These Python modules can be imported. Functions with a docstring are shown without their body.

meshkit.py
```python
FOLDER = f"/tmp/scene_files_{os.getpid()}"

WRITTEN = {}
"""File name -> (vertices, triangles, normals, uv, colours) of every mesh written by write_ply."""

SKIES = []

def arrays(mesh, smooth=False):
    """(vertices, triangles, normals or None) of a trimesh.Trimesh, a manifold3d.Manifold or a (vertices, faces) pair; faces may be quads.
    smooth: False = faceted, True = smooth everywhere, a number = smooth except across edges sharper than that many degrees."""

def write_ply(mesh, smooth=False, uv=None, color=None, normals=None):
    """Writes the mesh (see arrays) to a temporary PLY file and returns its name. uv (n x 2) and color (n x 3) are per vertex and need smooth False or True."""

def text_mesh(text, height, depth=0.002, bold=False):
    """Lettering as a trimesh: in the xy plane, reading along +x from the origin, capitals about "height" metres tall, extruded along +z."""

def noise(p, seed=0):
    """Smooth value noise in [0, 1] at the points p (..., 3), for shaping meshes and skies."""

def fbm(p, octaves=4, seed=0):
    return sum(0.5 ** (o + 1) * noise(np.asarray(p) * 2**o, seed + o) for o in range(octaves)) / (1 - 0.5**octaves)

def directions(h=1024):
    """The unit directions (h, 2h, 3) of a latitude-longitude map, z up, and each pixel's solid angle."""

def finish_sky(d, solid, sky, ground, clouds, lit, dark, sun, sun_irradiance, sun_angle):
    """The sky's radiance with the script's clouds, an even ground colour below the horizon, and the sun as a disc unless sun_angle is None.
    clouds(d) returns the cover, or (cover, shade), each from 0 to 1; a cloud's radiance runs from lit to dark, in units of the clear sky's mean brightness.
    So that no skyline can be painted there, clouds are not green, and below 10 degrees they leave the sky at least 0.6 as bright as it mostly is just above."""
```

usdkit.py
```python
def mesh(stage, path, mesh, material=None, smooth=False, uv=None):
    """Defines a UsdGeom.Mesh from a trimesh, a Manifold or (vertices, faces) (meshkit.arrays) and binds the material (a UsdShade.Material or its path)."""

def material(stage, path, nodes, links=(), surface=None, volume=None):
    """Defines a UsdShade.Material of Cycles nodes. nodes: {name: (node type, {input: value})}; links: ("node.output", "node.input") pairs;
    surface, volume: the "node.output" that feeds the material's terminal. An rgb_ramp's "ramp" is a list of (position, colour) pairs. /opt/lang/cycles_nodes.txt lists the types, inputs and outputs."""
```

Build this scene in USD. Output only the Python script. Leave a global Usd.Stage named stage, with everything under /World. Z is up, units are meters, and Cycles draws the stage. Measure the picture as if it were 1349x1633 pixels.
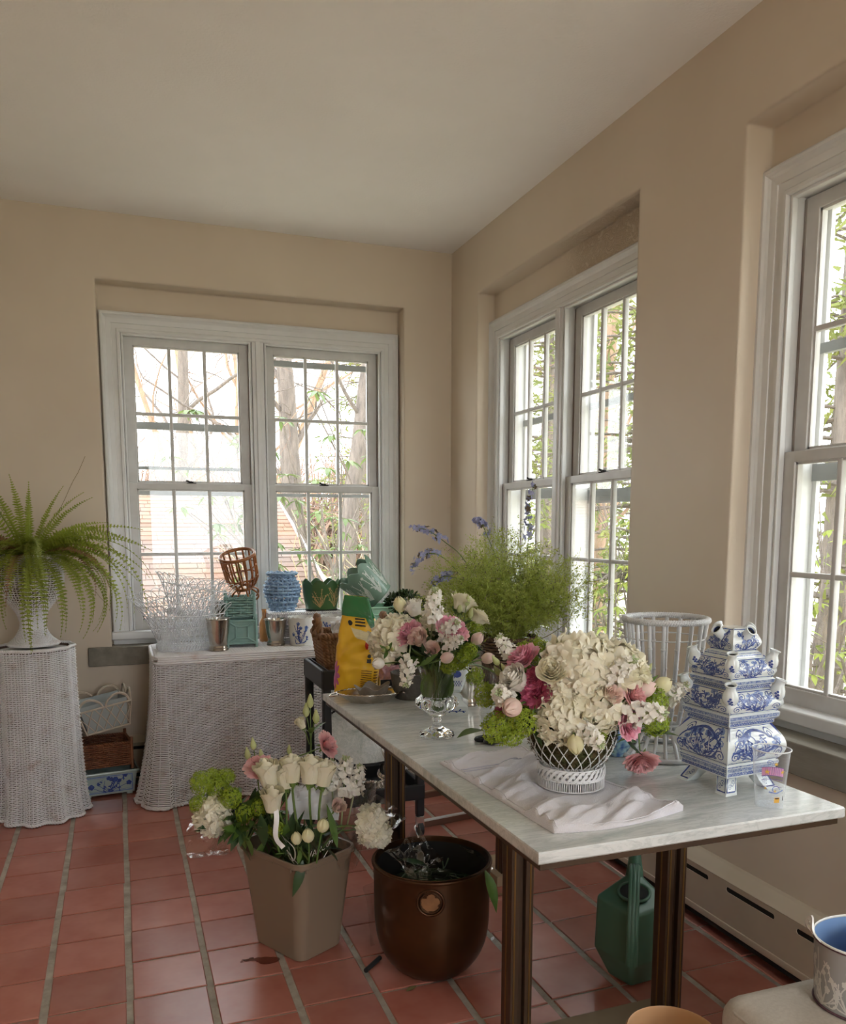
import math, random, numpy as np, trimesh, usdkit, meshkit
import manifold3d as m3
from shapely.geometry import Polygon, LineString, Point, box as sbox
from shapely.ops import unary_union
from shapely import affinity
from pxr import Usd, UsdGeom, UsdLux, UsdShade, Gf, Sdf, Vt

random.seed(7)
RNG = np.random.default_rng(7)
PI = math.pi
stage = Usd.Stage.CreateInMemory()
UsdGeom.SetStageUpAxis(stage, "Z")
UsdGeom.SetStageMetersPerUnit(stage, 1.0)
UsdGeom.Xform.Define(stage, "/World")
UsdGeom.Scope.Define(stage, "/World/Looks")

# ---------------------------------------------------------------- camera, sky, sun, exposure
W_PX, H_PX, F_PX = 1349.0, 1633.0, 1312.9
CAM = UsdGeom.Camera.Define(stage, "/World/camera")
CAM.CreateHorizontalApertureAttr(36.0)
CAM.CreateVerticalApertureAttr(36.0 * H_PX / W_PX)
CAM.CreateFocalLengthAttr(36.0 * F_PX / W_PX)
CAM.CreateVerticalApertureOffsetAttr(36.0 * (1006.3 - H_PX / 2) / W_PX)
CAM.CreateClippingRangeAttr(Gf.Vec2f(0.05, 500.0))
CAM.CreateExposureAttr(0.98)
yaw, pitch = 0.3526, -0.12636
fwd = np.array([math.sin(yaw) * math.cos(pitch), math.cos(yaw) * math.cos(pitch), math.sin(pitch)])
right = np.array([math.cos(yaw), -math.sin(yaw), 0.0])
up = np.cross(right, fwd)
mm = np.eye(4); mm[0, :3], mm[1, :3], mm[2, :3], mm[3, :3] = right, up, -fwd, (0, 0, 1.5)
CAM.AddTransformOp().Set(Gf.Matrix4d(mm.tolist()))

sky = UsdLux.DomeLight.Define(stage, "/World/sky_light")
sky.CreateColorAttr(Gf.Vec3f(0.94, 0.97, 1.0)); sky.CreateIntensityAttr(1.15)
sun = UsdLux.DistantLight.Define(stage, "/World/sun_light")
sun.CreateColorAttr(Gf.Vec3f(1.0, 0.87, 0.70)); sun.CreateIntensityAttr(1.9); sun.CreateAngleAttr(0.6)
to_sun = np.array([0.50, -0.62, 0.60]); to_sun /= np.linalg.norm(to_sun)
sx_ = np.cross([0, 0, 1.0], to_sun); sx_ /= np.linalg.norm(sx_)
ms = np.eye(4); ms[0, :3], ms[1, :3], ms[2, :3] = sx_, np.cross(to_sun, sx_), to_sun
sun.AddTransformOp().Set(Gf.Matrix4d(ms.tolist()))

# ---------------------------------------------------------------- helpers: names, prims, materials
_used = {}
def numbered(parent, name):
    k = (str(parent), name); n = _used.get(k, 0); _used[k] = n + 1
    return name if n == 0 else "%s_%03d" % (name, n)

def _path(parent): return "/World" if parent is None else str(parent.GetPath())

def obj(name, mesh, mat, parent=None, smooth=False, kind=None, label=None):
    pp = _path(parent); p = pp + "/" + numbered(pp, name)
    m = usdkit.mesh(stage, p, mesh, mat, smooth=smooth)
    pr = m.GetPrim()
    if kind: pr.SetCustomDataByKey("kind", kind)
    if label: pr.SetCustomDataByKey("label", label)
    return pr

def tag(o, label=None, cat=None, group=None, kind=None):
    for k, v in (("label", label), ("category", cat), ("group", group), ("kind", kind)):
        if v: o.SetCustomDataByKey(k, v)
    return o

def mat4(loc=(0, 0, 0), rot=None, s=1.0):
    """rot: 3x3 whose columns are the local axes in the world, or rotz in radians."""
    m = np.eye(4)
    if rot is not None:
        R = rot if np.ndim(rot) == 2 else rz(rot)
        m[:3, :3] = R
    m[:3, :3] = m[:3, :3] * s
    m[:3, 3] = loc
    return m

def rz(a): return np.array([[math.cos(a), -math.sin(a), 0], [math.sin(a), math.cos(a), 0], [0, 0, 1.0]])
def rx(a): return np.array([[1.0, 0, 0], [0, math.cos(a), -math.sin(a)], [0, math.sin(a), math.cos(a)]])
def ry(a): return np.array([[math.cos(a), 0, math.sin(a)], [0, 1.0, 0], [-math.sin(a), 0, math.cos(a)]])
def align(z, twist=0.0):
    """rotation taking local +z to the direction z"""
    z = np.asarray(z, float); z = z / np.linalg.norm(z)
    a = np.array([1.0, 0, 0]) if abs(z[0]) < 0.9 else np.array([0, 1.0, 0])
    x = a - z * a.dot(z); x /= np.linalg.norm(x); y = np.cross(z, x)
    return np.stack([x, y, z], 1) @ rz(twist)

def thing(name, label, cat, M=None, group=None, parent=None, kind=None):
    pp = _path(parent)
    x = UsdGeom.Xform.Define(stage, pp + "/" + numbered(pp, name))
    if M is not None: x.AddTransformOp().Set(Gf.Matrix4d(np.asarray(M, float).T.tolist()))
    return tag(x.GetPrim(), label, cat, group, kind)

def dup(root, M, label=None, group=None):
    base = root.GetName()
    if base[-4:-3] == "_" and base[-3:].isdigit(): base = base[:-4]
    was = root.GetCustomData()
    x = UsdGeom.Xform.Define(stage, "/World/" + numbered("/World", base))
    pr = x.GetPrim()
    pr.GetReferences().AddInternalReference(root.GetPath())
    UsdGeom.Xformable(pr).MakeMatrixXform().Set(Gf.Matrix4d(np.asarray(M, float).T.tolist()))
    pr.SetInstanceable(True)
    tag(pr, label or was.get("label"), was.get("category"), group or was.get("group"))
    return pr

def move(o, M):
    UsdGeom.Xformable(o).MakeMatrixXform().Set(Gf.Matrix4d(np.asarray(M, float).T.tolist()))

_mats = {}
def lin(c):
    """sRGB 0-255 to linear"""
    c = np.asarray(c, float) / 255.0
    return tuple(float(x) for x in np.where(c <= 0.04045, c / 12.92, ((c + 0.055) / 1.055) ** 2.4))

def mat(name, color, rough=0.5, metal=0.0, var=None, scale=8.0, bump=0.0, bscale=40.0, bdist=0.004, rand=0.0, spec=0.5,
        coat=0.0, sheen=0.0, sss=0.0, trans=0.0, ior=1.5, translucent=0.0, detail=4.0, stretch=None, bevel=0.0, alpha=None, world=False, ramp=None, hue=0.0):
    """A principled material: base colour varied towards var by noise, per object by rand, fine relief by bump."""
    if name in _mats: return _mats[name]
    n, l = {}, []
    p = {"roughness": rough, "metallic": metal, "specular_ior_level": spec, "ior": ior}
    if coat: p.update(coat_weight=coat, coat_roughness=0.08)
    if sheen: p.update(sheen_weight=sheen)
    if sss: p.update(subsurface_weight=sss, subsurface_scale=0.01)
    if trans: p.update(transmission_weight=trans)
    if alpha is not None: p.update(alpha=alpha)
    n["p"] = ("principled_bsdf", {**p, "base_color": color})
    need = var is not None or bump
    if need:
        if world: n["tc"] = ("geometry", {}); src = "tc.position"
        else: n["tc"] = ("texture_coordinate", {}); src = "tc.object"
        if stretch:
            n["mp"] = ("mapping", {"mapping_type": "point", "scale": stretch}); l.append((src, "mp.vector")); src = "mp.vector"
    last = None
    if var is not None:
        n["nz"] = ("noise_texture", {"scale": scale, "detail": detail, "roughness": 0.6}); l.append((src, "nz.vector"))
        n["cr"] = ("rgb_ramp", {"ramp": ramp or [(0.33, color), (0.67, var)]}); l.append(("nz.fac", "cr.fac")); last = "cr.color"
    if rand:
        n["oi"] = ("object_info", {})
        n["mr"] = ("map_range", {"from_min": 0.0, "from_max": 1.0, "to_min": 1.0 - rand, "to_max": 1.0 + rand}); l.append(("oi.random", "mr.value"))
        n["hs"] = ("hsv", {"color": color}); l.append(("mr.result", "hs.value"))
        if hue:
            n["mh"] = ("map_range", {"from_min": 0.0, "from_max": 1.0, "to_min": 0.5 - hue, "to_max": 0.5 + hue}); l.append(("oi.random", "mh.value")); l.append(("mh.result", "hs.hue"))
        if last: l.append((last, "hs.color"))
        last = "hs.color"
    if last: l.append((last, "p.base_color"))
    nrm = None
    if bevel:
        n["bv"] = ("bevel", {"radius": bevel, "samples": 6}); nrm = "bv.bevel"
    if bump:
        n["bz"] = ("noise_texture", {"scale": bscale, "detail": 3.0}); l.append((src, "bz.vector"))
        n["bp"] = ("bump", {"strength": bump, "distance": bdist}); l.append(("bz.fac", "bp.height"))
        if nrm: l.append((nrm, "bp.normal"))
        nrm = "bp.normal"
    if nrm: l.append((nrm, "p.normal"))
    surf = "p.BSDF"
    if translucent:
        n["tl"] = ("translucent_bsdf", {"color": color}); n["mx"] = ("mix_closure", {"fac": translucent})
        if last: l.append((last, "tl.color"))
        l += [("p.BSDF", "mx.closure1"), ("tl.BSDF", "mx.closure2")]; surf = "mx.closure"
    m = usdkit.material(stage, "/World/Looks/" + name, n, l, surface=surf)
    _mats[name] = m
    return m

def raw_mat(name, nodes, links, surface):
    m = usdkit.material(stage, "/World/Looks/" + name, nodes, links, surface=surface); _mats[name] = m; return m

# ---------------------------------------------------------------- helpers: meshes
class MB:
    """collects vertices and triangles"""
    def __init__(s): s.v, s.f, s.n = [], [], 0
    def add(s, v, f):
        v = np.asarray(v, float); f = np.asarray(f, int)
        if f.shape[1] == 4: f = np.vstack([f[:, [0, 1, 2]], f[:, [0, 2, 3]]])
        s.v.append(v); s.f.append(f + s.n); s.n += len(v); return s
    def mesh(s, m): 
        if hasattr(m, "to_mesh"): v, f, _ = meshkit.arrays(m); return s.add(v, f)
        return s.add(m.vertices, m.faces)
    def box(s, lo, hi, R=None, c=None):
        lo, hi = np.minimum(lo, hi), np.maximum(lo, hi)
        v = np.array([[x, y, z] for x in (lo[0], hi[0]) for y in (lo[1], hi[1]) for z in (lo[2], hi[2])], float)
        if R is not None: v = v @ np.asarray(R).T
        if c is not None: v = v + c
        f = [[0, 1, 3, 2], [4, 6, 7, 5], [0, 4, 5, 1], [2, 3, 7, 6], [0, 2, 6, 4], [1, 5, 7, 3]]
        return s.add(v, f)
    def rbox(s, lo, hi, r, R=None, c=None):
        m = rounded(lo, hi, r); v = m.vertices
        if R is not None: v = v @ np.asarray(R).T
        if c is not None: v = v + c
        return s.add(v, m.faces)
    def tube(s, pts, r, sides=6, cap=True, closed=False):
        v, f = tube(pts, r, sides, cap, closed); return s.add(v, f)
    def get(s): return np.vstack(s.v), np.vstack(s.f)
    def xf(s, M):
        s.v = [v @ np.asarray(M)[:3, :3].T + np.asarray(M)[:3, 3] for v in s.v]; return s

def frames(p, closed=False):
    if closed: t = np.roll(p, -1, 0) - np.roll(p, 1, 0)
    else: t = np.gradient(p, axis=0)
    t /= np.linalg.norm(t, axis=1, keepdims=True) + 1e-12
    a = np.zeros_like(p)
    u = np.array([0, 0, 1.0]) if abs(t[0, 2]) < 0.9 else np.array([1.0, 0, 0])
    u = u - t[0] * u.dot(t[0]); a[0] = u / np.linalg.norm(u)
    for i in range(1, len(p)):
        u = a[i - 1] - t[i] * a[i - 1].dot(t[i]); a[i] = u / (np.linalg.norm(u) + 1e-12)
    return t, a, np.cross(t, a)

def tube(pts, r, sides=6, cap=True, closed=False):
    p = np.asarray(pts, float); n = len(p)
    t, a, b = frames(p, closed)
    r = np.broadcast_to(np.asarray(r, float), (n,))
    ang = np.arange(sides) * 2 * PI / sides
    v = (p[:, None] + r[:, None, None] * (np.cos(ang)[None, :, None] * a[:, None] + np.sin(ang)[None, :, None] * b[:, None])).reshape(-1, 3)
    m = n if closed else n - 1
    i, j = np.meshgrid(np.arange(m), np.arange(sides), indexing="ij"); i2 = (i + 1) % n; j2 = (j + 1) % sides
    f = np.stack([i * sides + j, i * sides + j2, i2 * sides + j2, i2 * sides + j], -1).reshape(-1, 4)
    f = np.vstack([f[:, [0, 1, 2]], f[:, [0, 2, 3]]])
    if cap and not closed:
        k = len(v); v = np.vstack([v, p[:1], p[-1:]])
        jj = np.arange(sides); f = np.vstack([f, np.stack([np.full(sides, k), (jj + 1) % sides, jj], 1), np.stack([np.full(sides, k + 1), (n - 1) * sides + jj, (n - 1) * sides + (jj + 1) % sides], 1)])
    return v, f

def flat_tube(pts, w, t, normal, closed=False):
    """strip of rectangular section: w across, t along the given normals"""
    p = np.asarray(pts, float); n = len(p); N = np.broadcast_to(np.asarray(normal, float), p.shape)
    tg, _, _ = frames(p, closed); s = np.cross(tg, N); s /= np.linalg.norm(s, axis=1, keepdims=True) + 1e-12
    c = [p + s * w / 2 + N * t / 2, p - s * w / 2 + N * t / 2, p - s * w / 2 - N * t / 2, p + s * w / 2 - N * t / 2]
    v = np.stack(c, 1).reshape(-1, 3); m = n if closed else n - 1
    i, j = np.meshgrid(np.arange(m), np.arange(4), indexing="ij"); i2 = (i + 1) % n; j2 = (j + 1) % 4
    f = np.stack([i * 4 + j, i * 4 + j2, i2 * 4 + j2, i2 * 4 + j], -1).reshape(-1, 4)
    if not closed: f = np.vstack([f, [[0, 1, 2, 3]], [[4 * n - 1, 4 * n - 2, 4 * n - 3, 4 * n - 4]]])
    return v, np.vstack([f[:, [0, 1, 2]], f[:, [0, 2, 3]]])

def lathe(prof, n=48, fn=None):
    """prof: (r, z) points; fn(theta, z, r) may reshape the radius"""
    prof = np.asarray(prof, float); th = np.arange(n) * 2 * PI / n
    R = np.broadcast_to(prof[:, 0][:, None], (len(prof), n)).copy(); Z = np.broadcast_to(prof[:, 1][:, None], R.shape).copy(); T = np.broadcast_to(th, R.shape)
    if fn is not None:
        out = fn(T, Z, R); R, Z = out if isinstance(out, tuple) else (out, Z)
    v = np.stack([R * np.cos(T), R * np.sin(T), Z], -1).reshape(-1, 3)
    return v, grid_faces(len(prof), n, wrap=True)

def grid_faces(a, b, wrap=False):
    i, j = np.meshgrid(np.arange(a - 1), np.arange(b if wrap else b - 1), indexing="ij"); j2 = (j + 1) % b
    f = np.stack([i * b + j, i * b + j2, (i + 1) * b + j2, (i + 1) * b + j], -1).reshape(-1, 4)
    return np.vstack([f[:, [0, 1, 2]], f[:, [0, 2, 3]]])

_rb = {}
def rounded(lo, hi, r, seg=8):
    lo, hi = np.asarray(lo, float), np.asarray(hi, float)
    r = min(r, 0.499 * float((hi - lo).min()))
    if seg not in _rb:
        _rb[seg] = m3.Manifold.sphere(1.0, seg)
    sp = _rb[seg].scale((r, r, r))
    parts = [sp.translate((x, y, z)) for x in (lo[0] + r, hi[0] - r) for y in (lo[1] + r, hi[1] - r) for z in (lo[2] + r, hi[2] - r)]
    v, f, _ = meshkit.arrays(m3.Manifold.batch_hull(parts))
    return trimesh.Trimesh(v, f, process=False)

def extrude(poly, h, z=0.0):
    out = MB()
    for g in getattr(poly, "geoms", [poly]):
        if g.is_empty or g.area < 1e-10: continue
        m = trimesh.creation.extrude_polygon(g, h, engine="earcut"); m.apply_translation((0, 0, z)); out.mesh(m)
    return out

def smoothed(pts, n):
    """Catmull-Rom through pts"""
    p = np.asarray(pts, float); k = len(p)
    q = np.vstack([2 * p[0] - p[1], p, 2 * p[-1] - p[-2]])
    u = np.linspace(0, k - 1, n); i = np.minimum(u.astype(int), k - 2); t = (u - i)[:, None]
    a, b, c, d = q[i], q[i + 1], q[i + 2], q[i + 3]
    return 0.5 * (2 * b + (c - a) * t + (2 * a - 5 * b + 4 * c - d) * t ** 2 + (3 * b - a - 3 * c + d) * t ** 3)

def jit(s): return RNG.uniform(-s, s, 3)

# ---------------------------------------------------------------- setting
XW, YW, ZC, XL, YF = 2.07, 5.095, 3.219, -0.98, -1.9
def plaster():
    n = {"g": ("geometry", {}), "big": ("noise_texture", {"scale": 1.6, "detail": 4.0}), "cr": ("rgb_ramp", {"ramp": [(0.3, (0.620, 0.525, 0.420)), (0.7, (0.670, 0.575, 0.465))]}),
         "fine": ("noise_texture", {"scale": 160.0, "detail": 3.0}), "bv": ("bevel", {"radius": 0.022, "samples": 6}), "bp": ("bump", {"strength": 0.10, "distance": 0.002}),
         "p": ("principled_bsdf", {"roughness": 0.55, "specular_ior_level": 0.35})}
    l = [("g.position", "big.vector"), ("big.fac", "cr.fac"), ("g.position", "fine.vector"), ("fine.fac", "bp.height"), ("bv.bevel", "bp.normal"), ("bp.normal", "p.normal")]
    # worn, blistered paint over the middle window of the right wall: a patch of its own on the niche head
    n["sx"] = ("separate_xyz", {}); l.append(("g.position", "sx.vector"))
    n["my"] = ("map_range", {"range_type": "smoothstep", "from_min": 3.95, "from_max": 3.6, "to_min": 0.0, "to_max": 1.0, "clamp": True}); l.append(("sx.y", "my.value"))
    n["my2"] = ("map_range", {"range_type": "smoothstep", "from_min": 2.95, "from_max": 3.08, "to_min": 0.0, "to_max": 1.0, "clamp": True}); l.append(("sx.y", "my2.value"))
    n["mz"] = ("map_range", {"range_type": "smoothstep", "from_min": 2.66, "from_max": 2.72, "to_min": 0.0, "to_max": 1.0, "clamp": True}); l.append(("sx.z", "mz.value"))
    n["mz2"] = ("map_range", {"range_type": "smoothstep", "from_min": 2.90, "from_max": 2.86, "to_min": 0.0, "to_max": 1.0, "clamp": True}); l.append(("sx.z", "mz2.value"))
    n["mx"] = ("map_range", {"from_min": XW + 0.02, "from_max": XW + 0.03, "to_min": 0.0, "to_max": 1.0, "clamp": True}); l.append(("sx.x", "mx.value"))
    prev = "mx.result"
    for k, s in enumerate(("my.result", "my2.result", "mz.result", "mz2.result")):
        n["k%d" % k] = ("math", {"math_type": "multiply"}); l += [(prev, "k%d.value1" % k), (s, "k%d.value2" % k)]; prev = "k%d.value" % k
    n["pn"] = ("noise_texture", {"scale": 20.0, "detail": 6.0, "roughness": 0.7, "distortion": 1.2}); l.append(("g.position", "pn.vector"))
    n["pr"] = ("rgb_ramp", {"ramp": [(0.40, (0, 0, 0)), (0.50, (1, 1, 1)), (0.53, (1, 1, 1)), (0.58, (0.1, 0.1, 0.1)), (1.0, (0.0, 0.0, 0.0))]}); l.append(("pn.fac", "pr.fac"))
    n["bw"] = ("rgb_to_bw", {}); l.append(("pr.color", "bw.color"))
    n["km"] = ("math", {"math_type": "multiply"}); l += [(prev, "km.value1"), ("bw.val", "km.value2")]
    n["kf"] = ("math", {"math_type": "multiply", "value2": 0.6}); l.append(("km.value", "kf.value1"))
    n["mix"] = ("mix_color", {"b": (0.52, 0.40, 0.27)}); l += [("cr.color", "mix.a"), ("kf.value", "mix.fac"), ("mix.result", "p.base_color")]
    n["bp2"] = ("bump", {"strength": 0.7, "distance": 0.006}); l += [("km.value", "bp2.height"), ("bp.normal", "bp2.normal")]
    l = [x for x in l if x != ("bp.normal", "p.normal")] + [("bp2.normal", "p.normal")]
    return raw_mat("cream_plaster", n, l, "p.BSDF")
M_WALL = plaster()
M_CEIL = mat("ceiling_plaster", (0.84, 0.81, 0.79), 0.8, var=(0.89, 0.86, 0.845), scale=1.2, bump=0.35, bscale=90, bdist=0.004, world=True)
M_TRIM = mat("white_trim_paint", (0.69, 0.69, 0.685), 0.32, var=(0.64, 0.64, 0.635), scale=6, bump=0.06, bscale=60, bdist=0.001)
M_SASH = mat("old_white_sash_paint", (0.61, 0.60, 0.585), 0.4, var=(0.54, 0.525, 0.51), scale=9, bump=0.1, bscale=80, bdist=0.001)
M_TRACK = mat("worn_metal_sash_track", (0.40, 0.38, 0.35), 0.45, 0.25, var=(0.16, 0.11, 0.09), scale=14, stretch=(1, 1, 0.15))
M_STORM = mat("grey_storm_frame", (0.27, 0.28, 0.28), 0.6)
M_CONC = mat("bare_concrete", (0.27, 0.25, 0.21), 0.85, var=(0.17, 0.15, 0.12), scale=5, bump=0.4, bscale=50, bdist=0.003, world=True, stretch=(2, 0.5, 2))
M_HEAT = mat("cream_enamel", (0.60, 0.52, 0.41), 0.4, var=(0.55, 0.47, 0.36), scale=3)
M_DARK = mat("dark_void", (0.012, 0.012, 0.012), 0.7)
M_BRASSY = mat("aged_brass", (0.16, 0.11, 0.06), 0.4, 0.9)
M_GROUT = mat("sandy_grout", (0.44, 0.395, 0.33), 0.9, var=(0.27, 0.235, 0.19), scale=14, bump=0.5, bscale=120, bdist=0.003, world=True)
def pane_glass():
    return raw_mat("window_glass", {"t": ("transparent_bsdf", {"color": (0.97, 0.98, 0.97)}), "g": ("glossy_bsdf", {"color": (1, 1, 1), "roughness": 0.0}), "f": ("layer_weight", {"blend": 0.5}), "pw": ("math", {"math_type": "power", "value2": 4.0}), "ml": ("math", {"math_type": "multiply_add", "value2": 0.6, "value3": 0.035}), "m": ("mix_closure", {})},
                   [("f.facing", "pw.value1"), ("pw.value", "ml.value1"), ("ml.value", "m.fac"), ("t.BSDF", "m.closure1"), ("g.BSDF", "m.closure2")], "m.closure")
M_PANE = pane_glass()

def wall_with_niches(niches, W0, W1, z1, d=0.115, D=0.30):
    """wall in local u (along), w (outward), v (up); niches: (u0,u1,z0,z1, opening u0,u1,z0,z1)"""
    face = sbox(W0, 0, W1, z1); back = sbox(W0, 0, W1, z1)
    for a in niches:
        face = face.difference(sbox(a[0], a[2], a[1], a[3])); back = back.difference(sbox(a[4], a[6], a[5], a[7]))
    m = MB()
    for pol, w0, w1 in ((face, 0.0, d), (back, d, D)):
        e = extrude(pol, w1 - w0, 0.0); v, f = e.get()
        m.add(np.stack([v[:, 0], w1 - v[:, 2], v[:, 1]], 1), f)
    return m
def place(v, o, R): return v @ np.asarray(R).T + np.asarray(o, float)
R_BACK = np.eye(3); R_RIGHT = rz(-PI / 2)          # local (u, w, v) to the world
def wall(name, m, o, R, mt=M_WALL):
    v, f = m.get(); return obj(name, (place(v, o, R), f), mt, kind="structure")

SILL = 0.80
OPEN = (0.075, 1.71, 0.84, 2.635)                 # rough opening inside the casing, relative to the casing's outer edge
NW = 1.785
# back wall: u = x; niche from -0.06 to 1.745
nb = (-0.060, 1.745, SILL - 0.02, 2.862, -0.05 + OPEN[0], -0.05 + OPEN[1], OPEN[2], OPEN[3])
wall("wall_back", wall_with_niches([nb], XL - 0.3, XW + 0.3, ZC + 0.05), (0, YW, 0), R_BACK)
# right wall: u = YW - y
U = lambda y: YW - y
n2 = (U(4.687), U(3.050), SILL - 0.02, 2.875, U(4.700) + OPEN[0], U(4.700) + 1.56, OPEN[2], OPEN[3])
n3 = (U(2.431), U(0.79), SILL - 0.02, 2.860, U(2.437) + OPEN[0], U(2.437) + 1.56, OPEN[2], OPEN[3])
n4 = (U(0.10), U(-1.55), SILL - 0.02, 2.860, U(0.10) + OPEN[0], U(0.10) + 1.56, OPEN[2], OPEN[3])
wall("wall_right", wall_with_niches([n2, n3, n4], 0.0, YW - YF + 0.3, ZC + 0.05), (XW, YW, 0), R_RIGHT)
# left wall, and the wall behind the camera: both with wide glazed garden openings out of view
lw = MB(); lw.box((XL - 0.25, 4.05, 0), (XL, YW + 0.3, ZC)); lw.box((XL - 0.25, YF, 2.75), (XL, 4.06, ZC)); lw.box((XL - 0.25, YF, 0), (XL, YF + 0.4, 2.75)); lw.box((XL - 0.25, YF + .39, 0), (XL, 4.06, 2.76))
obj("wall_left", lw.get(), M_WALL, kind="structure")
fw = MB(); fw.box((XL - 0.25, YF - 0.25, 2.85), (XW + 0.3, YF, ZC)); fw.box((XW - 0.15, YF - 0.25, 0), (XW + 0.3, YF, 2.85)); fw.box((XL - .25, YF - 0.25, 0), (.45, YF, 2.85))
obj("wall_front", fw.get(), M_WALL, kind="structure")
cb = MB(); cb.box((XL - 0.3, YF - 0.3, ZC), (XW + 0.3, YW + 0.3, ZC + 0.2))
for y in (1.35, 3.75): pass
ceil = obj("ceiling", cb.get(), M_CEIL, kind="structure")
fl = MB(); fl.box((XL - 0.3, YF - 0.3, -0.15), (XW + 0.3, YW + 0.3, -0.004))
FLOOR = obj("floor", fl.get(), M_GROUT, kind="structure")
M_TILE = mat("terracotta_tile", (0.37, 0.118, 0.084), 0.27, var=(0.45, 0.185, 0.14), scale=5, bump=0.12, bscale=35, bdist=0.003, rand=0.14, spec=0.5, detail=6)
tiles, late = 0, MB()
for i in range(-4, 9):
    x0 = -0.029 + 0.011 + i * 0.2515; off = RNG.uniform(-0.012, 0.012) if i != 0 else 0.0
    for j in range(-2, 27):
        y1 = 4.509 + off - 0.004 + j * -0.2345; y0 = y1 - 0.2265
        c = np.array([x0 + 0.1145, (y0 + y1) / 2, 0])
        if c[0] > XW + 0.1 or c[0] < XL - 0.15: continue
        jx, jy = RNG.uniform(-0.002, 0.002, 2); zt = RNG.uniform(-0.0008, 0.0008)
        h = np.array([0.1145, 0.1132]); b = 0.003
        ring = lambda s, z: [[-h[0] + s, -h[1] + s, z], [h[0] - s, -h[1] + s, z], [h[0] - s, h[1] - s, z], [-h[0] + s, h[1] - s, z]]
        v = np.array(ring(0, -0.006) + ring(0, -0.001) + ring(b, 0.0015)) + [jx, jy, zt - 0.0012]
        fq = [[4 * k + q, 4 * k + (q + 1) % 4, 4 * k + 4 + (q + 1) % 4, 4 * k + 4 + q] for k in (0, 1) for q in range(4)] + [[8, 9, 10, 11]]
        v = v @ rz(RNG.uniform(-0.006, 0.006)).T + c
        if y1 > 1.5 and tiles < 290: obj("tile", (v, np.array(fq)), M_TILE, FLOOR); tiles += 1
        else: late.add(v, np.array(fq))
obj("tile_field", late.get(), M_TILE, FLOOR, kind="stuff")

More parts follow.
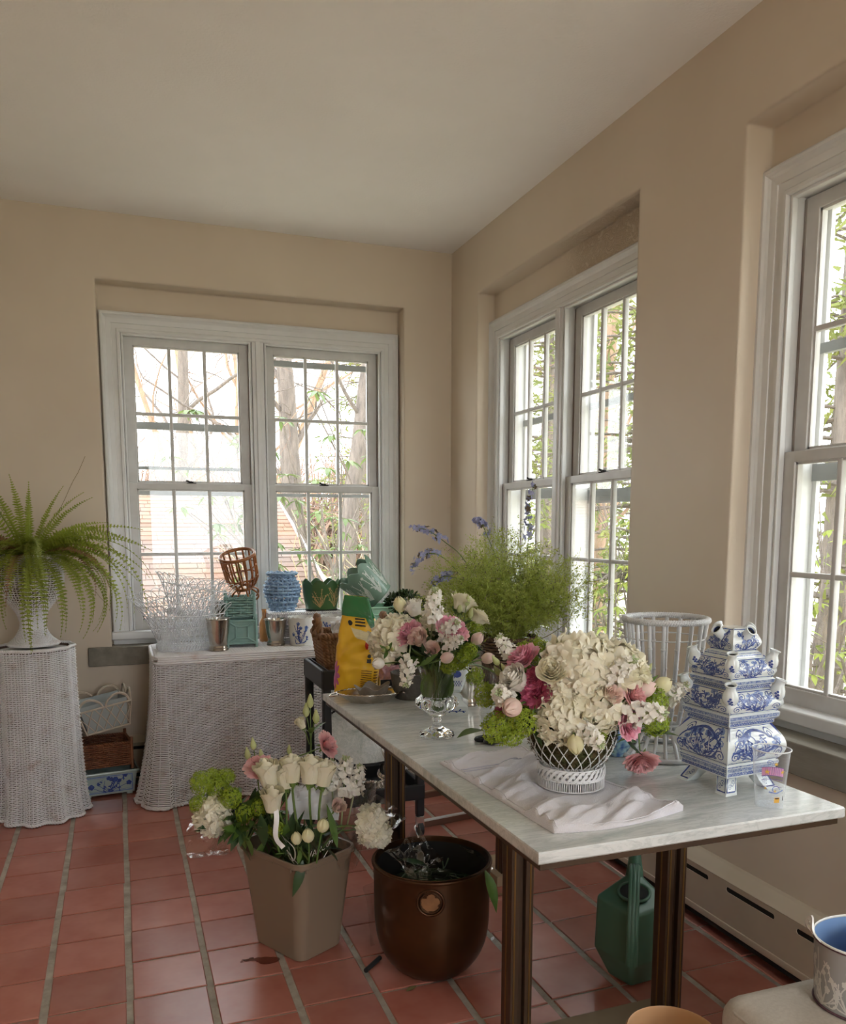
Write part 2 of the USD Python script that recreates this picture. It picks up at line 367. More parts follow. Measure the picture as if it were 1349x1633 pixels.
def sash(parent, name, u0, u1, v0, v1, w, stile=0.054, top=0.05, bot=0.05, mid=None, cols=3, th=0.034, mu=0.019):
    """one sash: frame and muntins as a mesh, each pane a child"""
    m = MB()
    m.rbox((u0, w, v0), (u0 + stile, w + th, v1), 0.003); m.rbox((u1 - stile, w, v0), (u1, w + th, v1), 0.003)
    m.rbox((u0 + stile - .004, w + .0005, v1 - top), (u1 - stile + .004, w + th - .0005, v1), 0.003); m.rbox((u0 + stile - .004, w + .0005, v0), (u1 - stile + .004, w + th - .0005, v0 + bot), 0.003)
    s = obj(name, m.get(), M_SASH, parent, smooth=30)
    gu = np.linspace(u0 + stile, u1 - stile, cols + 1); gv = [v0 + bot, mid, v1 - top]
    # narrow bead round the glass and the muntin bars
    for k in range(1, cols):
        b = MB(); b.rbox((gu[k] - mu / 2, w + .004, v0 + bot - .003), (gu[k] + mu / 2, w + th - .004, v1 - top + .003), .004); obj("muntin", b.get(), M_SASH, s, smooth=30)
    b = MB(); b.rbox((u0 + stile - .003, w + .0055, mid - mu / 2), (u1 - stile + .003, w + th - .0055, mid + mu / 2), .004); obj("muntin", b.get(), M_SASH, s, smooth=30)
    b = MB()
    for (a0, a1, c0, c1) in ((u0 + stile, u1 - stile, v1 - top - .008, v1 - top), (u0 + stile, u1 - stile, v0 + bot, v0 + bot + .008), (u0 + stile, u0 + stile + .008, v0 + bot, v1 - top), (u1 - stile - .008, u1 - stile, v0 + bot, v1 - top)):
        b.box((a0, w + .008, c0), (a1, w + th - .004, c1))
    obj("glazing_bead", b.get(), M_SASH, s)
    for k in range(cols):
        for r in range(2):
            g = MB(); g.box((gu[k] + .002, w + th * .5 - .0015, gv[r] + .002), (gu[k + 1] - .002, w + th * .5 + .0015, gv[r + 1] - .002)); obj("pane", g.get(), M_PANE, s)
    return s

def window(name, o, R, bars, width=NW):
    """a pair of double-hung windows in one casing; local u from the casing's outer left edge, w from the room side of the wall"""
    T = np.eye(4); T[:3, :3] = R; T[:3, 3] = o
    t = thing(name, None, None, T, kind="structure")
    wc = 0.115
    prof = np.array([(0, 0), (0, .034), (.006, .038), (.016, .038), (.024, .030), (.034, .024), (.060, .022), (.062, .018), (.088, .018), (.092, .024), (.104, .024), (.110, .018), (.112, 0)])
    zt = 2.715
    rings = []
    for a, h in prof:
        rings.append([(a, wc - h, 0.88), (a, wc - h, zt - a), (width - a, wc - h, zt - a), (width - a, wc - h, 0.88)])
    v = np.array(rings).reshape(-1, 3); f = grid_faces(len(prof), 4)
    obj("casing", (v, f[:, ::-1]), M_TRIM, t)
    m = MB(); m.rbox((-0.012, wc - .062, 0.832), (width + .012, wc + .05, 0.88), .008); m.box((0.0, wc - .03, 0.80), (width, wc, 0.832)); obj("stool", m.get(), M_TRIM, t, smooth=30)
    mid = width / 2
    m = MB(); m.rbox((mid - .0365, wc - .018, .88), (mid + .0365, wc + .17, 2.607), .004); m.rbox((mid - .014, wc - .026, .88), (mid + .014, wc, 2.61), .004)
    obj("mullion", m.get(), M_TRIM, t, smooth=30)
    m = MB()      # jambs, head, stops and exterior sill around both openings
    for (a, b) in ((.112, mid - .040), (mid + .040, width - .112)):
        m.box((a - .02, wc, .86), (a, wc + .185, 2.63)); m.box((b, wc, .86), (b + .02, wc + .185, 2.63)); m.box((a - .02, wc, 2.605), (b + .02, wc + .185, 2.63))
        for (c, d) in ((a, a + .012), (b - .012, b)): m.rbox((c, wc - .012, .88), (d, wc + .012, 2.606), .003)
        m.rbox((a + .010, wc - .012, 2.594), (b - .010, wc + .012, 2.606), .003)
    m.box((.09, wc + .012, .835), (width - .09, wc + .30, .872))
    obj("jamb", m.get(), M_TRIM, t, smooth=30)
    for q, (a, b) in enumerate(((.112, mid - .040), (mid + .040, width - .112))):
        lo = sash(t, "lower_sash", a + .003, b - .003, .874, 1.757, wc + .014, bot=.062, top=.037, mid=1.333)
        sash(t, "upper_sash", a + .010, b - .010, 1.727, 2.600, wc + .052, top=.048, bot=.037, mid=2.163)
        lk = MB(); c = (a + b) / 2
        lk.rbox((c - .028, wc + .018, 1.757), (c + .028, wc + .044, 1.762), .002); lk.rbox((c - .018, wc + .022, 1.762), (c + .012, wc + .040, 1.772), .004); lk.tube([(c - .012, wc + .03, 1.768), (c - .03, wc + .025, 1.775)], .005, 8)
        obj("sash_lock", lk.get(), M_DARK, lo, label="dark sash lock")
        tr = MB()
        for (c, s) in ((a, 1), (b, -1)):
            tr.rbox((c, wc + .050, 1.76), (c + s * .012, wc + .068, 2.598), .003); tr.rbox((c, wc + .072, 1.76), (c + s * .010, wc + .086, 2.598), .003)
        obj("sash_track", tr.get(), M_TRACK, t, smooth=30)
        st = MB(); w = wc + .155
        st.box((a, w, .875), (a + .018, w + .018, 2.60)); st.box((b - .018, w, .875), (b, w + .018, 2.60)); st.box((a + .018, w, 2.58), (b - .018, w + .018, 2.60)); st.box((a + .018, w, .875), (b - .018, w + .018, .900))
        sf = obj("storm_frame", st.get(), M_TRIM, t)
        for z, hgt in bars[q]: st = MB(); st.box((a, w - .004, z), (b, w + .02, z + hgt)); obj("storm_rail", st.get(), M_STORM, sf)
    return t
window("window_1", (-0.05, YW, 0), R_BACK, ([(2.085, .042), (1.845, .018), (1.69, .03)], [(2.505, .035), (1.69, .02)]))
window("window_2", (XW, 4.700, 0), R_RIGHT, ([(2.10, .035), (1.66, .06)], [(2.10, .035), (1.62, .07)]), 1.655)
window("window_3", (XW, 2.437, 0), R_RIGHT, ([(2.10, .035), (1.66, .06)], [(2.10, .035), (1.62, .07)]), 1.655)
window("window_4", (XW, 0.106, 0), R_RIGHT, ([(2.10, .035), (1.66, .06)], [(2.10, .035), (1.62, .07)]), 1.655)
# concrete ledges under the windows
def ledge(name, o, R, u0, u1):
    m = MB(); m.rbox((u0, -.035, .695), (u1, .125, .803), .004); v, f = m.get(); return obj(name, (place(v, o, R), f), M_CONC, kind="structure")
ledge("trim_1", (0, YW, 0), R_BACK, -.19, 1.87)
ledge("trim_2", (XW, YW, 0), R_RIGHT, U(4.80), U(2.93))
ledge("trim_3", (XW, YW, 0), R_RIGHT, U(2.56), U(0.66))
ledge("trim_4", (XW, YW, 0), R_RIGHT, U(0.24), U(-1.7))

# baseboard heaters: long covers with slots
def heater(o, R, length, slots, label):
    T = np.eye(4); T[:3, :3] = R; T[:3, 3] = o
    t = thing("baseboard_heater", label, "heater", T)
    pr = np.array([(0, .06), (-.066, .06), (-.070, .066), (-.070, .225), (-.064, .236), (-.016, .262), (0, .262)])
    holes = Polygon([(0, .072), (length, .072), (length, .232), (0, .232)])
    for (s, e) in slots: holes = holes.difference(LineString([(s + .01, .205), (e - .01, .205)]).buffer(.0095))
    m = MB(); v, f = extrude(holes, .003).get(); m.add(np.stack([v[:, 0], -.070 + v[:, 2], v[:, 1]], 1), f)
    obj("front_panel", m.get(), M_HEAT, t)
    m = MB(); c = np.array([(-.070, .232), (-.072, .236), (-.060, .243), (-.016, .264), (0, .268), (0, .262), (-.016, .258), (-.066, .232)])
    v, f = extrude(Polygon(c), length).get(); m.add(np.stack([v[:, 2], v[:, 0], v[:, 1]], 1), f)
    obj("top_cover", m.get(), M_HEAT, t)
    m = MB(); m.rbox((0, -.074, .052), (length, -.060, .078), .004); obj("lower_lip", m.get(), M_HEAT, t, smooth=30)
    m = MB(); m.box((0, -.064, .03), (length, -.002, .225)); obj("inner_element", m.get(), M_DARK, t)
    for e in (0, length):
        m = MB(); m.box((e - .004, -.072, .02), (e + .004, 0, .264)); obj("end_cap", m.get(), M_HEAT, t)
    return t
sl = [(0.06 + .33 * k, 0.06 + .33 * k + .235) for k in range(16)]
heater((XW, YW - 0.12, 0), R_RIGHT, 5.6, [s for s in sl if s[1] < 5.5], "cream slotted baseboard heater along the right wall under the windows")
heater((XL + 0.005, YW, 0), R_BACK, 2.9, [(.20 + .33 * k, .20 + .33 * k + .22) for k in range(8) if .20 + .33 * k + .22 < 2.85], "cream slotted baseboard heater along the back wall behind the wicker pieces")

# ---------------------------------------------------------------- the garden outside
M_BARK = mat("grey_bark", (0.23, 0.19, 0.165), 0.95, var=(0.13, 0.11, 0.10), scale=6, bump=0.8, bscale=14, bdist=0.03, world=True, stretch=(3, 3, 0.6))
M_BARK2 = mat("tan_bark", (0.42, 0.28, 0.19), 0.95, var=(0.27, 0.18, 0.13), scale=5, bump=0.8, bscale=12, bdist=0.03, world=True, stretch=(3, 3, 0.6))
M_TWIG = mat("pale_twig", (0.26, 0.17, 0.13), 0.9)
M_LAWN = mat("winter_lawn", (0.60, 0.53, 0.40), 0.95, var=(0.50, 0.49, 0.32), scale=0.7, bump=0.5, bscale=30, bdist=0.03, world=True)
M_SHINGLE = mat("weathered_shingle", (0.165, 0.135, 0.125), 0.95, var=(0.235, 0.125, 0.08), scale=1.1, bump=0.3, bscale=40, bdist=0.004, rand=0.16, world=True, detail=7)
M_LEAFG = mat("rhododendron_leaf", (0.085, 0.14, 0.055), 0.45, var=(0.16, 0.22, 0.06), scale=3, translucent=0.35, world=True)
M_LEAFY = mat("yellow_green_leaf", (0.30, 0.33, 0.06), 0.5, var=(0.16, 0.24, 0.05), scale=3, translucent=0.45, world=True)
M_NEEDLE = mat("conifer_needles", (0.12, 0.16, 0.05), 0.8, var=(0.25, 0.26, 0.07), scale=1.4, translucent=0.25, world=True)
M_DRY = mat("dry_stem", (0.52, 0.40, 0.24), 0.9)
g = MB(); g.box((-60, -40, -1.2), (XL - 0.31, 90, -0.62)); g.box((XW + 0.31, -40, -1.2), (70, 90, -0.62)); g.box((XL - 0.31, YW + 0.31, -1.2), (XW + 0.31, 90, -0.62)); g.box((XL - 0.31, -40, -1.2), (XW + 0.31, YF - 0.31, -0.62))
tag(obj("ground", g.get(), M_LAWN), kind="structure")

# neighbouring roof
def roofz(y): return 2.02 - 0.36 * (13.0 - y)
t = thing("garage", "low neighbouring building whose sunlit shingled roof fills the lower panes of the left window", "building")
M_SIDE = mat("pale_clapboard", (0.62, 0.60, 0.55), 0.8)
m = MB(); m.box((-9.7, 9.0, -0.62), (2.05, 13.4, 0.42)); obj("wall_body", m.get(), M_SIDE, t)
m = MB()
v = [(-10, 8.55, roofz(8.55)), (2.29, 8.55, roofz(8.55)), (2.29, 13.0, roofz(13)), (-10, 13.0, roofz(13)), (-10, 13.55, roofz(12.0)), (2.29, 13.55, roofz(12.0))]
v = np.array(v); m.add(np.vstack([v, v - [0, 0, .12]]), np.array([[0, 1, 2, 3], [3, 2, 5, 4], [7, 6, 9, 8], [8, 9, 11, 10], [0, 6, 7, 1], [1, 7, 8, 2], [2, 8, 11, 5], [5, 11, 10, 4], [3, 9, 6, 0], [4, 10, 9, 3]]))
obj("roof_deck", m.get(), M_SHINGLE, t)
m = MB(); nsh = 0; sl = math.atan(0.36)
rows = int((13.0 - 8.55) / 0.15)
for r in range(rows):
    y0 = 8.50 + 0.15 * r; x = -9.6 + (0.15 if r % 2 else 0.0)
    while x < 2.25:
        wd = RNG.uniform(0.26, 0.36); x1 = min(x + wd, 2.30)
        L = 0.20; z0 = roofz(y0) + 0.017 + RNG.uniform(-.002, .002)
        e = RNG.uniform(-.006, .006)
        c = np.array([[x + .004, y0 + e, z0], [x1 - .004, y0 + e, z0], [x1 - .004, y0 + L, roofz(y0 + L) + .004], [x + .004, y0 + L, roofz(y0 + L) + .004]])
        vv = np.vstack([c, c - [0, 0, .013]]); ff = np.array([[0, 1, 2, 3], [0, 4, 5, 1], [1, 5, 6, 2], [3, 7, 4, 0]])
        inview = -1.6 < x < 2.3 and y0 > 9.4 and (y0 < 11.75)
        if inview and nsh < 298: obj("shingle", (vv, ff), M_SHINGLE, t); nsh += 1
        else: m.add(vv, ff)
        x = x1
obj("shingle_field", m.get(), M_SHINGLE, t, kind="stuff")
m = MB(); m.box((-10, 12.93, roofz(13) - .01), (2.3, 13.07, roofz(13) + .035)); obj("ridge_cap", m.get(), M_SHINGLE, t)
m = MB(); m.box((2.27, 8.5, -.1), (2.33, 8.6, .45))
p0, p1 = np.array([2.31, 8.5, roofz(8.5) - .06]), np.array([2.31, 13.0, roofz(13) - .06]); v, f = flat_tube(np.array([p0, p1]), .18, .04, [1, 0, 0]); obj("rake_board", (v, f), M_TRIM, t)

def limb(p, d, L, n, wob, droop=0.0, rg=RNG):
    pts = [np.array(p, float)]; d = np.array(d, float); d /= np.linalg.norm(d)
    for _ in range(n):
        d = d + rg.normal(0, wob, 3) + [0, 0, droop]; d /= np.linalg.norm(d); pts.append(pts[-1] + d * L / n)
    return np.array(pts)

def bare_tree(label, base, top, r0, mt, nb=7, seed=1, first=0.35, name="bare_tree", forks=()):
    rg = np.random.default_rng(seed); base, top = np.array(base, float), np.array(top, float)
    t = thing(name, label, "tree")
    n = 14; s = np.linspace(0, 1, n)[:, None]
    tr = base + (top - base) * s + np.cumsum(rg.normal(0, .02, (n, 3)) * [1, 1, 0], 0) * np.linalg.norm(top - base) / 7
    m = MB(); m.tube(tr, np.linspace(r0 * 1.25, r0 * .45, n), 9); obj("trunk", m.get(), mt, t, smooth=True)
    tw = MB()
    H = np.linalg.norm(top - base)
    for k in range(nb):
        q = first + (1 - first) * (k + rg.uniform(0, .8)) / nb; i = min(int(q * (n - 1)), n - 2)
        a = forks[k] if k < len(forks) else rg.uniform(0, 2 * PI)
        d = np.array([math.cos(a), math.sin(a) * .6, rg.uniform(.5, 1.3)])
        lb = limb(tr[i], d, H * rg.uniform(.22, .42), 8, .13, .03, rg)
        rr = r0 * (1 - q * .6) * rg.uniform(.28, .5)
        m = MB(); m.tube(lb, np.linspace(rr, rr * .3, len(lb)), 6); obj("branch", m.get(), mt, t, smooth=True)
        for _ in range(7):
            j = rg.integers(2, len(lb)); d2 = rg.normal(0, 1, 3) + [0, 0, .5]
            w = limb(lb[j], d2, H * rg.uniform(.07, .17), 5, .25, 0, rg); tw.tube(w, np.linspace(rr * .28, rr * .08, len(w)), 4, cap=False)
            for _ in range(3):
                w2 = limb(w[rg.integers(1, len(w))], rg.normal(0, 1, 3) + [0, 0, .3], H * rg.uniform(.03, .08), 4, .3, 0, rg); tw.tube(w2, rr * .08, 3, cap=False)
    obj("twigs", tw.get(), M_TWIG if mt is M_BARK2 else M_BARK, t, kind="stuff")
    return t
GZ = -0.62
def at(px, py, Y):
    """a point at depth Y of the garden, from its bearing and height in the photograph"""
    M3 = np.stack([right, -up, fwd]); d = M3.T @ np.array([(px - 674.5) / F_PX, (py - 1006.3) / F_PX, 1.0]); return np.array([0, 0, 1.5]) + d * (Y / d[1])
def tr_line(p0, p1, Y):
    a, b = at(p0[0], p0[1], Y), at(p1[0], p1[1], Y); d = (b - a) / (b[2] - a[2])
    return a + d * (GZ - a[2]), b + d * 2.6
def treeat(label, p0, p1, Y, r, mt, **k):
    a, b = tr_line(p0, p1, Y); return bare_tree(label, a, b, r, mt, **k)
treeat("dark grey straight bare tree standing behind the middle panes of the left sash", (284, 770), (283, 570), 17.0, .135, M_BARK, seed=3, forks=(0.6, 2.4, -.4, 3.0))
treeat("sunlit tan bare tree with a low fork at the right edge of the left sash", (385, 770), (376, 590), 18.0, .14, M_BARK2, seed=4, forks=(2.6, 3.3, .2))
treeat("thin leaning bare tree at the far left of the left sash", (268, 770), (225, 620), 15.0, .055, M_BARK2, seed=6, nb=9, first=.15)
treeat("slender grey bare tree leaning right low behind the left sash", (322, 775), (300, 660), 20.0, .07, M_BARK2, seed=8, nb=9)
treeat("thick grey bare tree trunk in the left panes of the right sash", (467, 775), (457, 590), 15.0, .20, M_BARK, seed=9, forks=(2.7, .3, 3.4, 2.2))
treeat("pale sunlit bare tree just left of the thick grey trunk", (436, 775), (430, 600), 19.0, .13, M_BARK2, seed=10, forks=(.4, .2))
treeat("tan bare tree leaning right across the middle panes of the right sash", (476, 700), (520, 590), 20.0, .11, M_BARK2, seed=12, nb=5)
treeat("straight brown tree trunk in the right panes of the right sash", (556, 770), (574, 590), 14.0, .155, M_BARK, seed=13, nb=6, first=.5)
treeat("sunlit pink-tan tree trunk outside the middle window of the right wall", (945, 1000), (966, 760), 11.0, .16, M_BARK2, seed=14, nb=7, first=.3)
for k, (px, Y, h, lb) in enumerate(((215, 34, 3.0, "far thicket at the left edge of the left sash"), (300, 40, 3.2, "far thicket behind the dark straight tree"), (372, 36, 2.8, "far thicket behind the tan forked tree"), (455, 38, 3.0, "far thicket behind the thick grey trunk"), (530, 35, 3.2, "far thicket behind the big-leaved shrub"), (610, 37, 3.4, "far thicket hidden mostly by the window corner"))):
    rg = np.random.default_rng(40 + k); p = at(px, 842, Y); p[2] = GZ
    t = thing("thicket", "pinkish bare " + lb, "bushes"); m = MB(); m2 = MB()
    for _ in range(110):
        b = p + [rg.uniform(-2.6, 2.6), rg.uniform(-1, 1), 0]
        w = limb(b, [rg.normal(0, .25), 0, 1], h * rg.uniform(.8, 1.7), 6, .14, 0, rg); m.tube(w, np.linspace(.07, .02, 7), 4, cap=False)
        for _ in range(6):
            w2 = limb(w[rg.integers(2, 7)], rg.normal(0, 1, 3) + [0, 0, .6], rg.uniform(.5, 1.3), 4, .25, 0, rg); m2.tube(w2, .020, 3, cap=False)
    obj("stems", m.get(), M_TWIG, t, kind="stuff"); obj("twigs", m2.get(), M_TWIG, t, kind="stuff")

def leaf_mesh(L, W, fold=.25, curl=.3, nu=5):
    """one leaf along +x, midrib at y=0, curling down"""
    u = np.linspace(0, 1, nu); w = W * np.sin(PI * np.clip(u, .02, .985) ** .85) * .5
    z = -curl * L * u ** 2 * .5
    v = np.stack([np.stack([u * L, -w, z + fold * w], 1), np.stack([u * L, 0 * u, z], 1), np.stack([u * L, w, z + fold * w], 1)], 1).reshape(-1, 3)
    return v, grid_faces(nu, 3)
def basis(d, upv=(0, 0, 1)):
    x = np.asarray(d, float); x /= np.linalg.norm(x); y = np.cross(upv, x); ny = np.linalg.norm(y)
    y = y / ny if ny > 1e-3 else np.array([0, 1.0, 0]); return np.stack([x, y, np.cross(x, y)], 1)
def leafy_shrub(name, label, base, spread, h, nst, mt, leafL, seed, per=5, whorls=4, cat="shrub", stem=M_BARK):
    rg = np.random.default_rng(seed); t = thing(name, label, cat); ms = MB(); nl = 0; rest = MB()
    for s in range(nst):
        b = np.array(base) + rg.uniform(-.25, .25, 3) * [1, 1, 0]
        d = np.array([rg.normal(0, spread), rg.normal(0, spread), 1.0])
        w = limb(b, d, h * rg.uniform(.7, 1.15), 8, .16, .02, rg); ms.tube(w, np.linspace(.018, .006, 9), 5, cap=False)
        for q in range(whorls):
            c = w[rg.integers(4, 9)] + rg.normal(0, .10, 3); ms.tube([w[5], c], .005, 4, cap=False)
            for k in range(per):
                a = 2 * PI * k / per + rg.uniform(0, .5); dd = np.array([math.cos(a), math.sin(a), rg.uniform(-.7, .15)])
                v, f = leaf_mesh(leafL * rg.uniform(.7, 1.2), leafL * .32, .3, rg.uniform(.2, .7)); v = v @ basis(dd).T + c
                if nl < 120: obj("leaf", (v, f), mt, t, smooth=True); nl += 1
                else: rest.add(v, f)
    obj("stem", ms.get(), stem, t)
    if rest.n: obj("foliage", rest.get(), mt, t, kind="stuff", smooth=True)
    return t
pb = at(535, 842, 8.6); pb[2] = GZ
leafy_shrub("rhododendron", "big-leaved evergreen shrub seen through the right sash of the left window", pb, .28, 3.3, 22, M_LEAFG, .17, 5, per=6, whorls=5)
pb = at(1318, 842, 4.4); pb[2] = GZ
leafy_shrub("garden_shrub", "yellow-green leafy shrub close outside the near right-hand window", pb + [.2, .2, 0], .22, 2.7, 20, M_LEAFY, .13, 15, per=5, whorls=5)
pb = at(992, 842, 9.5); pb[2] = GZ
leafy_shrub("leafy_bush", "light green bush beside the sunlit trunk outside the middle window", pb, .25, 3.0, 18, M_LEAFY, .16, 16, per=6, whorls=5)
# dry brush under the rhododendron
rg = np.random.default_rng(77); t = thing("dry_brush", "tangle of dry tan stems low behind the right sash of the left window", "brush"); m = MB()
pb = at(560, 842, 9.8); pb[2] = GZ
for _ in range(220):
    w = limb(pb + [rg.uniform(-1.1, .9), rg.uniform(-.5, .5), rg.uniform(0, 1.2)], [rg.normal(0, .7), rg.normal(0, .4), rg.uniform(.2, 1)], rg.uniform(.6, 1.7), 5, .25, -.03, rg); m.tube(w, np.linspace(.012, .004, 6), 3, cap=False)
obj("stems", m.get(), M_DRY, t, kind="stuff")
def conifer(label, base, h, r, seed, n=900, mt=M_NEEDLE):
    rg = np.random.default_rng(seed); base = np.array(base, float); t = thing("conifer", label, "tree"); m = MB()
    m.tube([base, base + [0, 0, h * .5], base + [rg.uniform(-.1, .1), 0, h]], [.16, .1, .02], 8); obj("trunk", m.get(), M_BARK, t, smooth=True)
    nb = MB(); nd = []; b_ = []
    for k in range(n // 12):
        q = rg.uniform(.05, .98); a = rg.uniform(0, 2 * PI); L = r * (1 - q) ** .7 * rg.uniform(.7, 1.1) + .15
        w = limb(base + [0, 0, h * q], [math.cos(a), math.sin(a), .12], L, 5, .08, -.06, rg); nb.tube(w, np.linspace(.022, .006, 6), 4, cap=False)
        for j in range(34):
            i = rg.integers(1, 6); c = w[i] + rg.normal(0, .10, 3); d = rg.normal(0, 1, 3) + [math.cos(a), math.sin(a), -.2]; d /= np.linalg.norm(d)
            s = np.cross(d, rg.normal(0, 1, 3)); s /= np.linalg.norm(s); Lx = rg.uniform(.10, .22)
            nd.append([c - s * .022, c + s * .022, c + d * Lx])
    obj("bough", nb.get(), M_BARK, t, kind="stuff")
    v = np.array(nd).reshape(-1, 3); obj("needles", (v, np.arange(len(v)).reshape(-1, 3)), mt, t, kind="stuff")
for k, (px, Y, h, r, lb) in enumerate(((870, 12.5, 8.5, 2.2, "tall sunlit conifer behind the left unit of the middle window"), (960, 15.0, 9.0, 2.4, "tall conifer behind the right unit of the middle window"), (1020, 9.5, 8.0, 2.1, "conifer beyond the pier between the two right-hand windows"), (1335, 6.6, 7.5, 2.0, "dark conifer at the very edge of the near right-hand window"), (585, 21.0, 9.0, 2.0, "grey-green conifer showing in the top right panes of the left window"))):
    p = at(px, 842, Y); p[2] = GZ; conifer(lb, p, h, r, 100 + k, n=1500)
for k, (x, y, h, r, lb) in enumerate(((9.0, 4.0, 9.0, 2.0, "dense conifer out of view, nearest the house's far corner"), (9.5, -1.2, 9.0, 2.2, "dense conifer out of view beside the near right-hand window"), (9.5, -6.5, 9.5, 2.4, "dense conifer out of view farthest back along the drive"))): conifer(lb, (x, y, GZ), h, r, 200 + k, n=2200)
bare_tree("tall bare tree out of view at the right whose shadow falls on the neighbouring roof", (5.6, 1.6, GZ), (5.2, 1.9, 13.0), .26, M_BARK, nb=12, seed=21, first=.4)
bare_tree("second tall bare tree out of view at the right, standing nearer the road", (4.2, -2.4, GZ), (4.0, -2.0, 15.0), .28, M_BARK, nb=12, seed=22, first=.4)

# ---------------------------------------------------------------- wicker, wire and pots along the back wall
M_WICK = mat("whitewashed_wicker", (0.68, 0.66, 0.67), 0.6, var=(0.50, 0.33, 0.27), scale=13, ramp=[(0.30, (0.83, 0.82, 0.84)), (0.58, (0.78, 0.76, 0.77)), (0.74, (0.56, 0.45, 0.41))], detail=7)
M_WICK2 = mat("brown_wicker", (0.27, 0.105, 0.045), 0.55, var=(0.17, 0.06, 0.026), scale=18)
M_CREAMW = mat("cream_painted_cane", (0.66, 0.58, 0.48), 0.5, var=(0.57, 0.48, 0.38), scale=16)
M_BLUEW = mat("pale_blue_wicker", (0.25, 0.38, 0.56), 0.55, var=(0.32, 0.46, 0.64), scale=14)
M_TEAL = mat("sea_green_painted_wicker", (0.19, 0.33, 0.29), 0.45, var=(0.24, 0.38, 0.34), scale=14)
M_MINT = mat("mint_green_paint", (0.36, 0.62, 0.46), 0.4, var=(0.42, 0.66, 0.51), scale=6)
M_RATTAN = mat("varnished_rattan", (0.36, 0.125, 0.028), 0.32, var=(0.20, 0.06, 0.015), scale=14, spec=0.6)
M_SEAG = mat("seagrass", (0.29, 0.155, 0.075), 0.7, var=(0.16, 0.075, 0.035), scale=30)
M_WIRE = mat("pale_galvanised_wire", (0.80, 0.81, 0.84), 0.4, 0.0, var=(0.66, 0.68, 0.72), scale=20)
M_SILVER = mat("tarnished_silver", (0.70, 0.66, 0.60), 0.16, 1.0, var=(0.45, 0.39, 0.33), scale=9, bump=0.05, bscale=14)
M_PORC = mat("white_porcelain", (0.78, 0.77, 0.73), 0.12, coat=0.4)
M_DELFT = mat("delft_glaze", (0.70, 0.75, 0.76), 0.10, coat=0.5)
M_BLUE = mat("cobalt_print", (0.028, 0.045, 0.20), 0.15, var=(0.06, 0.11, 0.36), scale=60, coat=0.4)
M_BLUE2 = mat("mid_blue_print", (0.13, 0.20, 0.45), 0.15, var=(0.22, 0.31, 0.56), scale=60, coat=0.4)
M_TOLE = mat("dark_green_tole", (0.045, 0.12, 0.035), 0.28, var=(0.07, 0.16, 0.05), scale=6, coat=0.2)
M_TOLE2 = mat("grey_green_tole", (0.17, 0.29, 0.22), 0.30, var=(0.21, 0.33, 0.26), scale=5, coat=0.2)
M_WHITEP = mat("white_paint_motif", (0.62, 0.68, 0.64), 0.5)
M_GOLDP = mat("gold_paint_motif", (0.50, 0.34, 0.14), 0.4)
M_SOIL = mat("potting_soil", (0.035, 0.022, 0.014), 0.95, var=(0.06, 0.04, 0.025), scale=40, bump=0.8, bscale=60, bdist=0.01)

def weave(S, nst, nrow, r, amp, t0=0.0, t1=1.0, sides=4, closed=True, spp=2, flat=1.0):
    """strands woven in and out of nst stakes; S(s, t) -> points of the surface for s in [0,1), t in [0,1]"""
    m = MB(); ns = nst * spp
    s = np.arange(ns) / ns if closed else np.linspace(0, 1, ns)
    for k in range(nrow):
        t = t0 + (t1 - t0) * (k + .5) / nrow
        p = S(s, np.full_like(s, t)); q = S((s + 1e-3) % 1.0 if closed else s + 1e-3, np.full_like(s, t)); w = S(s, np.full_like(s, t + 1e-3))
        nn = np.cross(q - p, w - p); nn /= np.linalg.norm(nn, axis=1, keepdims=True) + 1e-12
        o = amp * np.cos(PI * np.arange(ns) / spp + PI * k)
        m.tube(p + nn * o[:, None], r, sides, cap=False, closed=closed)
    return m
def stakes(S, nst, r, t0=0.0, t1=1.0, n=12, sides=5, off=0.0, closed=True, every=1):
    m = MB(); t = np.linspace(t0, t1, n)
    for k in range(0, nst, every):
        s0 = (k + off) / nst if closed else k / max(nst - 1, 1); m.tube(S(np.full(n, s0), t), r, sides, cap=False)
    return m
def braid(S, t, n, r, amp, strands=2, turns=40, closed=True):
    """a twisted rope border along s"""
    m = MB(); s = np.arange(n) / n if closed else np.linspace(0, 1, n)
    p = S(s, np.full(n, t)); _, a, b = frames(p, closed)
    for k in range(strands):
        ph = 2 * PI * turns * s + 2 * PI * k / strands; m.tube(p + amp * (np.cos(ph)[:, None] * a + np.sin(ph)[:, None] * b), r, 5, cap=not closed, closed=closed)
    return m
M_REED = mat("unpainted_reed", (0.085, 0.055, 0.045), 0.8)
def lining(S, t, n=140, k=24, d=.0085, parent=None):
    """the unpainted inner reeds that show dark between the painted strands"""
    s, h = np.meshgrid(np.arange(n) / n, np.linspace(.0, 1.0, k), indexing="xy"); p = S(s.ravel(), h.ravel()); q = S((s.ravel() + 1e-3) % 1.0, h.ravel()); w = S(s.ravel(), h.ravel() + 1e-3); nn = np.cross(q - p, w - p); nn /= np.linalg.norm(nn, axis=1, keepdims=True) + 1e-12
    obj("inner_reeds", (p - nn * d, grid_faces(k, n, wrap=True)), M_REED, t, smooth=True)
def round_S(prof):
    prof = np.asarray(prof, float); tt = np.linspace(0, 1, len(prof))
    def S(s, t):
        r = np.interp(t, tt, prof[:, 0]); z = np.interp(t, tt, prof[:, 1]); a = 2 * PI * np.asarray(s); return np.stack([r * np.cos(a), r * np.sin(a), z], -1)
    return S

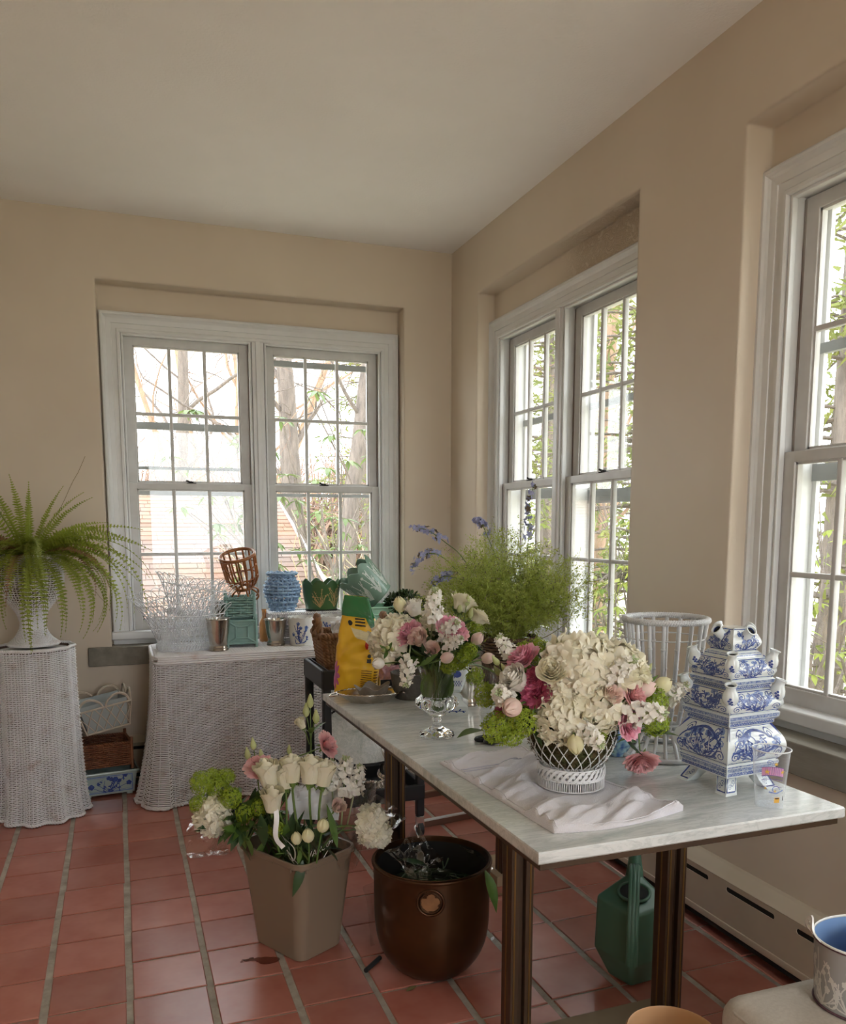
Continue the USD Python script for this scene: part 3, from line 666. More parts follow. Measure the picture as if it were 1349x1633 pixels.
# --- fluted wicker pedestal
def ped_S(s, t):
    a = 2 * PI * np.asarray(s); t = np.asarray(t)
    r = (.200 - .020 * t + .016 * np.exp(-t / .10) + .006 * t ** 6) * (1 + (.035 + .045 * (1 - t) ** 2) * np.cos(11 * a))
    return np.stack([r * np.cos(a), r * np.sin(a), .012 + .875 * t], -1)
PX, PY = -.43, 4.62
t = thing("wicker_pedestal", "tall fluted whitewashed wicker pedestal column under the fern urn", "pedestal", mat4((PX, PY, 0)))
obj("weave", weave(ped_S, 74, 92, .0037, .0044, .01, .985).get(), M_WICK, t, smooth=True, kind="stuff")
obj("stakes", stakes(ped_S, 74, .0024).get(), M_WICK, t, kind="stuff")
obj("rim_braid", braid(ped_S, 1.0, 240, .006, .005, 2, 60).get(), M_WICK, t, smooth=True)
obj("foot_braid", braid(ped_S, 0.0, 240, .006, .005, 2, 60).get(), M_WICK, t, smooth=True)
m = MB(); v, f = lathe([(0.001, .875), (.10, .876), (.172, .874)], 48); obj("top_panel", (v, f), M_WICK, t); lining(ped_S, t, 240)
# --- wicker urn
UZ = .896
up_ = smoothed([(.118, .008), (.112, .016), (.085, .040), (.060, .085), (.056, .12), (.072, .17), (.115, .23), (.150, .30), (.158, .36), (.150, .42), (.146, .455)], 60)
urnS = round_S(up_)
t = thing("wicker_urn", "whitewashed wicker urn holding the boston fern on the tall pedestal", "urn", mat4((PX, PY, UZ)))
obj("weave", weave(urnS, 52, 58, .0033, .0038, .02, .98).get(), M_WICK, t, smooth=True, kind="stuff")
obj("stakes", stakes(urnS, 52, .0022, n=40).get(), M_WICK, t, kind="stuff")
obj("rim_braid", braid(urnS, 1.0, 160, .006, .005, 2, 40).get(), M_WICK, t, smooth=True)
obj("foot_braid", braid(urnS, 0.0, 160, .005, .0045, 2, 40).get(), M_WICK, t, smooth=True)
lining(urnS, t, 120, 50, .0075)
# --- fern
M_FERN = mat("fern_green", (0.235, 0.29, 0.030), 0.5, var=(0.33, 0.38, 0.06), scale=9, translucent=0.35, rand=.12, world=True)
M_FERND = mat("dry_fern", (0.30, 0.17, 0.08), 0.7, translucent=0.2)
M_FERNS = mat("fern_stem", (0.16, 0.13, 0.04), 0.6)
t = thing("boston_fern", "bushy yellow-green boston fern arching out of the white wicker urn", "fern", mat4((PX, PY, UZ + .43)))
sd = MB(); v, f = lathe([(.001, .005), (.08, .0), (.138, -.02)], 24); obj("soil", (v, f), M_SOIL, t)
rg = np.random.default_rng(21)
def frond(az, L, rise, droop, w, mt, r0=.02):
    n = 26; u = np.linspace(0, 1, n)
    el = rise - droop * u ** 1.1
    step = L / n; ax = np.stack([np.cos(el) * math.cos(az), np.cos(el) * math.sin(az), np.sin(el)], 1)
    p = np.cumsum(ax * step, 0) + np.array([math.cos(az), math.sin(az), 0]) * r0
    lim = lambda a, m: m - np.logaddexp(0, (m - .06 - a) / .02) * .02 if False else np.minimum(a, m - .10 * np.exp(-np.maximum(a - m + .10, 0) / .10))
    p[:, 1] = np.where(p[:, 1] > .30, lim(p[:, 1], .42), p[:, 1]); p[:, 0] = np.where(p[:, 0] < -.37, -lim(-p[:, 0], .49), p[:, 0])
    m = MB(); m.tube(p, np.linspace(.0022, .0007, n), 4, cap=False)
    k = 32; uu = np.linspace(.05, .985, k); tw = rg.normal(0, .15); roll = rg.choice([-1, 1]) * rg.uniform(.5, 1.15) * max(.15, math.cos(min(droop - rise, 1.5)))
    for s in (-1, 1):
        i = uu * (n - 1); i0 = np.minimum(i.astype(int), n - 2); fr = (i - i0)[:, None]
        c = p[i0] * (1 - fr) + p[i0 + 1] * fr; tg = ax[i0]
        sd_ = np.cross(tg, [0, 0, 1.0]); sd_ /= np.linalg.norm(sd_, axis=1, keepdims=True) + 1e-9
        nn = np.cross(sd_, tg); sd_, nn = sd_ * math.cos(roll) + nn * math.sin(roll), nn * math.cos(roll) - sd_ * math.sin(roll)
        wl = w * np.minimum(1, (uu + .05) * 6) * np.maximum(.12, 1 - uu ** 2.2) * rg.uniform(.85, 1.1, k)
        wd = .0105 * np.minimum(1, wl / w + .35)
        d = s * sd_ * math.cos(.25) + tg * .22 + nn * (.22 + tw * s) + rg.normal(0, .07, (k, 3))
        a = c - tg * wd[:, None] * .5; b = c + tg * wd[:, None] * .6; mid = c + d * wl[:, None] * .6 + nn * .002; e = c + d * wl[:, None] - nn * wl[:, None] * .18
        v = np.stack([a, b, mid + tg * wd[:, None] * .45, mid - tg * wd[:, None] * .35, e], 1).reshape(-1, 3)
        q = np.arange(k)[:, None] * 5
        m.add(v, np.vstack([q + [0, 1, 2], q + [0, 2, 3], q + [3, 2, 4]]))
    return m
fr = []
for k in range(64):
    az = rg.uniform(0, 2 * PI)
    fr.append((az, rg.uniform(.42, .62), rg.uniform(.35, 1.0), rg.uniform(1.5, 2.4), rg.uniform(.038, .050), M_FERN if rg.random() > .12 else M_FERND))
for k in range(22):    # long hanging fronds
    fr.append((rg.uniform(-2.7, .5), rg.uniform(.55, .72), rg.uniform(.15, .5), rg.uniform(2.1, 2.6), rg.uniform(.027, .035), M_FERN))
for az, L, r_, d_ in ((.05, .62, .62, 1.15), (-.25, .60, .75, 1.0), (-.5, .62, .45, 1.3), (-.15, .74, .75, 2.05), (-.4, .82, .65, 2.3), (-.5, .70, .6, 2.2), (-.8, .66, .5, 2.4), (-2.75, .6, .5, 1.2), (-2.5, .62, .7, 1.0), (-2.9, .6, .9, .9), (-2.6, .60, 1.25, .5), (-2.2, .5, 1.3, .6), (-1.9, .45, 1.45, .4), (.3, .42, 1.35, .4), (-.7, .5, 1.1, .7), (-1.4, .42, 1.2, .5), (-2.9, .62, 1.15, .5), (3.0, .5, 1.35, .35), (-1.2, .40, 1.5, .15), (-.3, .46, 1.15, .75), (-.15, .44, .95, 1.0), (2.6, .45, 1.2, .5), (-.05, .60, .75, 1.35), (-.35, .72, .55, 2.2), (-.6, .78, .5, 2.35), (-1.1, .62, .3, 2.2), (-1.5, .72, .25, 2.25), (-.2, .64, .55, 1.5), (-2.4, .7, .3, 2.5)):
    fr.append((az, L, r_, d_, .034, M_FERN))
for az, L, r_, d_, w, mt in fr: obj("frond", frond(az, L, r_, d_, w, mt).get(), mt, t)
m = MB()
for az, L in ((-2.6, .42), (.4, .46), (2.9, .3)): m.tube(limb([0, 0, .02], [math.cos(az) * .5, math.sin(az) * .3, 1.0], L + .15, 12, .08, .0, rg), .0011, 4)
for k in range(8): m.tube(limb([.14 * math.cos(k), .14 * math.sin(k), 0], [math.cos(k), math.sin(k), -.5], .35, 10, .2, -.12, rg), .0009, 4)
obj("bare_runners", m.get(), M_FERNS, t, kind="stuff")

# --- stack between the pedestal and the console
SA = .12
JX, JY = -.10, 4.88
M_CELA = mat("celadon_glaze", (0.36, 0.46, 0.44), 0.15, var=(0.42, 0.50, 0.47), scale=5, coat=.4)
def sprig(seed, w, h, n=9, leaf=.11, fl=3):
    """a painted flower spray as flat polygons in a w x h field: returns (dark shapes, mid shapes)"""
    rg = np.random.default_rng(seed); dark, mid_ = [], []
    root = np.array([w * .5, h * .04])
    for k in range(n):
        tip = np.array([w * rg.uniform(.06, .94), h * rg.uniform(.25, .95)]); c = (root + tip) / 2 + rg.normal(0, .10, 2) * w
        p = smoothed([root, c, tip], 12); dark.append(LineString(p).buffer(.012 * h, quad_segs=2))
        for q in range(3):
            i = rg.integers(3, 12); a = rg.uniform(0, 2 * PI); L = leaf * h * rg.uniform(.7, 1.4)
            e = affinity.translate(affinity.rotate(affinity.scale(Point(0, 0).buffer(1, 6), L * .5, L * .2), a, use_radians=True, origin=(0, 0)), *(p[i] + L * .45 * np.array([math.cos(a), math.sin(a)])))
            (dark if rg.random() < .7 else mid_).append(e)
        if k < fl or rg.random() < .35:
            R = leaf * h * rg.uniform(.55, .95)
            for q in range(5):
                a = 2 * PI * q / 5 + rg.uniform(0, .3); mid_.append(affinity.translate(Point(0, 0).buffer(R * .55, 5), *(tip + .62 * R * np.array([math.cos(a), math.sin(a)]))))
            dark.append(affinity.translate(Point(0, 0).buffer(R * .36, 5), *tip))
    fld = sbox(0, 0, w, h); return unary_union(dark).intersection(fld), unary_union(mid_).intersection(fld)
def scroll(cx, cy, r, turns=1.6, flip=1, a0=0.0, w=.08):
    a = np.linspace(0, turns * 2 * PI, 30); rr = r * np.linspace(1, .12, 30); p = np.stack([cx + flip * rr * np.cos(a + a0), cy + rr * np.sin(a + a0)], 1); return LineString(p).buffer(r * w, quad_segs=2)
def decal(poly, F, lift=.0006, cell=None):
    """flat print: the polygons (in u, v) laid on the surface F(u, v) -> points"""
    out = MB()
    for g in getattr(poly, "geoms", [poly]):
        if g.is_empty or g.geom_type != "Polygon" or g.area < 1e-9: continue
        pieces = [g]
        if cell:
            x0, y0, x1, y1 = g.bounds; pieces = []
            for i in range(int(np.floor(x0 / cell)), int(np.ceil(x1 / cell))):
                for j in range(int(np.floor(y0 / cell)), int(np.ceil(y1 / cell))):
                    c = g.intersection(sbox(i * cell, j * cell, (i + 1) * cell, (j + 1) * cell)); pieces += list(getattr(c, "geoms", [c]))
        for q in pieces:
            if q.is_empty or q.geom_type != "Polygon" or q.area < 1e-10: continue
            try: v, f = trimesh.creation.triangulate_polygon(q, engine="earcut")
            except Exception: continue
            u, w = v[:, 0], v[:, 1]; P0 = F(u, w); e = 1e-4; n = np.cross(F(u + e, w) - P0, F(u, w + e) - P0); n /= np.linalg.norm(n, axis=1, keepdims=True) + 1e-15
            out.add(P0 + n * lift, f)
    return out
def quad_F(o, du, dv):
    o, du, dv = (np.asarray(x, float) for x in (o, du, dv)); return lambda u, v: o + np.outer(u, du) + np.outer(v, dv)

t = thing("jardiniere", "blue and white glazed rectangular planter at the bottom of the basket stack on the floor", "planter", mat4((JX - .02, JY, 0), SA))
def frustum(m, b, tp, z0, z1, wall=.008):
    """open rectangular vessel from half-sizes b to tp"""
    lo = np.array([[-b[0], -b[1]], [b[0], -b[1]], [b[0], b[1]], [-b[0], b[1]]]); hi = np.array([[-tp[0], -tp[1]], [tp[0], -tp[1]], [tp[0], tp[1]], [-tp[0], tp[1]]])
    rings = [np.c_[lo * 0 , np.full(4, z0)], np.c_[lo, np.full(4, z0)], np.c_[hi, np.full(4, z1)], np.c_[hi * (1 - wall / tp[0]), np.full(4, z1)], np.c_[lo * (1 - wall / b[0]), np.full(4, z0 + wall)], np.c_[lo * 0, np.full(4, z0 + wall)]]
    m.add(np.vstack(rings), grid_faces(6, 4, wrap=True)); return m
m = MB(); frustum(m, (.135, .095), (.150, .110), .014, .135); obj("body", m.get(), M_CELA, t)
m = MB()
for s in ((-1, -1, 1, -1), (1, -1, 1, 1), (1, 1, -1, 1), (-1, 1, -1, -1)): m.rbox((min(s[0], s[2]) * .160 - .006, min(s[1], s[3]) * .118 - .006, .132), (max(s[0], s[2]) * .160 + .006, max(s[1], s[3]) * .118 + .006, .148), .005)
obj("rim", m.get(), M_CELA, t, smooth=30)
for sx in (-1, 1):
    for sy in (-1, 1): m = MB(); m.rbox((sx * .11 - .018, sy * .075 - .018, 0), (sx * .11 + .018, sy * .075 + .018, .02), .006); obj("foot", m.get(), M_CELA, t, smooth=30)
F = quad_F((-.127, -.0975, .026), (1, 0, 0), (0, -.11, 1)); fld = sbox(0, 0, .254, .098)
d_, mi = sprig(3, .254, .098, 13, .16, 5)
obj("painted_border", decal(fld.difference(fld.buffer(-.006)).union(fld.buffer(-.010).difference(fld.buffer(-.0115))), F).get(), M_BLUE2, t)
obj("painted_spray", decal(d_.union(mi), F, .0008).get(), M_BLUE, t)
F2 = quad_F((.1375, -.085, .026), (0, 1, 0), (.11, 0, 1)); d2, mi2 = sprig(4, .17, .098, 9, .16, 4); f2 = sbox(0, 0, .17, .098)
obj("painted_border", decal(f2.difference(f2.buffer(-.006)), F2).get(), M_BLUE2, t); obj("painted_spray", decal(d2.union(mi2), F2, .0008).get(), M_BLUE, t)

def rect_S(hx, hy, z0, z1, fx=0.0, fy=0.0, rc=.012):
    """rounded rectangle wall flaring by fx, fy from bottom to top"""
    def S(s, t):
        s = np.asarray(s) % 1.0; t = np.asarray(t); a, b = hx + fx * t, hy + fy * t; per = 4 * (a + b); d = s * per
        x = np.where(d < 2 * a, -a + d, np.where(d < 2 * a + 2 * b, a, np.where(d < 4 * a + 2 * b, a - (d - 2 * a - 2 * b), -a)))
        y = np.where(d < 2 * a, -b, np.where(d < 2 * a + 2 * b, -b + (d - 2 * a), np.where(d < 4 * a + 2 * b, b, b - (d - 4 * a - 2 * b))))
        return np.stack([x, y, z0 + (z1 - z0) * t], -1)
    return S
t = thing("wicker_basket", "square brown wicker basket in the middle of the stack between pedestal and console", "basket", mat4((JX - .03, JY, .152), SA + .03))
S = rect_S(.135, .11, .02, .150)
obj("weave", weave(S, 40, 12, .0052, .004).get(), M_WICK2, t, smooth=True, kind="stuff"); obj("stakes", stakes(S, 40, .0034, n=4).get(), M_WICK2, t, kind="stuff")
obj("rim_braid", braid(S, 1.0, 160, .005, .0045, 2, 36).get(), M_WICK2, t, smooth=True)
for sx in (-1, 1):
    for sy in (-1, 1): m = MB(); m.tube([(sx * .135, sy * .11, 0), (sx * .135, sy * .11, .178)], .009, 8); obj("corner_post", m.get(), M_WICK2, t, smooth=True)
m = MB(); m.box((-.13, -.105, .02), (.13, .105, .028)); obj("base_panel", m.get(), M_WICK2, t)

R = rz(SA + .10) @ ry(-.16)
t = thing("lattice_basket", "cream cane lattice basket with looped rim tilted on top of the basket stack", "basket", mat4((JX - .015, JY - .01, .385), R))
S = rect_S(.115, .095, .0, .135, .028, .022)
def lat_lines(face, n, z0=0.02, z1=.98):
    """crossing diagonal canes on one of the four faces"""
    a = [0, .115 * 2, .115 * 2 + .095 * 2, .115 * 4 + .095 * 2, .115 * 4 + .095 * 4]; per = a[-1]; s0, s1 = a[face] / per, a[face + 1] / per; out = []
    for k in range(-n, n):
        for sg in (1, -1):
            q = np.linspace(0, 1, 8); u = (k + q * 1.4 * 1.0) / n if sg > 0 else 1 - (k + q * 1.4) / n
            ok = (u >= 0) & (u <= 1)
            if ok.sum() < 2: continue
            p = S(s0 + (s1 - s0) * np.clip(u[ok], .003, .997), z0 + (z1 - z0) * q[ok]); out.append(p)
    return out
for fc in range(4):
    m = MB()
    for p in lat_lines(fc, 5): m.tube(p, .0032, 5)
    obj("lattice_panel", m.get(), M_CREAMW, t, smooth=True)
obj("rim_cane", (lambda m: m.tube(S(np.linspace(0, 1, 81)[:-1], np.ones(80)), .0055, 6, closed=True))(MB()).get(), M_CREAMW, t, smooth=True)
obj("base_cane", (lambda m: m.tube(S(np.linspace(0, 1, 81)[:-1], np.zeros(80)), .0055, 6, closed=True))(MB()).get(), M_CREAMW, t, smooth=True)
lp = MB(); per = [0, .2738, .5, .7738, 1.0]
for fc in range(4):
    for h in range(2):
        s0 = per[fc] + (per[fc + 1] - per[fc]) * h / 2; s1 = per[fc] + (per[fc + 1] - per[fc]) * (h + 1) / 2
        q = np.linspace(0, 1, 17); b = S(s0 + (s1 - s0) * (.04 + .92 * q), np.ones(17)); b = b + np.stack([0 * q, 0 * q, .062 * np.sin(PI * q) ** .6], 1) + (b * [1, 1, 0]) * (.10 * np.sin(PI * q) ** .6)[:, None]
        m = MB(); m.tube(b, .0052, 6); m.tube(b * [.975, .975, 1] - [0, 0, .006], .0036, 5); obj("rim_loop", m.get(), M_CREAMW, t, smooth=True)
for k in range(4):
    m = MB(); sg = [(-1, -1), (1, -1), (1, 1), (-1, 1)][k]; m.tube([(sg[0] * .115, sg[1] * .095, 0), (sg[0] * .143, sg[1] * .117, .135)], .0045, 6); obj("corner_cane", m.get(), M_CREAMW, t, smooth=True)
m = MB(); frustum(m, (.105, .085), (.128, .104), .004, .160, .003); obj("tin_liner", m.get(), mat("grey_tin", (.42, .46, .46), .5, .2), t, label="grey tin liner")

# --- wicker console table with a draped skirt
CX0, CX1, CY0, CY1, CZ = .145, 1.62, 4.53, 5.04, .815
def con_S(s, t):
    """s runs round the plan from the back left corner, t from floor to top"""
    s = np.asarray(s) % 1.0; t = np.asarray(t, float); a, b = (CX1 - CX0) / 2, (CY1 - CY0) / 2; rc = .06
    seg = [2 * (b - rc), PI / 2 * rc, 2 * (a - rc), PI / 2 * rc, 2 * (b - rc), PI / 2 * rc, 2 * (a - rc), PI / 2 * rc]; cum = np.concatenate([[0], np.cumsum(seg)]); d = s * cum[-1]
    k = np.clip(np.searchsorted(cum, d, side="right") - 1, 0, 7); q = d - cum[k]
    P = np.zeros(np.shape(d) + (2,)); N = np.zeros_like(P)
    cs = {1: (-a + rc, -b + rc, PI), 3: (a - rc, -b + rc, 1.5 * PI), 5: (a - rc, b - rc, 0.0), 7: (-a + rc, b - rc, .5 * PI)}
    for kk in range(8):
        mk = k == kk
        if kk == 0: P[mk] = np.stack([np.full(mk.sum(), -a), b - rc - q[mk]], -1); N[mk] = (-1, 0)
        elif kk == 2: P[mk] = np.stack([-a + rc + q[mk], np.full(mk.sum(), -b)], -1); N[mk] = (0, -1)
        elif kk == 4: P[mk] = np.stack([np.full(mk.sum(), a), -b + rc + q[mk]], -1); N[mk] = (1, 0)
        elif kk == 6: P[mk] = np.stack([a - rc - q[mk], np.full(mk.sum(), b)], -1); N[mk] = (0, 1)
        else:
            c = cs[kk]; an = c[2] + q[mk] / rc; n_ = np.stack([np.cos(an), np.sin(an)], -1); N[mk] = n_; P[mk] = n_ * rc + np.array(c[:2])
    e = np.clip(1 - t, 0, 1)
    corner = np.exp(-((s - .118) / .03) ** 2) + np.exp(-((s - .498) / .03) ** 2)
    side = np.where((k == 0) | (k == 4), 1.0, 0.0)
    fl = .115 * e ** 1.8 * np.clip(corner + .75 * side, 0, 1) + .030 * e ** 1.5 * np.cos(2 * PI * (d - .27) / .33) * np.where(k == 2, 1, .2) - .025 * e * np.where(k == 2, 1, 0)
    fl = np.where((k >= 5), 0.0, fl)
    return np.stack([(CX0 + CX1) / 2 + P[..., 0] + N[..., 0] * fl, (CY0 + CY1) / 2 + P[..., 1] + N[..., 1] * fl, .012 + (CZ - .045) * t], -1)
t = thing("wicker_console", "long white wicker console table with a draped woven skirt under the left window", "table")
obj("weave", weave(con_S, 160, 80, .0039, .0045, .005, .995).get(), M_WICK, t, smooth=True, kind="stuff")
obj("stakes", stakes(con_S, 160, .0026, n=12).get(), M_WICK, t, kind="stuff")
obj("hem_braid", braid(con_S, 0.0, 420, .0065, .005, 2, 110).get(), M_WICK, t, smooth=True)
for k in range(4):
    z = CZ - .040 + .0115 * k
    def ring(s, tt, z=z): p = con_S(s, np.ones_like(s)); p[:, 2] = z; return p
    m = MB(); s = np.arange(160) / 160; p = ring(s, s); c = np.array([(CX0 + CX1) / 2, (CY0 + CY1) / 2, z]); p = c + (p - c) * [1.003, 1.010, 1]; m.tube(p, .0068, 6, closed=True); obj("edge_cane", m.get(), M_WICK, t, smooth=True)
m = MB()
for k in range(40):
    y = CY0 + .012 + (CY1 - CY0 - .024) * k / 39; xs = np.linspace(CX0 + .01, CX1 - .01, 90); m.tube(np.stack([xs, np.full(90, y), CZ - .006 + .0028 * np.cos(PI * np.arange(90) + PI * k)], 1), .0062, 4)
m.box((CX0 + .004, CY0 + .004, CZ - .03), (CX1 - .004, CY1 - .004, CZ - .008)); obj("woven_top", m.get(), M_WICK, t, smooth=True, kind="stuff")

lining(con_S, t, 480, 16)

# ---------------------------------------------------------------- things standing on the wicker console
CT = CZ
def wire_basket_mesh(parent):
    n = 28; plan = lambda a, r: np.stack([r * 1.12 * np.cos(a), r * .86 * np.sin(a)], -1) * (1 + .05 * np.cos(4 * np.asarray(a)))[..., None]
    a = np.linspace(0, 2 * PI, 73)[:-1]
    ring = lambda r, z: np.c_[plan(a, r), np.full(72, z)]
    for nm, r, z, w in (("base_ring", .135, .006, .0026), ("base_ring", .133, .045, .0022), ("middle_ring", .165, .135, .0020), ("rim_ring", .195, .200, .0030)):
        m = MB(); m.tube(ring(r, z), w, 5, closed=True); obj(nm, m.get(), M_WIRE, parent, smooth=True)
    m = MB()
    for k in range(n):
        a0 = 2 * PI * k / n; d = 2 * PI / n * 1.5
        for s in (1, -1):
            q = np.linspace(0, 1, 7); aa = a0 + s * d * q; p = np.c_[plan(aa, .134 + .061 * q ** 1.2), .045 + .155 * q]; m.tube(p, .0021, 4, cap=False)
        q = np.linspace(0, 1, 11); aa = a0 + d * (q - .5) * 1.3; hh = np.sin(PI * q); p = np.c_[plan(aa, .195 + .040 * hh ** .7), .200 + .062 * hh ** .6]; m.tube(p, .0020, 4, cap=False)
    obj("looped_wires", m.get(), M_WIRE, parent, kind="stuff")
    m = MB()
    for s in range(2):
        aa = np.linspace(0, 2 * PI, 241)[:-1]; m.tube(np.c_[plan(aa, .136 + .003 * np.cos(30 * aa + PI * s)), .025 + .014 * np.sin(30 * aa + PI * s)], .0042, 4, closed=True)
    for k in range(-2, 3):
        x = .055 * k; y = .11 * math.sqrt(max(0, 1 - (x / .15) ** 2)); m.tube([(x, -y, .008), (x, y, .008)], .0018, 4); m.tube([(-.147 * math.sqrt(max(0, 1 - (.045 * k / .113) ** 2)), .045 * k, .008), (.147 * math.sqrt(max(0, 1 - (.045 * k / .113) ** 2)), .045 * k, .008)], .0014, 4)
    obj("plaited_band", m.get(), M_WIRE, parent, kind="stuff")
B0 = np.array([.335, 4.76, CT])
wb = thing("wire_basket", "white wire basket standing upright at the bottom of the nested stack", "basket", mat4(B0, rz(.1)), "nested white wire baskets")
wire_basket_mesh(wb)
dup(wb, mat4(B0 + [-.005, .0, .085], rz(.3) @ ry(-.14)), "middle white wire basket nested in the stack with its right side tilted up")
dup(wb, mat4(B0 + [.035, .01, .175], rz(.15) @ ry(.20), .86), "topmost white wire basket of the stack with its left side tilted up")

def cup_prof(h=.18, rb=.044, rt=.067):
    return [(.001, .006), (rb + .002, .004), (rb + .008, 0), (rb + .011, .006), (rb + .007, .013), (rb + .010, .019), (rb + .006, .026), (rb + .003, .030), (rb + .002 + (rt - rb) * .5, h * .55), (rt - .002, h - .008), (rt + .003, h - .004), (rt + .002, h), (rt - .002, h - .001), (rt - .004, h - .010), (rb + (rt - rb) * .5, h * .55), (rb - .002, .034), (.001, .032)]
def julep(name, label, M, h=.18, crest=True, group=None, rb=.044, rt=.067):
    t = thing(name, label, "cup", M, group); v, f = lathe(cup_prof(h, rb, rt), 40); obj("cup_body", (v, f), M_SILVER, t, smooth=40)
    if crest:
        F = lambda u, w: np.stack([(.0535 + .13 * w) * np.sin(u / .058), -(.0535 + .13 * w) * np.cos(u / .058), .085 + w], -1)
        pol = unary_union([scroll(-.012, .022, .011, 1.2), scroll(.012, .022, .011, 1.2, -1), scroll(0, .010, .010, 1.4), LineString([(-.02, -.004), (0, .004), (.02, -.004)]).buffer(.0022), LineString([(-.016, .034), (0, .026), (.016, .034)]).buffer(.002)] + [affinity.translate(Point(0, 0).buffer(.0026, 4), x, -.012) for x in (-.015, -.007, .001, .009, .016)])
        obj("engraved_crest", decal(pol, F, .0004).get(), mat("engraving", (.85, .84, .82), .5, .6), t, label="pale engraved crest")
    return t
julep("silver_cup", "tall tarnished silver cup with an engraved crest, left of the sea green planters", mat4((.500, 4.655, CT), rz(.15)))
julep("silver_beaker", "small tarnished silver beaker tipped over into the wire baskets behind the crested cup", mat4((.545, 4.80, CT + .175), rz(.5) @ rx(-.25) @ ry(-.5)), .085, False, rb=.033, rt=.043)
julep("silver_tumbler", "plain silver cup between the blue wicker vase and the flowered porcelain pot", mat4((.835, 4.745, CT)), .155, False, rb=.042, rt=.064)

# sea green planters
def wicker_box(name, label, M, hw, h, mtl, panel):
    t = thing(name, label, "planter", M)
    for sx in (-1, 1):
        for sy in (-1, 1):
            m = MB(); m.tube([(sx * hw, sy * hw, 0), (sx * hw, sy * hw, h)], .0095, 8); v, f = lathe([(.001, .030), (.006, .028), (.010, .020), (.007, .012), (.011, .004), (.008, 0)], 10); m.add(v + [sx * hw, sy * hw, h - .004], f[:, ::-1]); obj("corner_post", m.get(), mtl, t, smooth=40)
    if not panel:
        S = rect_S(hw, hw, .004, h - .01); obj("weave", weave(S, 16, 7, .0078, .0075).get(), mtl, t, smooth=True, kind="stuff"); obj("stakes", stakes(S, 16, .0060, n=4).get(), mtl, t, kind="stuff"); obj("rim_braid", braid(S, 1.0, 120, .005, .004, 2, 30).get(), mtl, t, smooth=True)
        m = MB(); m.box((-hw, -hw, .03), (hw, hw, .036)); obj("base_panel", m.get(), mtl, t)
    else:
        m = MB(); m.box((-hw, -hw, .022), (hw, hw, .028)); obj("base_panel", m.get(), mtl, t)
        for k in range(4):
            R = rz(k * PI / 2); q = MB(); q.box((-hw, -hw - .003, .022), (hw, -hw + .003, h - .01)); q.xf(mat4(rot=R)); obj("side_panel", q.get(), mtl, t)
            q = MB(); z0, z1 = .024, h - .012; c = (z0 + z1) / 2; i = hw * .42; y = -hw - .006
            for p in ([(-hw, y, z0), (hw, y, z0)], [(-hw, y, z1), (hw, y, z1)], [(-i, y, c - i), (i, y, c - i)], [(i, y, c - i), (i, y, c + i)], [(i, y, c + i), (-i, y, c + i)], [(-i, y, c + i), (-i, y, c - i)], [(-hw, y, z0), (-i, y, c - i)], [(hw, y, z0), (i, y, c - i)], [(hw, y, z1), (i, y, c + i)], [(-hw, y, z1), (-i, y, c + i)]): q.tube(p, .0062, 7)
            q.xf(mat4(rot=R)); obj("cane_frame", q.get(), mtl, t, smooth=40)
    return t
GX, GY = .642, 4.80
wicker_box("panel_planter", "sea green square planter with a cane-framed panel, under the woven one", mat4((GX, GY, CT), rz(-.06)), .080, .165, M_TEAL, True)
wicker_box("woven_planter", "sea green woven square planter stacked on the panelled one", mat4((GX - .002, GY, CT + .172), rz(-.10)), .078, .12, M_TEAL, False)

# rattan urn tipped into the woven planter
t = thing("rattan_urn", "varnished open rattan urn lying tilted on top of the sea green planters", "urn", mat4((GX + .03, GY + .01, CT + .335), rz(.3) @ rx(.22) @ ry(-.30)))
hp = lambda z: np.interp(z, [0, .02, .06, .20], [.045, .070, .090, .098])
for k in range(15):
    a = 2 * PI * k / 15; z = np.linspace(0, .20, 8); m = MB(); m.tube(np.stack([hp(z) * math.cos(a), hp(z) * math.sin(a), z], 1), .0058, 6); obj("cane", m.get(), M_RATTAN, t, smooth=True)
an = np.linspace(0, 2 * PI, 49)[:-1]
for z, w in ((.20, .0085), (.205, .006), (.135, .0035), (.07, .0035), (.0, .007), (.012, .005)):
    m = MB(); r = float(hp(z)); m.tube(np.stack([r * np.cos(an), r * np.sin(an), np.full(48, z)], 1), w, 7, closed=True); obj("ring", m.get(), M_RATTAN, t, smooth=True)
for k in range(7):
    a = 2 * PI * k / 7; m = MB(); q = np.linspace(0, 1, 9); m.tube(np.stack([(.03 + .05 * np.sin(PI * q * .8)) * np.cos(a), (.03 + .05 * np.sin(PI * q * .8)) * np.sin(a), -.075 * q], 1), .005, 6); obj("foot_loop", m.get(), M_RATTAN, t, smooth=True)
t = thing("amber_bottle", "small amber glass bottle half hidden behind the sea green planters", "bottle", mat4((.80, 4.93, CT)))
v, f = lathe([(.001, 0), (.026, 0), (.030, .01), (.030, .11), (.022, .135), (.012, .15), (.012, .185), (.014, .187), (.014, .195), (.001, .195)], 24); obj("glass_body", (v, f), mat("amber_glass", (.55, .25, .08), .08, trans=.7), t, smooth=40)

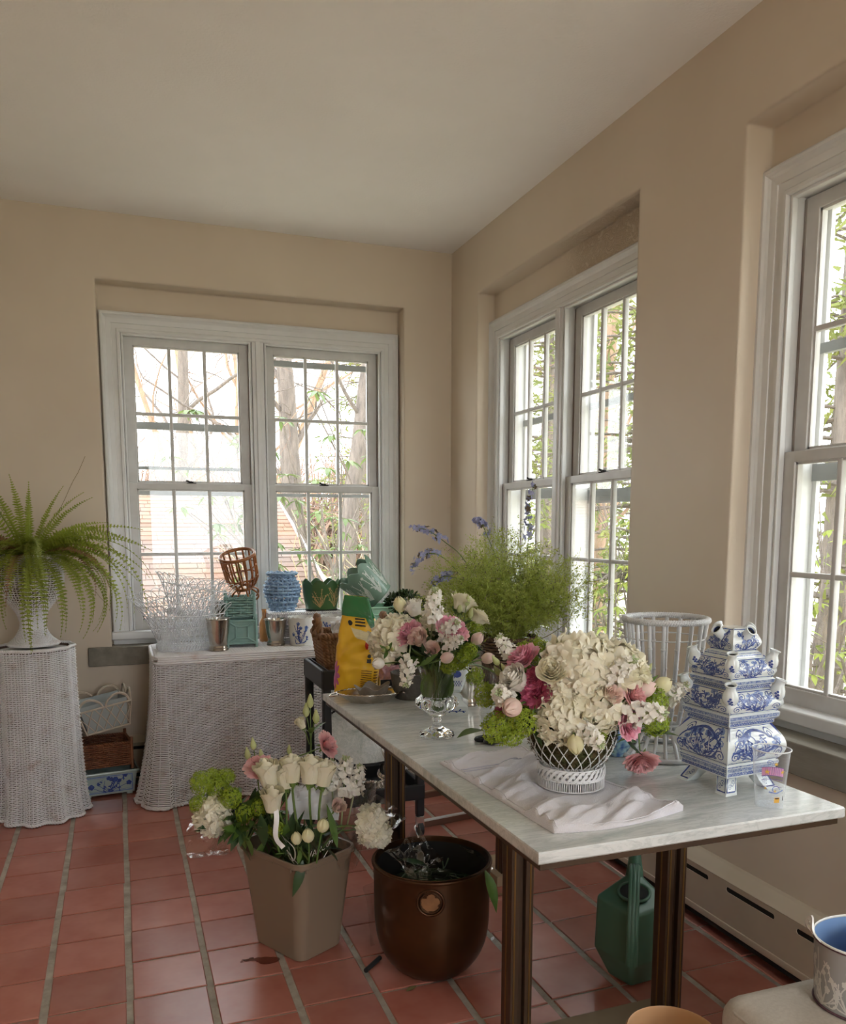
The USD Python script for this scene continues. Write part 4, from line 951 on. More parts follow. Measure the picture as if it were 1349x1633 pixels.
# white wicker crate carrying the blue vase and the dark green cachepot
t = thing("wicker_crate", "low white wicker crate under the blue vase and the dark green scalloped pot", "crate", mat4((1.035, 4.905, CT)))
S = rect_S(.215, .10, .01, .175); obj("weave", weave(S, 46, 9, .005, .0042, 0, .62).get(), M_WICK, t, smooth=True, kind="stuff"); obj("stakes", stakes(S, 46, .0036, n=4).get(), M_WICK, t, kind="stuff")
obj("rim_braid", braid(S, 1.0, 220, .0055, .005, 2, 54).get(), M_WICK, t, smooth=True)
m = MB()
for k in range(44):
    s0 = k / 44; p = S(np.array([s0, s0 + .5 / 44, s0 + 1 / 44]), np.array([.62, 1.0, .62])); m.tube(p, .003, 4); p = S(np.array([s0, s0 + .5 / 44, s0 + 1 / 44]), np.array([1.0, .62, 1.0])); m.tube(p, .003, 4)
obj("lattice", m.get(), M_WICK, t, kind="stuff"); m = MB(); m.box((-.21, -.095, .165), (.21, .095, .174)); obj("top_panel", m.get(), M_WICK, t)
# blue wicker vase
t = thing("wicker_vase", "pale blue round-bellied wicker vase with a flat flared rim", "vase", mat4((.905, 4.89, CT + .182)))
vp = smoothed([(.062, .004), (.078, .04), (.098, .10), (.102, .135), (.090, .175), (.064, .205), (.062, .215), (.080, .226), (.092, .229)], 40); S = round_S(vp)
obj("weave", weave(S, 22, 14, .0080, .0072, 0, .93).get(), M_BLUEW, t, smooth=True, kind="stuff"); obj("stakes", stakes(S, 22, .0052, n=24).get(), M_BLUEW, t, kind="stuff")
m = MB()
for k in range(5): r = .068 + .006 * k; m.tube(np.stack([r * np.cos(an), r * np.sin(an), np.full(48, .222 + .0015 * k)], 1), .0042, 6, closed=True)
obj("flared_rim", m.get(), M_BLUEW, t, smooth=True)

# porcelain cachepots
def scal_pot(name, label, M, rb, rt, h, mt, lobes, sc, wall_=.004, cat="pot", bands=None, curve=0.0):
    t = thing(name, label, cat, M)
    zz = np.linspace(0, 1, 12); prof = [(.001, .002)] + [(rb + (rt - rb) * z + curve * math.sin(PI * z), h * z) for z in zz] + [(rb + (rt - rb) * z + curve * math.sin(PI * z) - wall_, max(h * z, wall_)) for z in zz[::-1]] + [(.001, wall_)]
    fn = lambda T, Z, R: (R, Z + (sc * np.abs(np.cos(lobes * T / 2)) - sc * .5) * np.clip((Z / h - .7) / .3, 0, 1) ** 1.0)
    v, f = lathe(prof, 120, fn); obj("body", (v, f), mt, t, smooth=40)
    return t, (lambda u, w, c=0.0: np.stack([(rb + (rt - rb) * w / h + curve * np.sin(PI * w / h)) * np.sin(u / rt + c), -(rb + (rt - rb) * w / h + curve * np.sin(PI * w / h)) * np.cos(u / rt + c), w], -1))
def porcelain(label, M, seed):
    t, F = scal_pot("porcelain_cachepot", label, M, .072, .084, .165, M_PORC, 18, .007)
    for c, sd in ((-.35, seed), (1.25, seed + 1), (2.8, seed + 2)):
        d, mi = sprig(sd, .115, .135, 12, .085, 5); G = lambda u, w, c=c: F(u - .0575, w + .012, c); obj("blue_spray", decal(mi, G, .0004, .02).get(), M_BLUE2, t); obj("blue_spray", decal(d, G, .0007, .02).get(), M_BLUE, t)
    for z in (.006, .160): m = MB(); r = .072 + .012 * z / .165; m.tube(np.stack([r * np.cos(an), r * np.sin(an), np.full(48, z)], 1), .0018, 5, closed=True); obj("gilt_line", m.get(), M_PORC, t)
porcelain("white porcelain cachepot with blue flower sprays in front of the crate", mat4((.985, 4.715, CT)), 31)
porcelain("second blue-sprayed porcelain cachepot half hidden by the seagrass basket", mat4((1.165, 4.72, CT)), 41)

# tole cachepots
t, F = scal_pot("tole_cachepot", "dark green scalloped metal pot with gold sprigs standing on the white crate", mat4((1.145, 4.905, CT + .178), rz(.2)), .092, .118, .175, M_TOLE, 9, .030, .003, curve=.004)
for c, sd in ((.35, 51), (-.6, 52), (1.4, 53)): d, mi = sprig(sd, .12, .14, 14, .050, 3); obj("gold_sprig", decal(d.union(mi), lambda u, w, c=c: F(u - .05, w + .02, c), .0006, .02).get(), M_GOLDP, t)
v, f = lathe([(.094, 0), (.098, .004), (.098, .010), (.093, .013)], 60); obj("foot_band", (v, f), M_DARK, t, smooth=40)
wicker_box("mint_planter", "pale mint green panelled planter box at the right of the console", mat4((1.455, 4.80, CT), rz(.05)), .110, .215, M_MINT, True)
t, F = scal_pot("flowered_cachepot", "grey-green scalloped metal pot with white flowers lying on its side on the mint planter", mat4((1.485, 4.79, CT + .262), align((-.66, .10, .62))), .088, .128, .225, M_TOLE2, 9, .034, .003, curve=.004)
for c in np.arange(0, 2 * PI, .7):
    d, mi = sprig(int(60 + c * 10), .085, .19, 15, .048, 3); obj("white_flowers", decal(d.union(mi), lambda u, w, c=c: F(u - .042, w + .02, c), .0007, .02).get(), M_WHITEP, t)
m = MB(); m.tube(np.stack([.088 * np.cos(an), .088 * np.sin(an), np.full(48, .002)], 1), .004, 6, closed=True); obj("foot_rim", m.get(), M_TOLE2, t, smooth=True)

# clipped boxwood in a pot at the console's right end
M_BOX = mat("boxwood_leaf", (0.030, 0.055, 0.018), 0.35, var=(0.05, 0.085, 0.025), scale=20, translucent=.15)
t = thing("boxwood", "dark green clipped boxwood ball in a pot behind the glass urn's bouquet", "plant", mat4((1.625, 4.74, CT)))
v, f = lathe([(.001, 0), (.055, 0), (.075, .10), (.080, .102), (.080, .112), (.072, .112), (.070, .10), (.001, .10)], 30); obj("pot", (v, f), M_CONC, t, smooth=40)
rg = np.random.default_rng(8); m = MB()
for k in range(1500):
    d = rg.normal(0, 1, 3); d /= np.linalg.norm(d); r = .115 * rg.uniform(.75, 1.08); c = np.array([0, 0, .195]) + d * r * [1.0, 1.0, .8]
    v, f = leaf_mesh(.024, .013, .2, .2, 3); m.add(v @ basis(d + rg.normal(0, .6, 3), rg.normal(0, 1, 3)).T + c, f)
obj("foliage", m.get(), M_BOX, t, kind="stuff")
m = MB(); m.tube([(0, 0, .09), (0, 0, .19)], .009, 6)
for k in range(14): d = rg.normal(0, 1, 3); d /= np.linalg.norm(d); m.tube([(0, 0, .16), np.array([0, 0, .195]) + d * .09], .003, 4)
obj("stem", m.get(), M_BARK, t)

# ---------------------------------------------------------------- black utility cart
M_CART = mat("black_plastic", (0.020, 0.021, 0.024), 0.45, bump=.2, bscale=120, bdist=.001, spec=.4)
M_CHROME = mat("chrome", (0.75, 0.75, 0.76), 0.12, 1.0)
t = thing("utility_cart", "black plastic utility cart between the wicker console and the marble table", "cart")
ax0, ax1, ay0, ay1 = .845, 1.345, 3.62, 4.03
def tray(z0, z1, nm, inset=0.0):
    m = MB(); b = .020
    m.box((ax0 + b, ay0 + b, z0), (ax1 - b, ay1 - b, z0 + .012))
    for lo, hi in (((ax0, ay0, z0), (ax1, ay0 + b, z1)), ((ax0, ay1 - b, z0), (ax1, ay1, z1)), ((ax0, ay0 + b, z0), (ax0 + b, ay1 - b, z1)), ((ax1 - b, ay0 + b, z0), (ax1, ay1 - b, z1))): m.rbox(lo, hi, .008)
    obj(nm, m.get(), M_CART, t, smooth=30)
tray(.755, .848, "upper_tray"); tray(.185, .262, "lower_tray")
for x in (ax0 + .022, ax1 - .022):
    for y in (ay0 + .022, ay1 - .022):
        m = MB(); m.rbox((x - .020, y - .020, .10), (x + .020, y + .020, .80), .008); obj("leg", m.get(), M_CART, t, smooth=30)
        m = MB(); m.tube([(x - .012, y, .035), (x + .012, y, .035)], .035, 20); obj("caster_wheel", m.get(), M_CART, t, smooth=40)
        m = MB(); m.rbox((x - .020, y - .015, .045), (x + .020, y + .015, .10), .004); obj("caster_fork", m.get(), M_CHROME, t, smooth=30)
m = MB(); m.rbox((ax0 + .03, ay0 + .02, .838), (ax0 + .034, ay1 - .02, .846), .001); obj("tray_lip", m.get(), M_CART, t)

# seagrass basket in the upper tray
t = thing("seagrass_basket", "brown seagrass basket with a loop handle standing in the cart's upper tray", "basket", mat4((1.045, 3.86, .768), rz(-.03)))
S = rect_S(.130, .105, .0, .215, .030, .020)
m = MB()
for k in range(13): m.f, m.v, m.n = m.f + [], m.v + [], m.n; b = braid(S, (k + .5) / 13, 300, .0085, .0065, 2, 34 + k % 2); v, f = b.get(); m.add(v, f)
obj("coiled_rows", m.get(), M_SEAG, t, smooth=True, kind="stuff")
obj("rim_braid", braid(S, 1.02, 300, .010, .008, 2, 36).get(), M_SEAG, t, smooth=True)
for sx in (-1, 1):
    q = np.linspace(0, PI, 24); p = np.stack([np.full(24, sx * .165), .062 * np.cos(q), .20 + .105 * np.sin(q)], 1); _, a, b = frames(p); m = MB()
    for ph in (0, PI): m.tube(p + .008 * (np.cos(8 * q + ph)[:, None] * a + np.sin(8 * q + ph)[:, None] * b), .010, 6)
    obj("handle", m.get(), M_SEAG, t, smooth=True)
m = MB(); m.box((-.12, -.10, 0), (.12, .10, .010)); obj("base_panel", m.get(), M_SEAG, t)
M_PAPER = mat("white_paper", (0.74, 0.74, 0.76), 0.7)
def crumpled(name, label, cat, c, size, seed, mt, n=14, amp=.25, R=None, fq=2.2):
    rg = np.random.default_rng(seed); u, w = np.meshgrid(np.linspace(-1, 1, n), np.linspace(-1, 1, n), indexing="ij"); P0 = np.stack([u * size[0], w * size[1], 0 * u], -1).reshape(-1, 3)
    d = meshkit.fbm(P0 / max(size[:2]) * fq + seed, 3, seed) - .5; d2 = meshkit.fbm(P0 / max(size[:2]) * fq + seed + 9, 3, seed + 1) - .5
    P0[:, 2] += d * size[2] * 2; P0[:, 0] += d2 * size[0] * amp
    if R is not None: P0 = P0 @ np.asarray(R).T
    o = obj(name, (P0 + c, grid_faces(n, n)), mt, smooth=25); return tag(o, label, cat)
crumpled("folded_paper", "folded white papers standing in the seagrass basket left of the bottle neck", "paper", (1.00, 3.84, 1.00), (.05, .055, .03), 3, M_PAPER, R=rx(1.15) @ rz(.2))
crumpled("tissue_paper", "white tissue paper poking out of the seagrass basket behind the yellow bag", "paper", (1.125, 3.87, 1.00), (.06, .05, .05), 5, M_PAPER, R=rx(.8) @ ry(.5))
t = thing("wine_bottle", "bottle with a dark plum capsule, only its neck above the seagrass basket", "bottle", mat4((1.02, 3.795, .785), rx(.08)))
v, f = lathe([(.001, 0), (.036, 0), (.037, .01), (.037, .15), (.030, .18), (.016, .205), (.014, .215)], 28); obj("glass_body", (v, f), mat("dark_bottle_glass", (.03, .05, .03), .08, trans=.3), t, smooth=40)
v, f = lathe([(.0145, .20), (.0150, .285), (.017, .288), (.017, .298), (.015, .300), (.001, .300)], 24); obj("capsule", (v, f), mat("plum_foil", (.07, .030, .045), .35, .3), t, smooth=40)
# oval marbled tray and silver on the cart's lower tray
def marble_nodes(name, c0, c1, scale, rough, rot=(0, 0, .5), vein=(0.30, 0.34, 0.33), sq=(1.0, 5.0, 3.0)):
    n = {"g": ("geometry", {}), "mp": ("mapping", {"mapping_type": "point", "scale": sq, "rotation": rot}), "n1": ("noise_texture", {"scale": scale, "detail": 8.0, "roughness": .62, "distortion": 1.1}), "r1": ("rgb_ramp", {"ramp": [(.30, c1), (.50, c0), (.72, tuple(min(1, x * 1.04) for x in c0))]}),
         "n2": ("noise_texture", {"scale": scale * 2.3, "detail": 9.0, "roughness": .7, "distortion": 1.6}), "r2": ("rgb_ramp", {"ramp": [(.44, (0, 0, 0)), (.50, (1, 1, 1)), (.56, (0, 0, 0))]}), "bw": ("rgb_to_bw", {}), "k": ("math", {"math_type": "multiply", "value2": .34}), "mx": ("mix_color", {"b": vein}),
         "p": ("principled_bsdf", {"roughness": rough, "coat_weight": .15, "coat_roughness": .1})}
    l = [("g.position", "mp.vector"), ("mp.vector", "n1.vector"), ("mp.vector", "n2.vector"), ("n1.fac", "r1.fac"), ("n2.fac", "r2.fac"), ("r2.color", "bw.color"), ("bw.val", "k.value1"), ("k.value", "mx.fac"), ("r1.color", "mx.a"), ("mx.result", "p.base_color")]
    return raw_mat(name, n, l, "p.BSDF")
M_MARB = marble_nodes("carrara_marble", (0.66, 0.67, 0.655), (0.44, 0.47, 0.455), 2.4, .16)
M_TRAYM = marble_nodes("leaf_pattern_melamine", (0.92, 0.93, 0.92), (0.62, 0.68, 0.65), 11.0, .25, vein=(.40, .47, .44), sq=(1, 1, 1))
a = np.linspace(0, 2 * PI, 65)[:-1]; se = np.stack([.20 * np.sign(np.cos(a)) * np.abs(np.cos(a)) ** .75, .150 * np.sign(np.sin(a)) * np.abs(np.sin(a)) ** .75], 1)
t = thing("oval_tray", "white oval tray with a grey-green leaf pattern leaning inside the cart under its upper tray", "tray", mat4((1.09, 3.80, .485), rx(1.02)))
obj("tray_face", extrude(Polygon(se), .006).get(), M_TRAYM, t)
m = MB(); m.tube(np.c_[se * 1.01, np.full(64, .006)], .006, 6, closed=True); obj("rim", m.get(), M_CART, t, smooth=True)
rg = np.random.default_rng(12)
def silver_lump(label, c, r, sq, seed, lobes):
    t = thing("silver_dish", label, "silverware", mat4(c, rz(seed) @ rx(.3)), None)
    fn = lambda T, Z, R: R * (1 + .10 * np.cos(lobes * T)); v, f = lathe([(.001, .0), (r * .5, 0), (r * .62, .006), (r * .5, .02), (r * .8, r * .5), (r, r * sq), (r * .94, r * sq + .004), (r * .7, r * .55), (.001, .03)], 60, fn); obj("bowl_body", (v, f), M_SILVER, t, smooth=40)
    q = np.linspace(0, 2 * PI, 80)[:-1]; m = MB(); rr = r * (1 + .10 * np.cos(lobes * q)); m.tube(np.stack([rr * np.cos(q), rr * np.sin(q), r * sq + .006 + .004 * np.cos(3 * lobes * q)], 1), .006, 6, closed=True); obj("chased_rim", m.get(), M_SILVER, t, smooth=True)
silver_lump("ornate lobed silver dish in the cart's lower tray beside the hydrangea", (1.06, 3.70, .212), .062, .9, 3, 10)
silver_lump("small fluted silver dish in the cart's lower tray next to the table leg", (1.165, 3.685, .212), .045, 1.0, 5, 8)
julep("pewter_goblet", "pinkish silver cup lying in the cart's lower tray behind the table leg", mat4((1.20, 3.80, .265), rz(.3) @ rx(.4)), .16, False, rb=.035, rt=.055)
t = thing("bread_basket", "oval wire-rimmed silver basket at the right of the cart's lower tray", "basket", mat4((1.255, 3.86, .25), rx(.35)))
S = round_S([(.05, 0), (.06, .05), (.085, .10)]); obj("weave", weave(S, 24, 8, .004, .004).get(), M_WIRE, t, smooth=True, kind="stuff"); obj("rim_braid", braid(S, 1.0, 90, .004, .004, 2, 20).get(), M_WIRE, t, smooth=True)

# ---------------------------------------------------------------- the marble table
TZ = .80
M_BRONZE = mat("dark_bronze_frame", (0.060, 0.036, 0.022), 0.38, .35, var=(0.085, 0.05, 0.028), scale=3, world=True)
M_BRASSL = mat("brass_inlay", (0.28, 0.17, 0.06), 0.35, .9)
ta = math.atan2(-.040, 1.842 * 1.0)          # the table stands a little askew
tex = np.array([math.cos(-ta * 0 - .003), math.sin(-.003)]); TP = lambda u, w: np.array([.822 + (1.686 - .822) * u + (.782 - .822) * w, 1.511 + (1.508 - 1.511) * u + (3.353 - 1.511) * w])
tb = thing("marble_table", "rectangular marble-topped work table on a dark bronze base with brass lines", "table")
def slab(m, u0, u1, w0, w1, z0, z1, ch=.004):
    c = np.array([TP(u0, w0), TP(u1, w0), TP(u1, w1), TP(u0, w1)]); ctr = c.mean(0); s = lambda e: ctr + (c - ctr) * (1 - e / np.linalg.norm(c - ctr, axis=1, keepdims=True))
    v = np.vstack([np.c_[s(ch), np.full(4, z0)], np.c_[c, np.full(4, z0 + ch)], np.c_[c, np.full(4, z1 - ch)], np.c_[s(ch), np.full(4, z1)]])
    f = np.vstack([grid_faces(4, 4, wrap=True), [[3, 2, 1], [3, 1, 0], [12, 13, 14], [12, 14, 15]]]); m.add(v, f)
m = MB(); slab(m, 0, 1, 0, 1, TZ - .0285, TZ); obj("marble_top", m.get(), M_MARB, tb)
m = MB(); slab(m, .012, .988, .006, .994, TZ - .046, TZ - .0285, .001); obj("apron_frame", m.get(), M_BRONZE, tb)
for (x, y) in ((1.008, 1.97), (1.522, 1.97), (.995, 3.03), (1.49, 3.03)):
    m = MB(); m.rbox((x - .034, y - .030, 0), (x - .010, y + .030, TZ - .046), .002); m.rbox((x + .010, y - .030, 0), (x + .034, y + .030, TZ - .046), .002); m.box((x - .012, y - .012, 0), (x + .012, y + .012, TZ - .046)); lg = obj("leg", m.get(), M_BRONZE, tb)
    m = MB()
    for q in (-.024, .024): m.rbox((x + q - .0025, y - .0315, .0), (x + q + .0025, y - .0295, TZ - .046), .0008)
    m.rbox((x - .0355, y - .002, 0), (x - .0335, y + .004, TZ - .046), .0008); obj("brass_line", m.get(), M_BRASSL, lg)
for y in (1.97, 3.03):
    m = MB(); m.box((1.00, y - .02, TZ - .075), (1.49, y + .02, TZ - .046)); obj("crossbar", m.get(), M_BRONZE, tb)

# silver tray with a shell dish
t = thing("silver_tray", "oval silver tray with small handles at the far left corner of the marble table", "tray", mat4((.925, 3.135, TZ), rz(-.15)))
v, f = lathe([(.001, .006), (.075, .004), (.082, 0), (.088, .006), (.105, .018), (.128, .034), (.134, .036), (.133, .039), (.124, .037), (.10, .020), (.08, .010), (.001, .010)], 64); v = v * [1, .62, 1]; obj("tray_body", (v, f), M_SILVER, t, smooth=40)
q = np.linspace(0, 2 * PI, 121)[:-1]; m = MB(); m.tube(np.stack([.133 * np.cos(q), .0825 * np.sin(q), .039 + .0015 * np.cos(40 * q)], 1), .0032, 6, closed=True); obj("gadrooned_rim", m.get(), M_SILVER, t, smooth=True)
for s in (-1, 1): m = MB(); q = np.linspace(-1, 1, 12); m.tube(np.stack([s * (.130 + .032 * (1 - q ** 2)), .026 * q, .036 - .008 * (1 - q ** 2)], 1), .0038, 6); obj("handle", m.get(), M_SILVER, t, smooth=True)
M_SHELL = mat("grey_brown_ceramic", (0.20, 0.165, 0.135), 0.5, var=(0.28, 0.24, 0.20), scale=25, bump=.3, bscale=80, bdist=.002)
t = thing("scalloped_dish", "grey-brown scalloped dish lying in the silver tray", "dish", mat4((.94, 3.14, TZ + .010), rz(.4)))
fn = lambda T, Z, R: (R * (1 + .10 * np.cos(5 * T) * np.clip(Z / .05, 0, 1)), Z + .010 * np.cos(5 * T) * np.clip(Z / .05, 0, 1)); v, f = lathe([(.001, .002), (.045, .0), (.062, .02), (.078, .05), (.074, .050), (.058, .022), (.001, .006)], 80, fn); obj("dish_body", (v * [1, .72, 1], f), M_SHELL, t, smooth=40)

# yellow bag
M_BAG = mat("yellow_printed_film", (0.90, 0.55, 0.025), 0.32, var=(0.86, 0.49, 0.02), scale=5, coat=.25)
M_BAGG = mat("green_film", (0.015, 0.17, 0.045), 0.25, coat=.4)
def bag_S(u, w):
    """u 0..1 round the bag from the left back edge across the front, w 0..1 up"""
    a = 2 * PI * np.asarray(u); w = np.asarray(w); pin = np.clip((w - .62) / .38, 0, 1)
    hx = .088 * (1 - .45 * pin ** 1.2) * (1 + .04 * np.sin(6 * w)); hy = .050 * (1 - .92 * pin) * (1 - .25 * (1 - w) ** 6)
    x = -hx * np.sign(np.cos(a)) * np.abs(np.cos(a)) ** .6; y = -hy * np.sign(np.sin(a)) * np.abs(np.sin(a)) ** .7
    P0 = np.stack([x - .03 * pin, y, .415 * w], -1); nz = meshkit.fbm(P0 * 22, 3, 5)[..., None] - .5
    return P0 + nz * np.array([.012, .030, .004]) * np.sin(PI * np.clip(w, .05, .97))[..., None]
t = thing("plastic_bag", "crumpled yellow printed plastic bag with a green folded top, standing behind the silver tray", "bag", mat4((.905, 3.285, TZ), rz(-.45) @ ry(.10) @ rx(.03)))
uu, ww = np.meshgrid(np.arange(72) / 72, np.linspace(0, 1, 44), indexing="ij"); P0 = bag_S(uu.T, ww.T).reshape(-1, 3)
F_ = grid_faces(44, 72, wrap=True); obj("bag_film", (P0, F_), M_BAG, t, smooth=40)
def bagF(u, w): return bag_S(np.clip(u, 0, 1), np.clip(w, 0, 1))
pm = lambda n, c, r=.3: mat(n, c, r, coat=.25)
def bp(poly, mt, nm, lift=.0028): obj(nm, decal(poly, bagF, lift, .015).get(), mt, t)
bp(Polygon([(.02, .80), (.48, .80), (.48, 1.0), (.02, 1.0)]), M_BAGG, "green_top")
bp(Polygon([(.30, .80), (.36, .62), (.40, .54), (.43, .62), (.42, .82)]), M_BAGG, "green_leaf_print", .0036)
bp(Polygon([(.005, .66), (.04, .66), (.05, .82), (.005, .82)]), M_BAGG, "green_edge")
pet = lambda cx, cy, r, n, sq: unary_union([affinity.translate(affinity.rotate(affinity.scale(Point(r * .55, 0).buffer(r * .5, 5), 1, .42), 360 * k / n, origin=(0, 0)), cx, cy) for k in range(n)])
bp(affinity.scale(pet(.085, .20, .11, 9, 1), .7, 1.3).intersection(sbox(.01, 0, .3, 1)), pm("pink_print", (.55, .12, .30)), "pink_flower_print")
bp(affinity.scale(pet(.405, .46, .06, 9, 1), .8, 1.4), pm("red_print", (.50, .02, .012)), "red_flower_print")
bp(sbox(.285, .50, .345, .59), pm("red_print", (.5, .02, .012)), "red_panel_print", .0036)
bp(Polygon([(.22, .70), (.30, .66), (.31, .56), (.25, .60)]), pm("cream_print", (.75, .66, .40)), "pale_panel_print")
bp(affinity.scale(Point(.215, .74).buffer(.022), .8, 1.2), pm("black_print", (.02, .02, .02)), "round_mark_print")
bp(unary_union([sbox(.27, .10 + .022 * k, .36, .108 + .022 * k) for k in range(9)] + [sbox(.385, .12 + .03 * k, .455, .132 + .03 * k) for k in range(7)]), pm("brown_print", (.22, .10, .01)), "small_print_lines")
bp(unary_union([sbox(.245, .715 + .03 * k, .29, .73 + .03 * k) for k in range(3)] + [affinity.scale(Point(.315, .43).buffer(.016), .8, 1.2), sbox(.295, .36, .335, .40)]), pm("black_print", (.02, .02, .02)), "small_mark_print")
# stone pot
M_STONE = mat("grey_stone", (0.145, 0.14, 0.13), 0.9, var=(0.085, 0.08, 0.075), scale=18, bump=.7, bscale=60, bdist=.005)
t = thing("stone_pot", "rough grey stone pot behind the glass urn", "pot", mat4((1.11, 3.15, TZ)))
v, f = lathe([(.001, 0), (.068, 0), (.074, .006), (.088, .10), (.089, .105), (.084, .107), (.079, .10), (.072, .05), (.001, .045)], 48); obj("pot_body", (v, f), M_STONE, t, smooth=40)
v, f = lathe([(.001, .088), (.079, .085)], 24); obj("soil", (v, f), M_SOIL, t)
crumpled("pink_wrapper", "crumpled pink film between the yellow bag and the stone pot", "wrapper", (1.055, 3.285, TZ + .085), (.045, .03, .02), 15, mat("pink_film", (.55, .30, .36), .25, alpha=None, coat=.3), R=rx(1.4))
t = thing("gold_canister", "narrow gold foil canister just right of the yellow bag", "canister", mat4((1.01, 3.31, TZ)))
v, f = lathe([(.001, 0), (.013, 0), (.014, .004), (.014, .10), (.012, .11), (.001, .11)], 20); obj("canister_body", (v, f), mat("gold_foil", (.55, .33, .08), .3, .9), t, smooth=40)
# bronze-pink cup, delft stand, clear cylinder
julep("copper_cup", "rose copper cup standing behind the small delft vase", mat4((1.265, 2.93, TZ)), .15, False, rb=.030, rt=.042)
t = thing("delft_vase", "small white delft fan vase with blue painting on a square plinth, behind the glass urn", "vase", mat4((1.165, 2.835, TZ), rz(-.42)))
def square_loft(prof, n=9):
    """square section of half width r at height z, straight sides"""
    prof = np.asarray(prof, float); e = np.concatenate([np.stack([np.linspace(-1, 1, n)[:-1], -np.ones(n - 1)], 1), np.stack([np.ones(n - 1), np.linspace(-1, 1, n)[:-1]], 1), np.stack([np.linspace(1, -1, n)[:-1], np.ones(n - 1)], 1), np.stack([-np.ones(n - 1), np.linspace(1, -1, n)[:-1]], 1)])
    v = np.concatenate([np.c_[e * r, np.full(len(e), z)] for r, z in prof]); return v, grid_faces(len(prof), len(e), wrap=True)
v, f = square_loft([(.001, 0), (.056, 0), (.057, .004), (.057, .034), (.052, .040), (.036, .050), (.026, .070), (.024, .080), (.030, .086), (.001, .086)]); obj("plinth", (v, f), M_DELFT, t, smooth=30)
m = MB(); m.mesh(m3.Manifold.batch_hull([m3.Manifold.sphere(.012, 16).translate((x, y, z)) for (x, z) in ((-.024, .095), (.024, .095), (-.045, .155), (.045, .155), (-.050, .20), (.050, .20)) for y in (-.008, .008)])); obj("fan_body", m.get(), M_DELFT, t, smooth=30)
F = quad_F((-.052, -.0572, .006), (1, 0, 0), (0, 0, 1)); pol = unary_union([affinity.rotate(affinity.scale(Point(.012 + .0135 * k, .016 if k % 2 else .008).buffer(.0050, 5), 1, .45), 35 if k % 2 else -35) for k in range(7)] + [LineString([(.004, .010), (.100, .012)]).buffer(.0012)]); obj("blue_border", decal(pol, F).get(), M_BLUE, t)
F = quad_F((-.045, -.0203, .10), (1, 0, 0), (0, 0, 1)); d, mi = sprig(71, .09, .11, 8, .12, 3)
net = unary_union([LineString([(x, .005), (x + .014, .025)]).buffer(.0009) for x in np.arange(.01, .07, .009)] + [LineString([(x + .014, .005), (x, .025)]).buffer(.0009) for x in np.arange(.01, .07, .009)])
obj("blue_painting", decal(d.union(mi).intersection(sbox(.005, .035, .085, .105)).union(net).union(affinity.scale(Point(.06, .05).buffer(.016), 1, .8)), F, .0008).get(), M_BLUE, t)
M_GLASS = mat("clear_glass", (0.97, 0.985, 0.975), 0.0, trans=1.0, ior=1.46)
t = thing("glass_cylinder", "clear straight glass cylinder vase between the two bouquets", "vase", mat4((1.205, 2.53, TZ)))
v, f = lathe([(.001, .0), (.058, 0), (.062, .004), (.062, .205), (.0605, .207), (.059, .205), (.059, .012), (.001, .012)], 48); obj("glass_wall", (v, f), M_PANE, t, smooth=30)
# scissors
t = thing("scissors", "black-handled floral scissors lying under the edge of the large bouquet", "scissors", mat4((1.125, 2.40, TZ), rz(.35)))
for s in (-1, 1):
    q = np.linspace(0, 2 * PI, 33)[:-1]; m = MB(); m.tube(np.stack([-.022 + .026 * np.cos(q), s * .021 + .017 * np.sin(q), np.full(32, .008)], 1), .0068, 8, closed=True); m.tube([(.002, s * .018, .008), (.035, s * .004, .007)], .006, 8); obj("handle_loop", m.get(), M_CART, t, smooth=True)
    m = MB(); m.add(np.array([[.03, s * .008, .004], [.03, -s * .006, .004], [.12, -s * .001 - .001, .004], [.03, s * .008, .007], [.03, -s * .006, .007], [.12, -s * .001 - .001, .006]]), np.array([[0, 1, 2], [3, 5, 4], [0, 3, 4], [0, 4, 1], [1, 4, 5], [1, 5, 2], [2, 5, 3], [2, 3, 0]])); obj("blade", m.get(), M_CHROME, t)

# white towel
M_TOWEL = mat("white_terry", (0.72, 0.70, 0.76), 0.95, var=(0.66, 0.62, 0.63), scale=7, bump=.7, bscale=320, bdist=.003, sheen=.2)
tw = np.array([(.862, 2.235), (1.075, 2.335), (1.315, 1.640), (.905, 1.555)])      # corners on the table
def towel(u, w):
    """u along the length (left back to right front), w across"""
    u, w = np.asarray(u, float), np.asarray(w, float)
    L0, L1 = np.array([.868, 2.215]), np.array([.908, 1.600]); R0, R1 = np.array([1.17, 2.27]), np.array([1.285, 1.625])
    a = L0 + (L1 - L0) * u[..., None]; b = R0 + (R1 - R0) * u[..., None]; p = a + (b - a) * w[..., None]
    bow = np.sin(PI * u) * .030; p[..., 0] += -bow * 0 + .018 * np.sin(PI * w) * np.cos(PI * u); p[..., 1] += -.030 * np.sin(PI * w) * u ** 3 + .02 * np.sin(PI * w) * (1 - u) ** 3
    q = np.stack([p[..., 0] * 9, p[..., 1] * 9, 0 * u], -1); h = .004 + .044 * np.clip(meshkit.fbm(np.stack([p[..., 0] * 4 + p[..., 1] * 3, p[..., 1] * 17 - p[..., 0] * 11, 0 * u], -1), 3, 4) - .40, 0, 1) * 1.6
    d = np.hypot(p[..., 0] - 1.125, p[..., 1] - 1.895); h = h * np.clip((d - .085) / .05, 0.05, 1) + .003
    edge = np.minimum(np.minimum(u, 1 - u), np.minimum(w, 1 - w)); h = np.where(edge < .03, np.minimum(h, .004 + .6 * edge), h); h += .012 * np.exp(-((u - .99) ** 2 + (w - .97) ** 2) / .006)
    return np.stack([p[..., 0], p[..., 1], TZ + h], -1)
